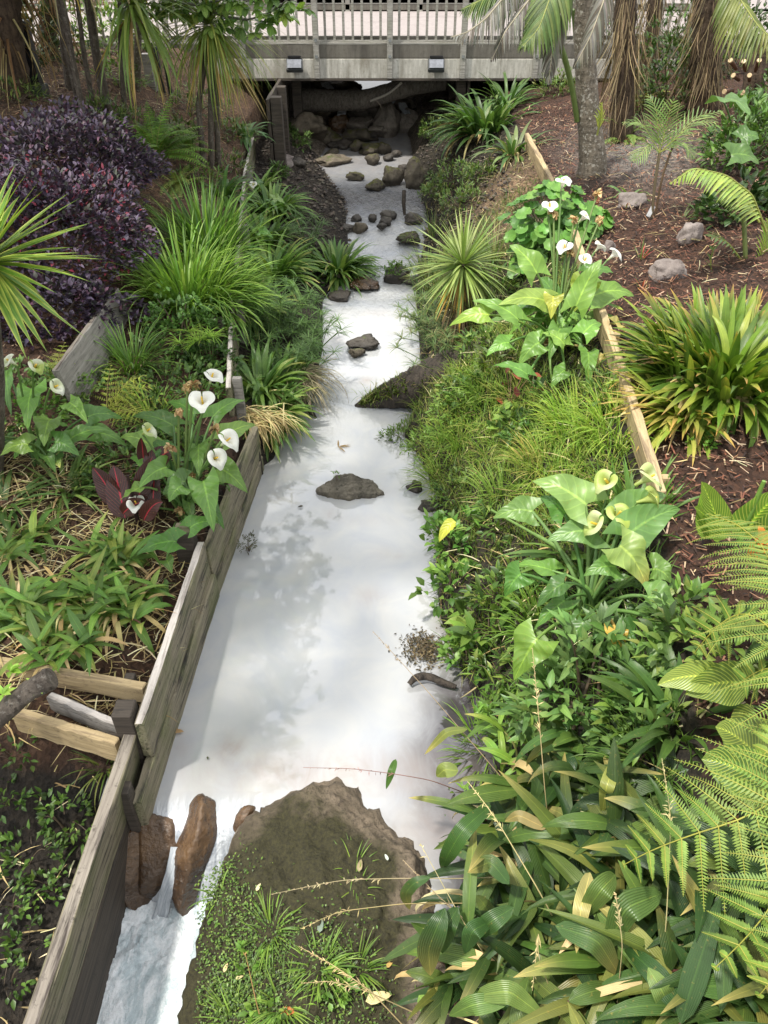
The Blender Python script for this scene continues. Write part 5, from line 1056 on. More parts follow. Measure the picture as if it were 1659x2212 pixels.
canna('dark red canna with glowing pink midribs among the arum lilies', G(300, 1135), [(270, 1120, 245, 1005, .1, .42, .2, .05), (255, 1095, 200, 1010, .15, .42, .16, .06), (295, 1090, 330, 985, .2, .5, .14, .04), (325, 1030, 372, 975, .35, .48, .2, .1), (310, 1000, 305, 945, .4, .62, .09, 0), (265, 1110, 318, 1085, .15, .25, .12, .05), (310, 1125, 352, 1085, .15, .3, .12, .08), (330, 1110, 335, 1010, .15, .4, .13, .04)], 'canna', [(.028, .012, .014), (.04, .016, .016)])
strap_plant('strap_leaf_plant', 'dull narrow strap clump left of the red canna', 'strap plant', G(140, 1060), 60, .5, .028, (.15, 1.0), (.6, 1.5), [(.11, .18, .055), (.15, .21, .07), (.09, .14, .045)], 'strap clumps on the left terrace', .1, dead=10)
strap_plant('strap_leaf_plant', 'dark strap leaves entering at the left edge below the arum lily', 'strap plant', G(10, 1090), 34, .4, .04, (.2, 1.1), (.7, 1.6), [(.05, .1, .03), (.07, .13, .04)], 'strap clumps on the left terrace', .1, dead=6)
LG = [(.10, .19, .045), (.14, .25, .055), (.08, .15, .04), (.20, .27, .07)]
for lab, x, y, n, L in [('bamboo like leaf clump with straw litter under the red canna', 235, 1215, 8, .27), ('bamboo like leaf clump nearest the dark wall post', 255, 1320, 8, .28), ('bamboo like leaf clump at the left edge above the pine rail', 45, 1330, 7, .27), ('bamboo like leaf clump in the middle of the dry straw', 150, 1300, 9, .27), ('bamboo like leaf clump lowest, just above the long pine rail', 130, 1395, 7, .26), ('bamboo like leaf clump at the left edge below the strap leaves', 30, 1200, 7, .28)]:
    palm_grass(lab, G(x, y), n + 3, 8, L * 1.1, .05, LG, 'bamboo like leaf clumps', .17, H=.14, dead=26, lean=(.2, 1.0), tipn=.2)
arum('small dark arum seedling in the black gap by the wall post', G(345, 1320), [(335, 1268, 330, 1310, .1, .03, .11, (.09, .17, .04)), (350, 1265, 365, 1290, .1, .05, .09, (.06, .12, .03))], L=.1)
# pit at the lower left
for lab, x, y, sz, n in [('lime green weed on the dark soil beside the lower plank', 150, 1780, (.17, .16, .22), 170), ('trailing weed hanging down the dark lower left bank', 75, 1850, (.22, .18, .16), 150), ('small weed rosette on the soil at the left edge', 15, 1730, (.16, .13, .1), 90), ('tiny weed lowest on the black bank', 60, 2040, (.11, .1, .08), 50), ('small weed by the plank in the black pit', 110, 1930, (.14, .13, .12), 70), ('weed with pointed leaves beside the lower pine rail', 30, 1640, (.14, .12, .10), 70), ('broad dark weed in the corner below the fallen straw', 25, 1960, (.18, .15, .14), 90), ('dim trailing weed at the bottom left corner', 20, 2130, (.16, .13, .1), 70)]:
    shrub('weed', lab, 'weed', G(x, y), sz, n, .05, .022, [(.055, .11, .025), (.09, .165, .035), (.04, .08, .02)], 'small', 'weeds in the dark pit', seed=x, stems=4)
strap_plant('grass_tuft', 'olive grass tuft hanging into the black gap below the pine rails', 'grass tuft', G(228, 1660), 50, .3, .011, (.2, 1.3), (.8, 2), [(.1, .15, .04), (.16, .18, .06), (.06, .1, .03)], 'grass tufts', .05, 'grass', 'grass')
strap_plant('grass_tuft', 'dark drooping grass tuft under the lime green weed', 'grass tuft', G(175, 1810), 22, .25, .013, (.0, 1.0), (1, 2.2), [(.06, .12, .03), (.08, .15, .04)], 'grass tufts', .04, 'grass', 'grass')

# strip between wall and water
RL = [(.085, .17, .045), (.12, .21, .055), (.065, .13, .035), (.16, .25, .07)]
for lab, x, y, n, L in [('arching strap clump highest on the strip between wall and stream', 590, 462, 60, .5), ('arching strap clump beside the variegated arum leaf', 570, 530, 60, .5), ('big arching strap clump in the middle of the left strip', 590, 600, 80, .55), ('rounded strap clump leaning out over the rapid', 728, 590, 110, .5), ('shaded strap clump against the plank wall posts', 545, 690, 50, .48), ('strap clump with straw skirt above the dark left stump', 575, 905, 90, .42), ('lower strap clump above the broken branch', 560, 840, 60, .42), ('low strap clump by the broken branch', 610, 820, 50, .36), ('small strap clump at the foot of the left abutment', 555, 415, 34, .4)]:
    strap_plant('arching_strap_plant', lab, 'strap plant', G(x, y), int(n * 2.2), L * 1.3, .056, (.15, 1.3), (.8, 1.9), RL, 'arching strap clumps on the left strip', .16, dead=14 if n > 50 else 4, tip=(.4, .34, .12), tipn=.1)
for lab, x, y, n in [('dark umbrella sedge on the left strip above the drooping one', 620, 720, 14), ('umbrella sedge leaning over the white pool from the left', 680, 770, 20), ('umbrella sedge with dry brown skirt above the water at left', 650, 830, 16), ('umbrella sedge against the wall foot', 570, 760, 12), ('small umbrella sedge behind the rounded strap clump', 655, 560, 10)]:
    sedge(lab, G(x, y), int(n * 1.7), .55, .19, [(.075, .14, .05), (.10, .18, .06), (.06, .11, .04)], lean=(.15, 1.0), rays=20)
b = G(640, 850); r = thing('dry_sedge_skirt', 'grey brown dead sedge blades drooping towards the water', 'dead sedge', b); n = 190; mb = MB(); a = rng.uniform(-1.8, .9, n); blades(mb, b + dirs(a, 0 * a) * .12 + rng.normal(0, .09, (n, 3)) * [1, 1, .4] + [0, 0, .22], dirs(a, rng.uniform(-.6, .5, n)), rng.uniform(.25, .5, n), .011, rng.uniform(.7, 1.8, n), 1, 'grass', 5, (-1, 1), 0, col=pick([(.26, .22, .18), (.36, .31, .24), (.17, .14, .11)], n)); mb.build('leaves', M['dry'], r)
b = G(560, 960); r = thing('straw_skirt', 'curtain of pale dead straw hanging over the left stump', 'dead leaves', b); n = 150; mb = MB(); a = rng.uniform(-1.5, .8, n); blades(mb, b + rng.normal(0, .10, (n, 3)) * [1, .7, .3] + [0, 0, .30], dirs(a, rng.uniform(-.5, .6, n)), rng.uniform(.2, .42, n), .014, rng.uniform(.9, 2, n), 1, 'grass', 5, (-1, 1), 0, col=pick(STRAW, n)); mb.build('leaves', M['dry'], r)
arum('variegated arum leaves with one pale flower by the wall top', G(575, 470), [(590, 430, 615, 440, .4, .34, .15, (.20, .30, .12)), (560, 500, 590, 515, .36, .3, .12)], [(PY(548, 405, G(575, 470)[1] + .1), dict(size=.07, az=-1.5, tilt=.6))], n_rand=5, L=.2)
shrub('water_weed', 'feathery dark sprig growing from the wall foot over the pool', 'weed', P(535, 1185, .02), (.08, .07, .13), 120, .035, .008, [(.05, .06, .035), (.08, .08, .05)], 'small', seed=5)
shrub('rock_sprig', 'tiny green sprig on the tip of the grey triangular rock', 'weed', P(727, 1030, .2), (.025, .025, .06), 16, .035, .012, [(.12, .2, .05)], 'small', seed=6, stems=3)
shrub('rock_plant', 'bushy little plant on the dark stone in mid stream', 'weed', P(855, 590, .30), (.15, .12, .13), 200, .06, .022, [(.10, .18, .05), (.14, .23, .06)], 'small', seed=8)
strap_plant('grass_tuft', 'grass tuft on the mossy stone above the rapid', 'grass tuft', P(888, 512, .42), 50, .16, .008, (.2, 1.4), (.6, 1.8), LIME, 'grass tufts', .09, 'grass', 'grass')
for lab, x, y, sz in [('leafy weed on the dark left bank under the bridge', 640, 320, (.3, .22, .25)), ('weed at the left boulders near the abutment', 620, 290, (.18, .15, .18)), ('leafy weed against the abutment foot', 600, 385, (.16, .14, .2))]:
    shrub('bank_weed', lab, 'weed', G(x, y), sz, 260, .09, .024, [(.07, .13, .04), (.10, .17, .05)], 'small', 'weeds on the shaded bank', seed=x)
# ================================================================== RIGHT BANK
strap_plant('strap_leaf_plant', 'huge glossy strap leaf clump beside the bridge on the right bank', 'strap plant', G(1050, 285), 190, .85, .075, (.1, 1.4), (.7, 1.7), [(.055, .11, .035), (.08, .15, .045), (.045, .09, .03), (.13, .19, .07)], 'strap clumps at the right bridge end', .36, dead=30)
strap_plant('strap_leaf_plant', 'upper strap clump touching the bridge beam', 'strap plant', G(1095, 225), 50, .7, .06, (.2, 1.4), (.6, 1.5), [(.05, .10, .035), (.08, .14, .045)], 'strap clumps at the right bridge end', .2)
strap_plant('strap_leaf_plant', 'strap clump hanging its leaves towards the end of the pine edging', 'strap plant', G(1110, 330), 50, .6, .06, (-.1, 1.2), (.8, 1.8), [(.06, .12, .04), (.09, .16, .05), (.14, .19, .08)], 'strap clumps at the right bridge end', .15, dead=16)
for k, (lab, x, y, sz) in enumerate([('pale green weed tangle below the huge strap clump', 985, 400, (.42, .3, .34)), ('weed tangle above the torbay crown', 1000, 455, (.4, .3, .3)), ('weed by the big rounded mossy boulder', 945, 430, (.26, .2, .24)), ('dry edged weed at the top of the tan slope', 1040, 390, (.3, .25, .2)), ('pink flowered small shrub behind the strap clump at the beam', 1205, 205, (.35, .25, .3)), ('fern like weed on the dark bank under the bridge', 935, 300, (.25, .2, .3))]):
    shrub('bank_weed', lab, 'weed', G(x, y), sz, 520, .075, .02, [(.11, .19, .05), (.16, .24, .07), (.08, .14, .04), (.2, .22, .08)], 'small', 'weeds on the right bank', seed=40 + k)
# torbay style cabbage tree
cb = G(990, 738); cp = PY(1000, 572, cb[1] + .12)
r = thing('cabbage_tree', 'short spiky cabbage tree with dry skirted trunk on the right stream bank', 'cabbage tree', cb, 'cabbage trees'); mb = MB(); trunk(mb, [cb - [0, 0, .1], (cb + cp) / 2 + [.03, 0, 0], cp], [.08, .075, .06], 20, 12); mb.build('trunk', M['fibre'], r)
mb = MB(); crown(mb, cp, 210, .62, .024, [(.19, .26, .09), (.24, .31, .12), (.15, .22, .07), (.28, .34, .14)], (-.95, 1.55), (.05, .55), 'sword', fold=.4, k=1.6); mb.build('crown', M['strap'], r)
n = 46; mb = MB(); a = rng.uniform(0, 6.28, n); blades(mb, cp + dirs(a, 0 * a) * .04 - [0, 0, .05], dirs(a, rng.uniform(-1.45, -.7, n)), rng.uniform(.4, .62, n), .022, rng.uniform(.0, .4, n), 1, 'sword', 5, (-1, 0, 1), .4, col=pick([(.45, .3, .04), (.38, .22, .06), (.3, .28, .08)], n)); mb.build('yellowing_leaves', M['strap'], r)
n = 150; mb = MB(); a = rng.uniform(0, 6.28, n); t = rng.uniform(.15, .85, (n, 1)); blades(mb, cb * (1 - t) + cp * t + dirs(a, 0 * a) * .07, dirs(a, rng.uniform(-1.3, -.9, n)), rng.uniform(.25, .45, n), .016, rng.uniform(.1, .3, n), 1, 'grass', 4, (-1, 0, 1), .4, col=pick([(.10, .07, .045), (.16, .115, .07), (.22, .17, .11)], n)); mb.build('dead_skirt', M['dry'], r)
for lab, x, y, n in [('umbrella sedge at the water under the spiky cabbage tree', 945, 745, 18), ('umbrella sedge left of the cabbage trunk reaching over the pool', 920, 700, 14), ('umbrella sedge beside the bushy stone on the right', 915, 640, 9), ('dry tinged umbrella sedge at the mossy log root', 960, 800, 12)]:
    sedge(lab, G(x, y), n, .46, .16, [(.085, .14, .06), (.11, .17, .07), (.16, .17, .08)], lean=(.2, 1.2), az=(1.2, 5.2), rays=20)
for lab, x, y, n in [('straight reedy grass behind the crown of the spiky cabbage tree', 1065, 560, 90), ('dark reedy grass right of the cabbage trunk', 1050, 700, 80), ('reedy grass at the dark bank left of the cabbage crown', 925, 590, 60), ('reedy grass under the mossy boulder', 940, 510, 50)]:
    strap_plant('reed_tuft', lab, 'reeds', G(x, y), n, .5, .012, (.6, 1.5), (.2, 1.3), [(.10, .16, .05), (.14, .2, .06), (.2, .2, .09)], 'reed tufts on the right bank', .16, 'grass', 'grass')
# round leaved clump
r = thing('round_leaf_plant', 'mound of round scalloped leaves behind the tall white arum flowers', 'leafy plant', G(1195, 530)); mb, ms = MB(), MB(); b = G(1195, 530)
for k in range(210):
    d = nrm(rng.normal(0, 1, 3) + [0, -.1, .35]); p = b + d * A2([.56, .40, .62]) * rng.uniform(.55, 1); p[2] = max(p[2], hz(p[0], p[1]) + .08); s = rng.uniform(.09, .17); az = rng.uniform(0, 6.28); c = pick([(.085, .2, .045), (.11, .24, .055), (.07, .165, .04), (.14, .27, .07)], 1)[0]
    nn = 16; aa = np.linspace(0, 2 * np.pi, nn, endpoint=False); nz = nrm(d * .8 + A2([0, -.3, .9]) + rng.normal(0, .25, 3)); X_ = nrm(np.cross(nz, A2([math.cos(az), math.sin(az), .1]))); Y_ = np.cross(nz, X_)
    rr = s * .5 * (1 + .05 * np.cos(8 * aa)) * np.where(np.abs(aa - np.pi) < .25, .55, 1); ring = p + X_ * (np.cos(aa) * rr)[:, None] + Y_ * (np.sin(aa) * rr)[:, None] + nz * (.12 * s + .03 * s * np.cos(8 * aa))[:, None]; r2 = p + (ring - p) * .5 - nz * .01 * s
    V = np.vstack([ring, r2, p[None]]); ii = np.arange(nn); jj = (ii + 1) % nn; mb.add(V, np.stack([ii, jj, nn + jj, nn + ii], 1), c, np.vstack([np.stack([.5 + .5 * np.cos(aa), .5 + .5 * np.sin(aa)], 1), np.stack([.5 + .25 * np.cos(aa), .5 + .25 * np.sin(aa)], 1), [[.5, .5]]])); mb.add(np.vstack([r2, p[None]]), np.stack([ii, jj, 0 * ii + nn], 1), c * 1.1, np.full((nn + 1, 2), .45))
    tube(ms, bez(b + [*rng.normal(0, .1, 2), 0], (b + p) / 2 + [0, 0, .06], p, 5), .004, 5, (.12, .2, .06), cap=False)
mb.build('leaves', M['small'], r); ms.build('leaf_stalks', M['stem'], r)
# upper right arum lily
uA = G(1200, 745); Yu = uA[1]; YG = (.26, .33, .07); LGc = (.15, .26, .06)
arum('tallest arum lily of the right bank with seven white flowers and yellowing leaves', uA, [(1160, 590, 1100, 530, .62, .78, .19, LGc), (1180, 650, 1075, 660, .5, .5, .17, (.22, .31, .08)), (1055, 680, 970, 705, .42, .3, .15, (.22, .33, .07)), (1120, 690, 1020, 650, .42, .5, .14), (1265, 610, 1240, 675, .62, .42, .2, YG), (1195, 640, 1190, 690, .55, .42, .14, (.30, .31, .06)), (1280, 640, 1370, 640, .5, .42, .21, LGc), (1245, 660, 1300, 560, .55, .85, .17, LGc), (1270, 590, 1325, 590, .7, .7, .14), (1165, 740, 1120, 790, .36, .2, .17, (.13, .24, .06)), (1220, 745, 1170, 720, .3, .34, .13), (1260, 720, 1300, 700, .42, .42, .15), (1220, 800, 1190, 840, .16, .05, .13), (1270, 760, 1270, 840, .3, .12, .13), (1140, 810, 1065, 790, .2, .22, .12), (1330, 700, 1350, 730, .42, .2, .13, (.36, .31, .11)), (1290, 780, 1310, 830, .2, .05, .11, (.4, .34, .14)), (1100, 740, 1050, 770, .3, .22, .13), (1210, 710, 1185, 780, .36, .2, .15)],
     [(F(1212, 412, Yu + .55), dict(size=.085, az=-1.2, tilt=.2)), (F(1184, 463, Yu + .5), dict(size=.085, az=-1.57, tilt=.3)), (F(1250, 480, Yu + .5), dict(size=.07, az=-.3, tilt=.7)), (F(1222, 548, Yu + .3), dict(size=.085, az=-2.2, tilt=.5)), (F(1284, 545, Yu + .4), dict(size=.07, az=.2, tilt=.7)), (F(1256, 572, Yu + .3), dict(size=.075, az=-1.2, tilt=.6)), (F(1312, 562, Yu + .3), dict(size=.085, az=-.1, tilt=.8))],
     [F(1196, 462, Yu + .45), F(1240, 475, Yu + .45), F(1232, 545, Yu + .25), F(1296, 475, Yu + .5), F(1290, 420, Yu + .6), F(1180, 740, Yu - .1)], n_rand=26, L=.26, cols=[(.11, .22, .05), (.14, .26, .06), (.17, .28, .07), (.09, .18, .045)])
# lower right arum lily
lA = G(1275, 1330); Yl = lA[1]
arum('lower right arum lily with four greenish flowers beside the pine edging', lA, [(1265, 1090, 1150, 1040, .62, .66, .21, (.17, .27, .09)), (1150, 1105, 1065, 1120, .5, .42, .15, (.14, .24, .08)), (1220, 1110, 1165, 1075, .55, .55, .14), (1290, 1150, 1180, 1170, .5, .45, .17, (.13, .23, .09)), (1350, 1160, 1470, 1100, .58, .66, .2, (.11, .21, .075)), (1350, 1110, 1440, 1070, .62, .66, .18, (.12, .22, .08)), (1340, 1180, 1400, 1275, .58, .38, .19, (.2, .28, .09), (.42, .26, .12)), (1330, 1225, 1260, 1245, .46, .42, .12), (1400, 1290, 1470, 1330, .4, .34, .17, (.12, .22, .07)), (1430, 1350, 1425, 1430, .38, .2, .18, (.12, .23, .06)), (1410, 1230, 1450, 1260, .45, .4, .15), (1160, 1380, 1110, 1470, .34, .12, .19, (.13, .22, .045)), (1125, 1240, 1090, 1290, .4, .28, .14), (1330, 1360, 1340, 1430, .3, .2, .1, (.45, .3, .07)), (1350, 1460, 1380, 1540, .2, .05, .24, (.09, .16, .035)), (1370, 1370, 1330, 1400, .3, .2, .15)],
     [(F(1318, 1050, Yl + .25), dict(size=.08, az=-2.5, tilt=.7, green=.9, col=(.66, .70, .42))), (F(1372, 1048, Yl + .25), dict(size=.10, az=-.2, tilt=.8, green=.7, col=(.72, .75, .52))), (F(1375, 1085, Yl + .15), dict(size=.09, az=-.2, tilt=1.1, green=1.0, col=(.50, .57, .2))), (F(1325, 1130, Yl + .1), dict(size=.09, az=-1.2, tilt=.3, green=1.0, col=(.48, .56, .2))), (F(1310, 1140, Yl + .1), dict(size=.09, az=-3.0, tilt=1.1, green=.8, col=(.66, .70, .42)))], n_rand=8, L=.26)
r = bpy.data.objects['arum_lily'] if False else None
strap_plant('strap_leaf_plant', 'upright dark strap leaves behind the lower right arum flowers', 'strap plant', G(1370, 1135), 60, .42, .03, (.8, 1.5), (.1, .8), [(.075, .15, .035), (.10, .19, .045)], 'strap clumps by the pine edging', .14)
strap_plant('strap_leaf_plant', 'low strap leaves spreading under the lower right arum lily', 'strap plant', G(1240, 1190), 40, .42, .03, (.1, .9), (.4, 1.3), [(.08, .16, .04), (.12, .2, .05)], 'strap clumps by the pine edging', .14, dead=6)
# grassy bank
def in_grass(n, box, mask=None):
    X = rng.uniform(box[0], box[1], n * 3); Y = rng.uniform(box[2], box[3], n * 3); k = (X > xr(Y) - .02) & (X < xe(Y) - .05)
    if mask is not None: k &= mask(X, Y)
    X, Y = X[k][:n], Y[k][:n]; return np.stack([X, Y, hz(X, Y) - .01], 1)
gb = MB(); pt_ = []
for n, bx, L, cols in [(13000, (.1, 1.7, 3.3, 6.8), (.12, .30), [(.18, .29, .05), (.14, .25, .04), (.24, .34, .07), (.34, .36, .11)]), (6000, (.1, 1.9, 6.5, 9.8), (.12, .30), [(.11, .19, .05), (.16, .24, .06), (.22, .27, .08)]), (3000, (.3, 1.6, 1.5, 3.5), (.10, .24), [(.10, .19, .04), (.14, .24, .05)]), (1800, (.4, 1.9, 9, 13.5), (.06, .2), [(.13, .19, .06), (.3, .24, .13), (.36, .28, .16)])]:
    p = in_grass(n, bx); n = len(p); a = rng.uniform(0, 6.28, n); fz = fbm(p[:, 0], p[:, 1], 1.7) + .7 * np.exp(-(((p[:, 0] - 1.0) / .5) ** 2 + ((p[:, 1] - 4.6) / .8) ** 2)) - .35; k_ = rng.uniform(0, 1, n) < np.clip(1.0 - np.abs(fz - .3) * .35, .35, 1); p, fz, a = p[k_], fz[k_], a[k_]; n = len(p); sh = np.clip(.72 + .32 * fz, .45, 1.05)[:, None] * np.where(fz > .1, 1, .9)[:, None]; blades(gb, p, dirs(a, rng.uniform(.5, 1.5, n)), rng.uniform(*L, n) * np.clip(.9 + .3 * fz, .6, 1.3), .008, rng.uniform(.3, 2.0, n), 1.2, 'grass', 3, (-1, 1), 0, col=pick(cols, n, .25) * sh)
tag(gb.build('grass', M['grass']), kind='stuff')
for k, (lab, x, y, n, L, cols) in enumerate([('long bright yellow green grass tuft at the middle of the grassy bank', 1250, 930, 200, .38, [(.24, .35, .05), (.18, .30, .05), (.32, .38, .08)]), ('lime grass tuft beside the pine edging', 1330, 930, 150, .36, [(.25, .36, .06), (.2, .32, .05)]), ('dry tinged grass tuft above the lower right arum lily', 1180, 1010, 180, .34, [(.24, .30, .07), (.42, .36, .14), (.18, .27, .05)]), ('grass tuft leaning to the water below the mossy log', 1000, 960, 170, .30, [(.13, .22, .05), (.17, .27, .06)]), ('soft grass tuft right of the mossy log', 1060, 850, 150, .32, [(.18, .29, .06), (.13, .22, .05)]), ('grass tuft at the bank edge beside the mud clods', 960, 1040, 110, .28, [(.13, .21, .05), (.2, .28, .07)]), ('grass tuft below the upper arum lily', 1130, 860, 120, .3, [(.2, .3, .06), (.3, .32, .1)]), ('broad bladed grass tuft left of the lower right arum lily', 1090, 1080, 90, .34, [(.17, .28, .06), (.22, .32, .08)]), ('grass tuft at the foot of the lower right arum lily', 1180, 1360, 140, .28, [(.12, .22, .04), (.16, .27, .05)]), ('grass tuft at the waterside by the clear shallows', 1060, 1620, 120, .26, [(.13, .23, .04), (.18, .29, .06)]), ('dark grass tuft among the pleated leaves', 1420, 1650, 90, .3, [(.08, .15, .035), (.12, .2, .05)])]):
    strap_plant('grass_tuft', lab, 'grass tuft', G(x, y), n, L, .010, (.45, 1.5), (.4, 1.9), cols, 'grass tufts', .2, 'grass', 'grass', nseg=5)
for k, (lab, x, y, sz, n, L, W, cols) in enumerate([
    ('willow leaved weed beside the water below the mossy log', 1000, 900, (.3, .2, .2), 420, .07, .014, [(.12, .2, .05), (.16, .25, .06)]), ('mossy fern clump jutting into the white pool', 870, 950, (.22, .16, .14), 420, .05, .012, [(.08, .14, .03), (.11, .18, .04)]),
    ('pointed leaf weed along the right water edge', 930, 985, (.3, .2, .2), 420, .065, .013, [(.12, .2, .05), (.15, .24, .06)]), ('dark low weed on the grassy bank', 1140, 950, (.22, .2, .14), 260, .05, .02, [(.05, .11, .03), (.07, .14, .035)]),
    ('grey stemmed plant with narrow whorled leaves on the grassy bank', 1075, 800, (.2, .16, .26), 130, .10, .026, [(.12, .16, .08), (.17, .2, .10), (.09, .12, .05)]),
    ('leafy green bush hanging over the water, with one yellow leaf', 985, 1190, (.24, .24, .34), 220, .075, .04, [(.07, .15, .035), (.10, .2, .045), (.14, .25, .06)]), ('leafy green bush at the bend of the right bank', 985, 1290, (.24, .2, .26), 180, .08, .042, [(.07, .15, .035), (.10, .2, .045), (.15, .27, .06)]), ('leafy green bush above the clear shallows', 1020, 1420, (.2, .2, .26), 200, .075, .04, [(.07, .15, .035), (.10, .19, .045), (.14, .25, .06)]),
    ('wavy leaved green weed bush, the fullest below the lower arum lily', 1270, 1540, (.40, .32, .50), 560, .13, .036, [(.10, .19, .06), (.125, .225, .075), (.15, .25, .085)]), ('soft weed with pointed leaves at the waterside beside the dark reflection', 985, 1760, (.16, .14, .2), 170, .075, .02, [(.12, .22, .045), (.15, .27, .055)]),
    ('low weed on the waterside soil', 1110, 1560, (.22, .2, .16), 220, .06, .022, [(.12, .22, .045), (.09, .17, .04)]), ('small weed in the gap of the lower right arum stalks', 1180, 1255, (.14, .12, .16), 90, .05, .024, [(.14, .25, .05), (.1, .19, .04)])]):
    shrub('leafy_weed' if n < 500 and 'bush' not in lab else 'leafy_bush', lab, 'weed' if 'bush' not in lab else 'bush', G(x, y), sz, n, L, W, cols, 'small', 'weeds and bushes along the right bank', 'lance' if W < .03 else 'ovate', seed=70 + k, wave=.25 if 'wavy' in lab else 0)
r = thing('red_leaf_plant', 'sprawling weed with crimson red leaves on the grassy bank', 'weed', G(1100, 890)); mb = MB(); pts = A2([G(1088, 838, .2), G(1082, 868, .16), G(1100, 835, .2), G(1112, 905, .2), G(1145, 872, .14), G(1150, 835, .12), G(1070, 890, .12), G(1120, 860, .15)]); n = len(pts)
blades(mb, pts, dirs(rng.uniform(0, 6.28, n), rng.uniform(-.4, .6, n)), .12, .045, .4, 1, 'ovate', 6, (-1, 0, 1), .2, col=pick([(.28, .05, .045), (.34, .10, .07), (.2, .03, .03)], n)); mb.build('leaves', M['small'], r); mb = MB(); [tube(mb, bez(G(1100, 890), G(1100, 880, .1), q, 5), .004, 5, (.2, .12, .06)) for q in pts]; mb.build('stems', M['stem'], r)
r = thing('dock_stem', 'long curved green stem trailing over the grassy bank', 'stem', G(1150, 830)); mb = MB(); tube(mb, poly([G(1180, 790, .3), G(1183, 830, .12), G(1200, 870, .08), G(1240, 890, .06), G(1300, 893, .06)], 20), .010, 6, (.16, .26, .07)); mb.build('stem', M['stem'], r)
r = thing('fallen_stalk', 'long bare green stalk lying down the bank under the lower right arum lily', 'stem', G(1060, 1175)); mb = MB(); tube(mb, poly([G(1055, 1165, .25), G(1130, 1205, .22), G(1200, 1240, .2), G(1260, 1290, .1)], 16), [.009] * 8 + [.013] * 8, 7, (.15, .26, .07)); mb.build('stem', M['stem'], r)
r = thing('yellow_leaf', 'drooping yellow leaf caught in the bush over the water', 'leaf', P(955, 1140, .5)); mb = MB(); pathleaf(mb, bez(P(985, 1128, .55), P(965, 1130, .55), P(948, 1172, .42), 9), .09, 'ovate', col=(.42, .43, .07), fold=.3, wave=.2); mb.build('blade', M['arum'], r)

WD = [(.07, .13, .035), (.10, .18, .045), (.15, .24, .055), (.05, .095, .028), (.19, .25, .07)]
for k, (lab, x, y, sz, n, L, W, pr) in enumerate([
    ('dark nettle like weed beside the root of the mossy log', 1010, 870, (.26, .2, .22), 260, .075, .03, 'ovate'), ('broad leaved weed below the red leaves', 1120, 935, (.22, .2, .16), 130, .09, .05, 'ovate'), ('dark ferny weed along the waterside grass', 985, 1080, (.22, .2, .2), 300, .06, .014, 'lance'),
    ('weed with pointed leaves left of the long grey lily leaf', 1075, 1150, (.22, .2, .2), 100, .10, .02, 'lance'), ('shady weed under the lower lily stalks', 1170, 1300, (.24, .2, .2), 90, .07, .034, 'ovate'), ('dark weed between the hanging bush and the lily', 1085, 1300, (.26, .22, .24), 110, .10, .03, 'lance'),
    ('broad dock like leaves behind the hanging bush', 1060, 1370, (.22, .2, .24), 40, .17, .075, 'ovate'), ('leafy weed above the bank soil at the shallows', 1090, 1470, (.22, .2, .2), 110, .10, .02, 'lance'), ('deep green weed right of the wavy leaved bush', 1400, 1580, (.26, .22, .22), 110, .12, .03, 'lance'),
    ('weed at the left foot of the wavy leaved bush', 1150, 1600, (.22, .2, .2), 200, .085, .026, 'lance'), ('leafy weed among reeds by the cabbage trunk', 1070, 650, (.26, .2, .3), 240, .09, .03, 'lance'), ('rough weed below the upper lily leaves', 1210, 860, (.2, .18, .14), 130, .07, .03, 'ovate'),
    ('dark weed at the edge of the spiky cabbage skirt', 1035, 760, (.24, .2, .22), 220, .08, .024, 'lance'), ('weed against the pine edging above the grass tuft', 1310, 870, (.16, .2, .14), 110, .07, .026, 'lance')]):
    shrub('leafy_weed', lab, 'weed', G(x, y), sz, n, L, W, WD, 'small', 'weeds and bushes along the right bank', pr, seed=150 + k)
# bark mulch bed: palms, saplings, big yellow green clump
def palm_frond(r, pts, plen, pw, cols, npair=34, ang=.95, V=.0, pdroop=.7, name='frond', mat='strap', rc=(.28, .3, .1), rr=.011, label=None, start=.1, shape=.8):
    mb = MB(); frond_geo(mb, None, None, 0, 0, npair, plen, pw, ang, 0, cols=cols, pts=pts, V=V, pdroop=pdroop, rc=rc, rr=rr, start=start, shape=shape, fold=.4); o = mb.build(name, M[mat], r)
    if label: o['label'] = label
pb = G(1278, 378); Yp = pb[1]; r = thing('palm_tree', 'speckled palm trunk with hanging grey dead fronds at the right bridge end', 'palm', pb, 'palms on the mulch bed'); mb = MB(); p = trunk(mb, [pb - [0, 0, .15], pb + [0, 0, .12], PY(1270, 240, Yp), PY(1262, 80, Yp), PY(1266, -120, Yp)], [.19, .135, .115, .11, .105], 44, 18, bump=.03); mb.build('trunk', M['palmbark'], r)
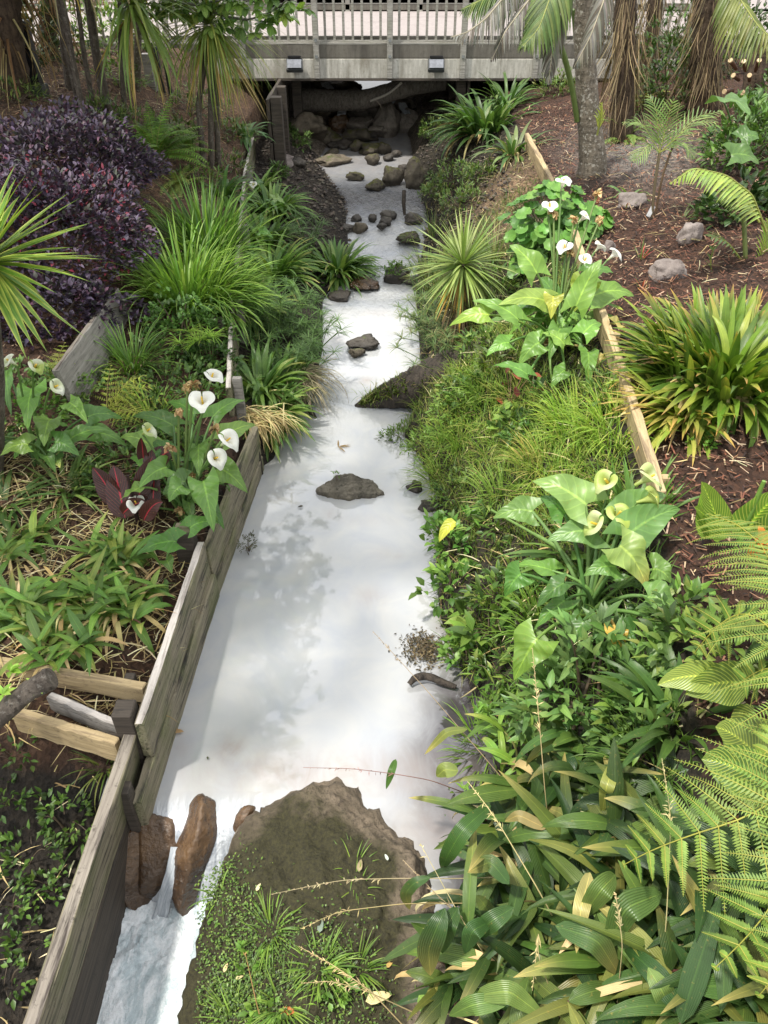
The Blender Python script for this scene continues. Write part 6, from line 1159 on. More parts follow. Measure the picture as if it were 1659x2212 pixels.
for k, (pts, c) in enumerate([([PY(1130, -130, Yp - .4), PY(1100, -20, Yp - .9), PY(1050, 40, Yp - 1.3), PY(1010, 70, Yp - 1.5), PY(975, 80, Yp - 1.6)], 0), ([PY(1190, -130, Yp - .4), PY(1150, -10, Yp - .8), PY(1090, 70, Yp - 1.2), PY(1062, 130, Yp - 1.3)], 0), ([PY(1250, -130, Yp - .5), PY(1215, 0, Yp - .9), PY(1195, 90, Yp - 1.1), PY(1185, 180, Yp - 1.2)], 0), ([PY(1330, -130, Yp - .4), PY(1305, 0, Yp - .7), PY(1275, 80, Yp - .9), PY(1240, 145, Yp - 1.0)], 0), ([PY(1180, -150, Yp - .3), PY(1130, -60, Yp - .6), PY(1060, -10, Yp - .7), PY(1000, 20, Yp - .8)], 1), ([PY(1240, -140, Yp - .5), PY(1190, -10, Yp - 1.0), PY(1165, 60, Yp - 1.2), PY(1130, 100, Yp - 1.3)], 1)]):
    if c == 0: palm_frond(r, pts, .36, .017, [(.135, .128, .145), (.19, .18, .20), (.09, .08, .082)], 40, .5, -.2, 1.1, 'dead_frond', 'dry', (.34, .3, .27), .012)
    else: palm_frond(r, pts, .5, .026, [(.07, .115, .03), (.11, .155, .045), (.05, .085, .026)], 40, .6, -.1, .9)
mb = MB(); tube(mb, poly([PY(1247, 262, Yp - .05), PY(1238, 200, Yp - .1), PY(1222, 130, Yp - .2), PY(1190, 40, Yp - .4)], 14), .03, 8, (.13, .19, .05)); tube(mb, poly([PY(1252, 240, Yp + .1), PY(1250, 150, Yp + .1), PY(1240, 20, Yp)], 8), .03, 8, (.11, .16, .05)); mb.build('leaf_stalk', M['stem'], r)
palm_frond(r, [PY(1290, 292, Yp - .2), PY(1296, 262, Yp - .22), PY(1300, 222, Yp - .25)], .14, .012, [(.35, .42, .06)], 10, .35)
def skirt_tree(label, bx, by, tx, ty, rad, nskirt, y0, spread, name='skirted_palm'):
    b = G(bx, by); Y = b[1]; r = thing(name, label, 'palm', b, 'palms on the mulch bed'); mb = MB(); p = trunk(mb, [b - [0, 0, .1], (b + PY(tx, ty, Y)) / 2, PY(tx, ty, Y)], [rad * 1.15, rad, rad], 34, 16, bump=.10); mb.build('trunk', M['fibre'], r)
    mb = MB(); n = nskirt; i = rng.integers(y0, 33, n); a = rng.uniform(0, 6.28, n); blades(mb, p[i] + dirs(a, 0 * a) * rad * rng.uniform(.8, 1 + spread * .6, n)[:, None] + rng.normal(0, .03, (n, 3)), dirs(a, rng.uniform(-1.56, -1.0, n)), rng.uniform(.3, .95, n), rng.uniform(.005, .015, n), rng.uniform(-.5, .4, n), 1, 'grass', 6, (-1, 0, 1), .5, 0, 2, rng.normal(0, .8, n), sway=rng.normal(0, .35, n), col=pick([(.12, .085, .055), (.18, .13, .09), (.08, .055, .035), (.26, .2, .14)], n)); mb.build('dead_skirt', M['dry'], r); return r, p
skirt_tree('shaded palm trunk wrapped in hanging dead fibres right of the speckled one', 1345, 300, 1352, -60, .13, 300, 10, 1.6)
skirt_tree('rear trunk half hidden by hanging dead leaf strips', 1395, 210, 1420, -40, .10, 260, 8, 2.0)
r3, p3 = skirt_tree('thick brown palm trunk at the upper right with shaggy dead fronds', 1520, 240, 1535, -60, .19, 300, 8, 1.2)
for pts in ([PY(1560, -80, 10.4), PY(1600, 0, 9.9), PY(1640, 60, 9.5), PY(1690, 100, 9.2)], [PY(1560, -60, 10.2), PY(1590, 40, 9.8), PY(1650, 90, 9.4), PY(1720, 60, 9.2)]): palm_frond(r3, pts, .45, .03, [(.11, .14, .045), (.16, .18, .06)], 30, .7, -.2, 1.0)
b = G(1610, 250); r = thing('cut_tree_fern', 'brown stump with pale fresh cut frond stubs at the upper right', 'tree fern', b); mb = MB(); trunk(mb, [b - [0, 0, .1], b + [0, 0, .45], b + [0, .05, .9]], [.15, .14, .12], 14, 12, bump=.15); mb.build('trunk', M['fibre'], r)
for x, y in [(1578, 131), (1607, 133), (1584, 163), (1640, 131), (1619, 163), (1565, 198), (1604, 200), (1590, 222), (1638, 224), (1612, 243)]:
    c = PY(x, y, b[1] - .35); d = nrm(c - (b + [0, .1, .3])); mb = MB(); tube(mb, [c - d * .22, c], [.022, .030], 8, (.12, .06, .035), cap=False); tube(mb, [c, c + d * .012], [.030, .026], 8, (.62, .46, .28)); mb.build('cut_stub', M['stem'], r)
for k, (lab, x, y, sz, n, L, W, cols) in enumerate([('dark leafy shrub in the shade behind the palms', 1440, 240, (.7, .5, 1.0), 1900, .10, .035, [(.035, .07, .02), (.05, .1, .03), (.075, .14, .035)]), ('evergreen shrub with whorled leaves at the right edge', 1600, 360, (.5, .4, .62), 900, .12, .04, [(.06, .12, .035), (.09, .17, .05), (.12, .21, .06)]), ('leafy shrub at the far right behind the cut fern', 1690, 290, (.5, .4, .9), 900, .12, .04, [(.05, .1, .03), (.08, .15, .04)]), ('shrub against the bridge rail behind the palm fibres', 1330, 150, (.6, .4, .7), 900, .09, .03, [(.06, .11, .03), (.10, .17, .05)]), ('shade shrub filling the corner behind the thick palm', 1560, 160, (.9, .5, 1.2), 1500, .1, .04, [(.03, .055, .018), (.05, .09, .03)]), ('low dark leaves under the cut fern', 1600, 470, (.45, .3, .3), 380, .12, .06, [(.04, .08, .03), (.06, .11, .04)]), ('hedge plant behind the slim trunks on the left', 250, 120, (.8, .4, .7), 1300, .09, .035, [(.06, .11, .03), (.12, .2, .05), (.17, .26, .06)]), ('dark shrub in the left shade beyond the bollard', 40, 150, (.8, .5, 1.0), 1400, .1, .04, [(.03, .05, .018), (.06, .09, .03)])]):
    shrub('background_shrub', lab, 'shrub', G(x, y), sz, n, L, W, cols, 'small', 'shrubs in the shade behind', seed=90 + k)
fern('bronze tinted fern at the foot of the shaded shrub', G(1380, 230), 12, .5, .09, [(.2, .17, .05), (.26, .22, .07), (.14, .19, .05)], 'ferns', npair=20, pw=.02)
fern('light green young fern beside the palm sapling', G(1355, 300), 10, .45, .08, [(.16, .26, .07), (.2, .3, .08)], 'ferns', npair=20, pw=.018, el=(.2, 1.1))
arum('elephant ear like leaves at the upper right edge', G(1590, 330), [(1560, 215, 1620, 250, .75, .7, .24, (.09, .17, .06)), (1580, 335, 1640, 355, .5, .42, .2, (.08, .15, .05)), (1600, 300, 1640, 300, .6, .6, .2, (.07, .14, .045))], group='broad leaf clumps')
# palm sapling with white tag
b = G(1408, 470); Y = b[1]; r = thing('palm_sapling', 'slender palm sapling with feathery fronds and bare thin stem', 'palm sapling', b); mb = MB(); tube(mb, poly([b, PY(1414, 400, Y), PY(1425, 330, Y)], 8), [.014] * 8, 7, (.2, .16, .1)); tube(mb, poly([b + [.03, 0, 0], PY(1432, 370, Y), PY(1460, 300, Y)], 8), [.011] * 8, 7, (.15, .1, .06)); mb.build('stem', M['stem'], r)
q = PY(1425, 330, Y)
for x, y, dy, c in [(1345, 265, .1, 0), (1400, 205, .2, 0), (1455, 215, 0, 0), (1550, 265, -.2, 0), (1560, 240, .2, 0), (1370, 350, -.2, 0), (1500, 340, -.2, 0)]:
    e = PY(x, y, Y + dy); palm_frond(r, [q, q * .45 + e * .55 + [0, 0, .12], e], .21, .012, [(.13, .20, .07), (.17, .25, .09), (.10, .16, .055)], 15, .75, .15, .5, rr=.005)
b2 = G(1398, 474); r = thing('plant_tag', 'small white plastic label stuck in the mulch by the sapling', 'plant label', b2); box('label_card', (b2[0] - .005, b2[1], b2[2] + .075), (.045, .004, .11), M['tagwhite'], r, .001); r.rotation_euler = (-.3, .45, 0)
# small palm with arching yellow green fronds
b = G(1610, 560); Y = b[1]; r = thing('young_palm', 'young palm with two arching yellow green fronds above the big clump', 'palm', b); q = PY(1605, 440, Y)
mb = MB(); tube(mb, poly([b, (b + q) / 2, q], 6), [.02] * 6, 7, (.14, .18, .06)); mb.build('stem', M['stem'], r)
palm_frond(r, [PY(1655, 500, Y - .2), PY(1625, 420, Y - .25), PY(1570, 378, Y - .3), PY(1500, 362, Y - .35), PY(1450, 395, Y - .35)], .26, .022, [(.22, .31, .08), (.27, .35, .10)], 30, .75, -.3, .9)
palm_frond(r, [PY(1640, 480, Y), PY(1600, 405, Y), PY(1545, 375, Y), PY(1500, 380, Y)], .24, .022, [(.14, .21, .08), (.18, .25, .09)], 22, .8, -.3, 1.0)
palm_frond(r, [PY(1600, 560, Y), PY(1570, 520, Y - .1), PY(1530, 510, Y - .2)], .2, .022, [(.13, .21, .09), (.16, .24, .1)], 9, .6, 0, .3); palm_frond(r, [PY(1640, 640, Y), PY(1650, 560, Y), PY(1660, 470, Y)], .25, .022, [(.2, .29, .07)], 14, .4, 0, .3)
palm_frond(r, [PY(1560, 640, Y), PY(1530, 570, Y - .1), PY(1545, 520, Y - .1)], .16, .02, [(.13, .2, .1)], 8, .7, 0, .3)
strap_plant('strap_leaf_plant', 'small drooping seedling palm leaves above the brown rounded rock', 'strap plant', G(1362, 425), 11, .3, .03, (.3, 1.1), (.6, 1.5), [(.10, .17, .07), (.14, .21, .08)], 'seedlings on the mulch')
for lab, x, y, n, c in [('red bladed seedling on the mulch, upper of the two', 1385, 560, 9, (.36, .06, .06)), ('red bladed seedling on the mulch, lower of the two', 1388, 625, 8, (.38, .07, .06)), ('tiny red tipped seedling leaning over the brown rock', 1352, 450, 6, (.3, .05, .05)), ('blue grey leaved seedling between rock and young palm', 1475, 470, 8, (.10, .14, .10)), ('red and green sprouting stem above the round leaf mound', 1292, 440, 6, (.3, .08, .05))]:
    strap_plant('seedling', lab, 'seedling', G(x, y), n, .2, .016, (.5, 1.4), (.1, .8), [c, (.12, .16, .06)], 'seedlings on the mulch', .02)
b = G(1570, 830); r = strap_plant('yellow_strap_clump', 'great mound of yellow green straps with scorched brown tips', 'strap plant', b, 760, .46, .058, (-.35, 1.4), (.2, 1.2), [(.085, .15, .022), (.12, .195, .03), (.14, .22, .035), (.06, .115, .02), (.21, .26, .05)], None, .50, 'strap', 'strap', .35, (.46, .24, .09), .42, 6, dead=90, deadL=1.0, k=1.5, lift=.12)
b = G(1480, 880); strap_plant('yellow_strap_clump', 'outer fringe of scorched straps reaching over the pine edging', 'strap plant', b, 150, .48, .042, (-.1, .9), (.2, .9), [(.20, .28, .05), (.30, .34, .09), (.36, .30, .10)], None, .2, 'strap', 'strap', .35, (.5, .28, .12), .5, 4, dead=30, az=(1.5, 4.9))
shrub('mulch_weed', 'little clover like weed under the scorched mound', 'weed', G(1525, 960), (.10, .09, .07), 120, .03, .024, [(.10, .22, .04)], 'small', seed=31, stems=3)
canna('upright canna with yellow veined leaves above the fern fronds', G(1590, 1190), [(1535, 1165, 1525, 1045, .1, .42, .13, 0), (1565, 1165, 1515, 1040, .1, .5, .14, .02), (1600, 1160, 1690, 1060, .1, .40, .26, .03), (1560, 1165, 1500, 1095, .1, .3, .13, .03), (1640, 1170, 1740, 1110, .1, .35, .2, .03)], 'stripe', [(.12, .22, .04), (.16, .27, .05)])
canna('broad canna with yellowish veined leaves at the right edge under the fern', G(1640, 1760), [(1640, 1640, 1545, 1570, .3, .42, .17, .04), (1680, 1640, 1560, 1600, .3, .34, .22, .05), (1650, 1700, 1515, 1640, .28, .32, .19, .05), (1700, 1740, 1570, 1690, .25, .25, .18, .05), (1560, 1470, 1420, 1480, .45, .42, .13, .06), (1620, 1480, 1480, 1500, .45, .4, .18, .06), (1640, 1560, 1590, 1620, .3, .2, .2, .05)], 'stripe', [(.09, .15, .035), (.13, .19, .045), (.16, .21, .06)])
b = P(1650, 1175, 1.85); r = thing('orange_canna_flower', 'orange flower on a dark stalk at the right picture edge', 'flower', G(1650, 1240)); mb = MB(); n = 9; blades(mb, np.repeat(b[None], n, 0), nrm(rng.normal(0, .6, (n, 3)) + [0, -.1, .5]), .085, .055, .9, 1, 'ovate', 5, (-1, 0, 1), .3, .4, 2, col=pick([(.75, .16, .02), (.8, .24, .03)], n)); mb.build('petals', M['petal'], r); mb = MB(); tube(mb, poly([G(1650, 1240), (G(1650, 1240) + b) / 2 + [.03, 0, 0], b], 8), .006, 6, (.05, .025, .02)); tube(mb, poly([b + [-.02, 0, -.1], P(1594, 1188, 1.78), P(1592, 1170, 1.8)], 6), .005, 6, (.04, .02, .02)); mb.build('stalk', M['stem'], r)
# tree fern at the right
tc_ = A2([1.98, 1.95, 1.72]); tb = A2([2.02, 2.0, float(hz(2.02, 2.0))]); r = thing('tree_fern', 'bright green tree fern spreading lacy fronds in from the right edge', 'tree fern', tb); mb = MB(); trunk(mb, [tb - [0, 0, .1], (tb + tc_) / 2, tc_], [.11, .1, .09], 14, 12, bump=.12); mb.build('trunk', M['fibre'], r)
FC = [(.12, .195, .04), (.145, .225, .048), (.18, .26, .06)]  # frond greens lowered to paint in shade over the near right
for pts, pl in [([tc_, P(1720, 1260, 1.98), P(1650, 1180, 2.0), P(1590, 1130, 1.95), P(1530, 1110, 1.85)], .27), ([tc_, P(1700, 1400, 2.02), P(1640, 1330, 2.02), P(1590, 1320, 1.95), P(1540, 1360, 1.85), P(1500, 1410, 1.7)], .25), ([tc_, P(1740, 1500, 2.0), P(1690, 1440, 1.98), P(1650, 1440, 1.92), P(1590, 1480, 1.8)], .30), ([tc_, P(1690, 1720, 1.88), P(1610, 1771, 1.82), P(1530, 1790, 1.76), P(1405, 1836, 1.62), P(1348, 1868, 1.5)], .30), ([tc_, P(1760, 1800, 1.85), P(1700, 1890, 1.8), P(1670, 1960, 1.72), P(1600, 2040, 1.6), P(1545, 2090, 1.48)], .27), ([tc_, P(1800, 1900, 1.8), P(1760, 2000, 1.76), P(1700, 2080, 1.66), P(1640, 2150, 1.5)], .25), ([tc_, P(1750, 1580, 1.95), P(1680, 1600, 1.92), P(1640, 1640, 1.84)], .22), ([tc_, P(1900, 1300, 2.0), P(2000, 1200, 2.0)], .3), ([tc_, P(2000, 1600, 2.0), P(2150, 1700, 1.9)], .3), ([tc_, P(1740, 1330, 2.05), P(1680, 1240, 2.05), P(1640, 1170, 2.0)], .28)]:
    mb = MB(); frond_geo(mb, None, None, 0, 0, 26, pl, 0, 1.2, 24, .030, .0085, FC, (.34, .33, .08), pts=pts, rr=.006, pdroop=.35, start=.16, shape=1.1); mb.build('frond', M['fern'], r)
# pleated palm grass of the lower right
PG = [(.022, .05, .017), (.030, .066, .021), (.046, .088, .026), (.066, .115, .03), (.036, .07, .022), (.085, .12, .035)]  # leaf greens lowered in place of shade falling on these clumps
PY_ = PG + [(.085, .13, .035), (.16, .17, .05)]
spots = [('pleated clump at the waterside with two dark leaves drooping over the water', 1085, 1965, 7, .36, PG), ('pleated clump left of the fern tip, broad dark leaves', 1215, 1960, 8, .38, PG), ('pleated clump at the waterside bend under the bushes', 1125, 1800, 7, .34, PG), ('pleated clump below the wavy leaved bush', 1210, 1770, 8, .36, PG), ('pleated clump in front of the lower fern frond', 1330, 1960, 8, .40, PY_), ('pleated clump at the bottom edge beside the slab', 1065, 2190, 6, .34, PY_), ('pleated clump at the bottom centre right with yellowing blades', 1180, 2160, 8, .38, PY_), ('pleated clump at the bottom, full of straw blades', 1340, 2170, 9, .40, PY_), ('pleated clump at the bottom right with long green blades', 1500, 2140, 8, .44, PY_), ('pleated clump at the bottom right corner', 1640, 2180, 8, .42, PY_), ('pleated clump beneath the lacy fronds', 1480, 1960, 7, .36, PG), ('pleated clump under the broad canna', 1390, 1790, 7, .34, PG), ('lime pleated clump near the clear shallows', 1165, 1665, 7, .24, LIME), ('pleated clump under the tree fern at the right edge', 1640, 2000, 7, .40, PG), ('pleated clump between wavy bush and canna', 1320, 1700, 7, .32, PG)]
pgs = []
for k, (lab, x, y, n, L, cols) in enumerate(spots):
    pgs.append(palm_grass(lab, G(x, y), n, 7, L * 1.12, .07 if L > .3 else .045, cols, spread=.17, H=.34 if y > 1800 else .22, dead=(11 if y > 2050 else 3), lean=(.1, .8)))
zs = lambda pts: [P(x, y, z) for x, y, z in pts]
for k, (o, pts, kw) in enumerate([
    (2, [(1168, 1780, .5), (1050, 1640, .75), (930, 1500, .85), (805, 1363, .85)], dict(head=.2, col=(.27, .2, .15))), (2, [(1010, 1715, .55), (930, 1685, .75), (855, 1672, .8), (760, 1660, .8), (655, 1658, .78)], dict(head=.5, col=(.2, .11, .12), n=26)), (0, [(1170, 1890, .7), (1000, 1898, .85), (870, 1897, .86), (740, 1900, .8), (585, 1932, .7)], dict(head=.4, col=(.3, .25, .18), n=60)),
    (0, [(1010, 1951, .6), (870, 1952, .7), (731, 1969, .66), (651, 2006, .6)], dict(head=.35, n=44)), (5, [(880, 2225, .3), (800, 2140, .5), (720, 2085, .55), (645, 2044, .55)], dict(head=.6, n=70, col=(.42, .32, .2))), (5, [(900, 2190, .3), (790, 2140, .45), (716, 2119, .5), (651, 2124, .5)], dict(head=.4, col=(.36, .28, .18))),
    (3, [(1195, 1860, .5), (1178, 1720, 1.0), (1165, 1560, 1.3), (1150, 1400, 1.45)], dict(head=.35, col=(.4, .31, .2), n=50)), (0, [(1090, 2130, .5), (1000, 1990, .85), (908, 1823, 1.0)], dict(head=.08, n=6, col=(.45, .38, .24))), (1, [(1245, 2075, .5), (1163, 1922, .95), (1067, 1761, 1.1), (1010, 1688, 1.12)], dict(head=.25, col=(.44, .37, .22), rad=.004, n=40)),
    (1, [(1060, 2080, .5), (1005, 1987, .75), (935, 1925, .85), (870, 1857, .9)], dict(head=.5, col=(.34, .26, .2))), (6, [(1215, 2210, .6), (1160, 2060, 1.0), (1165, 2000, 1.05), (1150, 2140, .9)], dict(head=.3, col=(.4, .33, .2))), (7, [(1330, 2200, .7), (1345, 2040, 1.2), (1330, 1930, 1.35)], dict(head=.2, col=(.42, .34, .22))), (8, [(1485, 2212, .7), (1550, 2060, 1.2), (1585, 1990, 1.3)], dict(head=.2, col=(.4, .32, .2))), (8, [(1420, 2212, .7), (1440, 1980, 1.3), (1450, 1760, 1.6), (1430, 1640, 1.7)], dict(head=.2, col=(.42, .36, .22))), (5, [(560, 2190, .1), (550, 2150, .18), (530, 2060, .3)], dict(head=.05, n=3, col=(.34, .2, .1)))]):
    seed_stalk(pgs[o], zs(pts), **kw)
# a few single pleated blades seen large against the water and slab
def big_blade(r, pts, w, col, tip=None, fold=.12, name='leaf', roll=0.0):
    mb = MB(); pathleaf(mb, poly(zs(pts), 16), w, 'lance', (0, -.6, .9), (-1, -.6, -.3, 0, .3, .6, 1), fold, 0, 2, col, tip, roll=roll); mb.build(name, M['pleat'], r)
for o, pts, w, col in [(0, [(1060, 1740, .95), (1000, 1790, 1.0), (965, 1850, .85), (955, 1880, .6)], .075, (.045, .10, .028)), (0, [(962, 1962, .95), (945, 2000, .95), (925, 2050, .8), (930, 2108, .55)], .095, (.03, .065, .022)), (0, [(990, 1960, .9), (965, 2000, .9), (955, 2060, .7)], .075, (.035, .075, .024)), (0, [(930, 1895, .9), (895, 1905, .9), (875, 1930, .8), (885, 1965, .6)], .05, (.04, .085, .028)), (1, [(1060, 1990, .95), (1020, 2010, 1.0), (1005, 2060, .8)], .07, (.04, .09, .03)), (1, [(1110, 1960, 1.0), (1060, 1990, 1.0), (1010, 2035, .75)], .075, (.04, .085, .028)), (1, [(1200, 2000, 1.1), (1290, 2030, 1.15), (1340, 2110, .9)], .085, (.05, .10, .035)), (1, [(1100, 1910, 1.0), (1060, 1860, 1.05), (1010, 1885, .9)], .065, (.04, .085, .03)), (2, [(855, 1640, .8), (846, 1665, .8), (834, 1705, .7)], .035, (.055, .115, .03)), (2, [(990, 1665, .8), (960, 1662, .8), (943, 1678, .72)], .07, (.16, .2, .06)), (2, [(1010, 1575, .85), (965, 1580, .85), (917, 1630, .7)], .04, (.14, .17, .05)), (4, [(1330, 1890, 1.2), (1300, 1920, 1.25), (1250, 1990, 1.0)], .085, (.10, .155, .05)), (4, [(1430, 1930, 1.25), (1350, 1960, 1.3), (1310, 2060, 1.0)], .10, (.07, .12, .04)), (4, [(1420, 1990, 1.2), (1490, 2010, 1.2), (1520, 2090, .95)], .075, (.05, .1, .03)), (3, [(1330, 1640, 1.2), (1310, 1700, 1.2), (1300, 1760, 1.0)], .06, (.24, .26, .08)), (6, [(1030, 2150, .9), (1100, 2140, .98), (1180, 2200, .85)], .075, (.13, .19, .06)), (6, [(1100, 2160, .9), (1020, 2170, .9), (970, 2195, .7)], .07, (.10, .17, .05)), (5, [(905, 2150, .5), (925, 2180, .5), (940, 2215, .4)], .06, (.16, .26, .06)), (8, [(1400, 2090, 1.2), (1430, 2140, 1.2), (1460, 2210, .9)], .08, (.12, .18, .06)), (8, [(1490, 2130, 1.2), (1580, 2130, 1.2), (1680, 2190, 1.0)], .085, (.07, .14, .04)), (7, [(1275, 1885, 1.1), (1255, 1960, 1.15), (1245, 2060, 1.0)], .065, (.45, .40, .2)), (2, [(1180, 1790, .9), (1120, 1760, .95), (1090, 1775, .85)], .05, (.3, .24, .14))]:
    big_blade(pgs[o], pts, w, col, tip=(.4, .33, .14) if rng.uniform() < .4 else None)

strap_plant('strap_leaf_plant', 'dark strap clump in the gap between the yellow veined canna leaves and wavy bush', 'strap plant', G(1470, 1560), 46, .42, .05, (.2, 1.3), (.5, 1.5), [(.05, .10, .028), (.075, .14, .036)], 'strap clumps by the pine edging', .14)
shrub('leafy_weed', 'dark leafy weed beneath the upper fern fronds', 'weed', G(1530, 1440), (.3, .26, .26), 220, .10, .036, WD, 'small', 'weeds and bushes along the right bank', seed=301)
shrub('leafy_weed', 'dark weed on the mulch left of the upper fern tips', 'weed', G(1475, 1340), (.2, .18, .16), 120, .08, .034, WD, 'small', 'weeds and bushes along the right bank', seed=302)
# ------------------------------------------------------------------ litter and small growth
def scatter(n, box, cond):
    X = rng.uniform(box[0], box[1], n); Y = rng.uniform(box[2], box[3], n); k = cond(X, Y); X, Y = X[k], Y[k]; return np.stack([X, Y, hz(X, Y) + .026], 1)
mb = MB()
for n, bx, cond, cols in [(34000, (1.2, 5.0, .9, 13.2), lambda X, Y: X > xe(Y) + .04, [(.13, .052, .03), (.20, .085, .048), (.035, .018, .013), (.28, .15, .085), (.42, .31, .2), (.16, .065, .036), (.02, .012, .01), (.09, .04, .025)]), (7000, (-5.5, -1.3, 2.8, 9.0), lambda X, Y: X < xw(Y) - .05, [(.10, .05, .03), (.16, .08, .045), (.06, .035, .022), (.26, .19, .12)]), (6000, (-6, -2, 8.5, 13.5), lambda X, Y: X < xw(Y) - .05, [(.22, .11, .06), (.30, .17, .09), (.12, .065, .04), (.42, .29, .18)])]:  # last set coloured lighter, as if orange light fell by the trunks
    p = scatter(n, bx, cond); n = len(p); blades(mb, p, dirs(rng.uniform(0, 6.28, n), rng.uniform(-.15, .6, n)), rng.uniform(.02, .10, n) * rng.uniform(.5, 1, n), rng.uniform(.005, .017, n),  .15, 1, 'bar', 1, (-1, 1), 0, twist=rng.normal(0, .5, n), col=pick(cols, n, .3))
tag(mb.build('bark_mulch', M['chip']), kind='stuff')
mb = MB()
for n, bx, cond, L in [(1900, (-3.2, -1.4, 2.75, 5.2), lambda X, Y: X < xw(Y) - .05, (.08, .3)), (110, (-2.6, -1.5, 1.0, 2.7), lambda X, Y: X < xw(Y) - .05, (.05, .2)), (700, (1.3, 4.5, 3, 11), lambda X, Y: X > xe(Y) + .05, (.06, .22)), (900, (.4, 1.9, 6, 12), lambda X, Y: (X > xr(Y)) & (X < xe(Y)), (.06, .25)), (700, (-5, -2, 7, 13), lambda X, Y: X < xw(Y) - .05, (.08, .3)), (600, (.4, 1.7, 1.0, 6), lambda X, Y: (X > xr(Y)) & (X < xe(Y)), (.08, .25))]:
    p = scatter(n, bx, cond); n = len(p); p[:, 2] += .012; blades(mb, p, dirs(rng.uniform(0, 6.28, n), rng.uniform(-.1, .3, n)), rng.uniform(*L, n), rng.uniform(.003, .012, n), rng.uniform(0, .6, n), 1, 'grass', 3, (-1, 1), .4, sway=rng.normal(0, .4, n), col=pick(STRAW + [(.2, .14, .08), (.62, .55, .42)], n, .3))
tag(mb.build('straw_litter', M['dry']), kind='stuff')
# pebbles and crumbs along the shaded banks
mb = MB(); n = 3000
for bx, cond, n in [((-2, -.4, 9.5, 15), lambda X, Y: (X < xl(Y) + .05) & (X > xw(Y)), 1600), ((.3, 1.6, 9.5, 15), lambda X, Y: (X > xr(Y) - .05) & (X < xe(Y)), 900)]:
    p = scatter(n, bx, cond); n = len(p); s = rng.uniform(.008, .035, n) ** 1.0
    V0 = A2([[1, 0, 0], [0, 1, 0], [-1, 0, 0], [0, -1, 0], [0, 0, .7], [0, 0, -.7]]); V = p[:, None] + V0[None] * s[:, None, None] * rng.uniform(.6, 1.4, (n, 6, 1)); F = A2([[0, 1, 4], [1, 2, 4], [2, 3, 4], [3, 0, 4], [1, 0, 5], [2, 1, 5], [3, 2, 5], [0, 3, 5]])
    mb.add(V, (F[None] + (np.arange(n) * 6)[:, None, None]).reshape(-1, 3), np.repeat(pick([(.04, .034, .028), (.08, .065, .05), (.12, .1, .08)], n), 6, 0))
tag(mb.build('gravel', M['chip'], None, False), kind='stuff')
# growth on the slab
def slab_pts(n, cx, cy, sx, sy):
    out = []
    for x, y in zip(rng.normal(cx, sx, n), rng.normal(cy, sy, n)):
        if 425 < x < 900 and y > 1770 and not (x < 520 and y < 1900 - (x - 425) * .6): out.append(slab_top(x, y))
    return A2(out)
mb = MB()
for cx, cy, sx, sy, n in [(495, 1990, 45, 80, 900), (560, 2090, 80, 60, 1300), (700, 2090, 60, 60, 1000), (640, 2190, 110, 40, 1000), (490, 2160, 50, 50, 900), (475, 1900, 22, 60, 500)]:
    p = slab_pts(n, cx, cy, sx, sy); n = len(p); a = rng.uniform(0, 6.28, n); blades(mb, p + rng.uniform(0, .035, (n, 1)) * [0, 0, 1], dirs(a, rng.uniform(.0, 1.1, n)), rng.uniform(.007, .022, n), rng.uniform(.005, .013, n), .5, 1, 'ovate', 2, (-1, 0, 1), .2, col=pick([(.06, .11, .025), (.09, .16, .035), (.13, .20, .045), (.045, .075, .02)], n))
tag(mb.build('slab_moss_and_weeds', M['small']), kind='stuff')
for lab, x, y, n, L in [('grass tuft spilling down the left of the slab', 585, 2010, 60, .2), ('grass tuft on the crown of the slab', 765, 1870, 26, .14), ('thick grass tuft on the lower slab', 690, 2090, 110, .2), ('grass tuft at the bottom of the slab', 610, 2170, 90, .2), ('grass tuft at the lower left corner of the slab', 500, 2200, 40, .22), ('small grass tuft high on the slab', 770, 1915, 20, .12), ('grass tuft on the right shoulder of the lower slab', 770, 2090, 60, .18), ('thin grass tuft at the left rim by the chute', 475, 1930, 20, .14)]:
    strap_plant('slab_grass', lab, 'grass tuft', slab_top(x, y), n, L, .008, (.2, 1.3), (.6, 2), [(.13, .22, .04), (.2, .3, .06), (.09, .16, .035)], 'grass tufts on the slab', .06, 'grass', 'grass', nseg=5)
for lab, x, y, sz, n in [('leafy rosette at the left rim of the slab', 470, 1980, .05, 10), ('weed with oval leaves on the lower slab', 720, 2130, .10, 60), ('weed at the bottom edge of the slab', 580, 2190, .09, 40), ('leafy weed in the middle of the slab grass', 545, 2070, .08, 40)]:
    shrub('slab_weed', lab, 'weed', slab_top(x, y), (sz, sz, sz * .6), n, .045, .022, [(.14, .26, .05), (.18, .3, .07), (.10, .19, .04)], 'small', 'weeds on the slab', seed=x, stems=2)
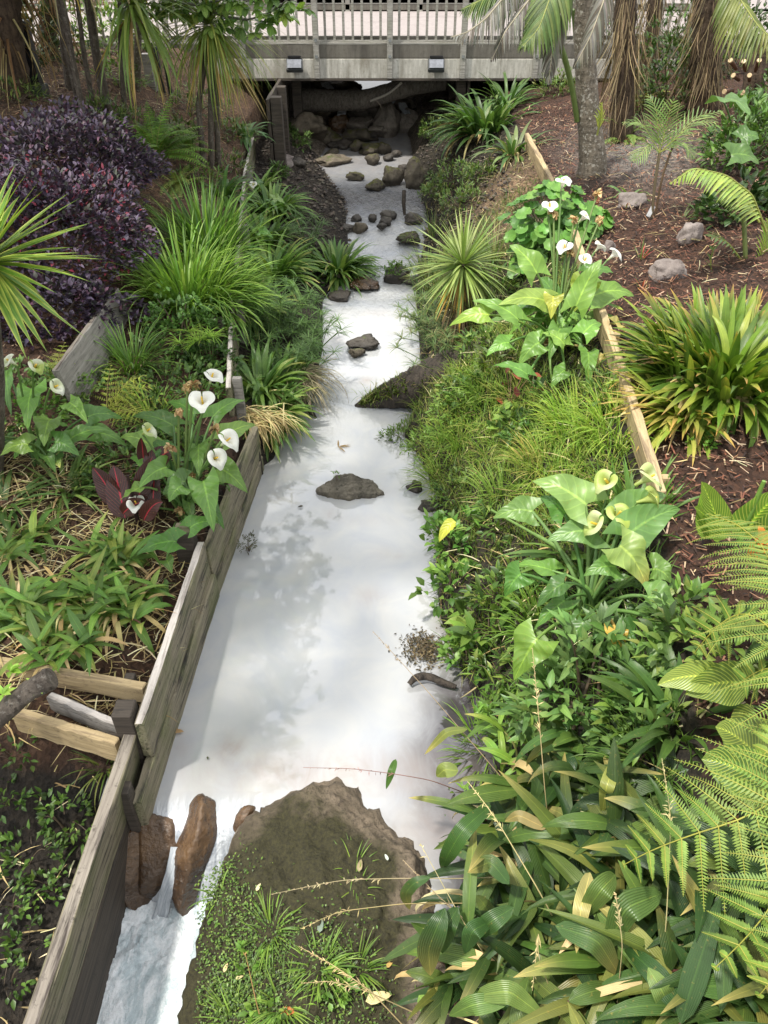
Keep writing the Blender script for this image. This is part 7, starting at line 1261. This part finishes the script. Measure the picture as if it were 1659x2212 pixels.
for lab, x, y, az, L, c in [('curled orange brown leaf on the bottom of the slab', 605, 2192, 0.1, .09, (.42, .14, .05)), ('pale fallen leaf on the left of the slab', 555, 1930, 1.2, .045, (.62, .55, .42)), ('fallen tan leaf on the right of the slab', 898, 2035, .3, .045, (.35, .25, .17)), ('brown curled leaf near the right of the slab', 835, 2095, .8, .05, (.4, .26, .1)), ('tan leaf low on the left of the slab', 485, 2105, 1.3, .045, (.5, .4, .26)), ('bluish grey leaf standing on the slab grass', 690, 2020, 1.4, .07, (.16, .2, .2)), ('pinkish upright leaf on the slab crown', 775, 1888, 1.4, .07, (.3, .24, .17)), ('small pale leaf below the slab centre', 510, 2120, .4, .04, (.52, .42, .28)), ('bluish petal on the bare slab rim', 838, 1864, 2.0, .04, (.5, .55, .6)), ('long pale leaf at the bottom right of the slab', 790, 2168, .25, .13, (.62, .52, .34))]:
    c0 = slab_top(x, y) + [0, 0, .025]; r = thing('fallen_leaf', lab, 'leaf', c0, 'fallen leaves on the slab'); mb = MB(); blades(mb, c0[None], dirs(A2([az]), A2([.2])), L, L * .4, .5, 1, 'ovate', 6, (-1, 0, 1), .35, .1, col=c); mb.build('blade', M['dry'], r)
# leaves and bits floating on the water
for lab, x, y, L, c in [('brown seed spray floating in mid pool', 731, 965, .12, (.25, .16, .08)), ('green leaf floating near the broken branch', 760 - 20, 1066 - 3, .04, (.05, .05, .03)), ('dark bit floating left of the triangular rock', 655, 1093, .05, (.04, .035, .03)), ('brown chip floating by the lower plank wall', 373, 1580, .07, (.3, .19, .12)), ('dark speck above the main chute', 448, 1634, .025, (.05, .06, .04))]:
    c0 = P(x, y, .012); r = thing('floating_bit', lab, 'debris', c0, 'bits floating on the pool'); mb = MB(); n = 4 if 'spray' in lab else 1; blades(mb, np.repeat(c0[None], n, 0), dirs(rng.uniform(0, 6.28, n), np.full(n, .1)), L, L * (.12 if n > 1 else .45), .2, 1, 'lance', 5, (-1, 0, 1), .3, col=c); mb.build('blade', M['dry'], r)
bpy.context.view_layer.update()
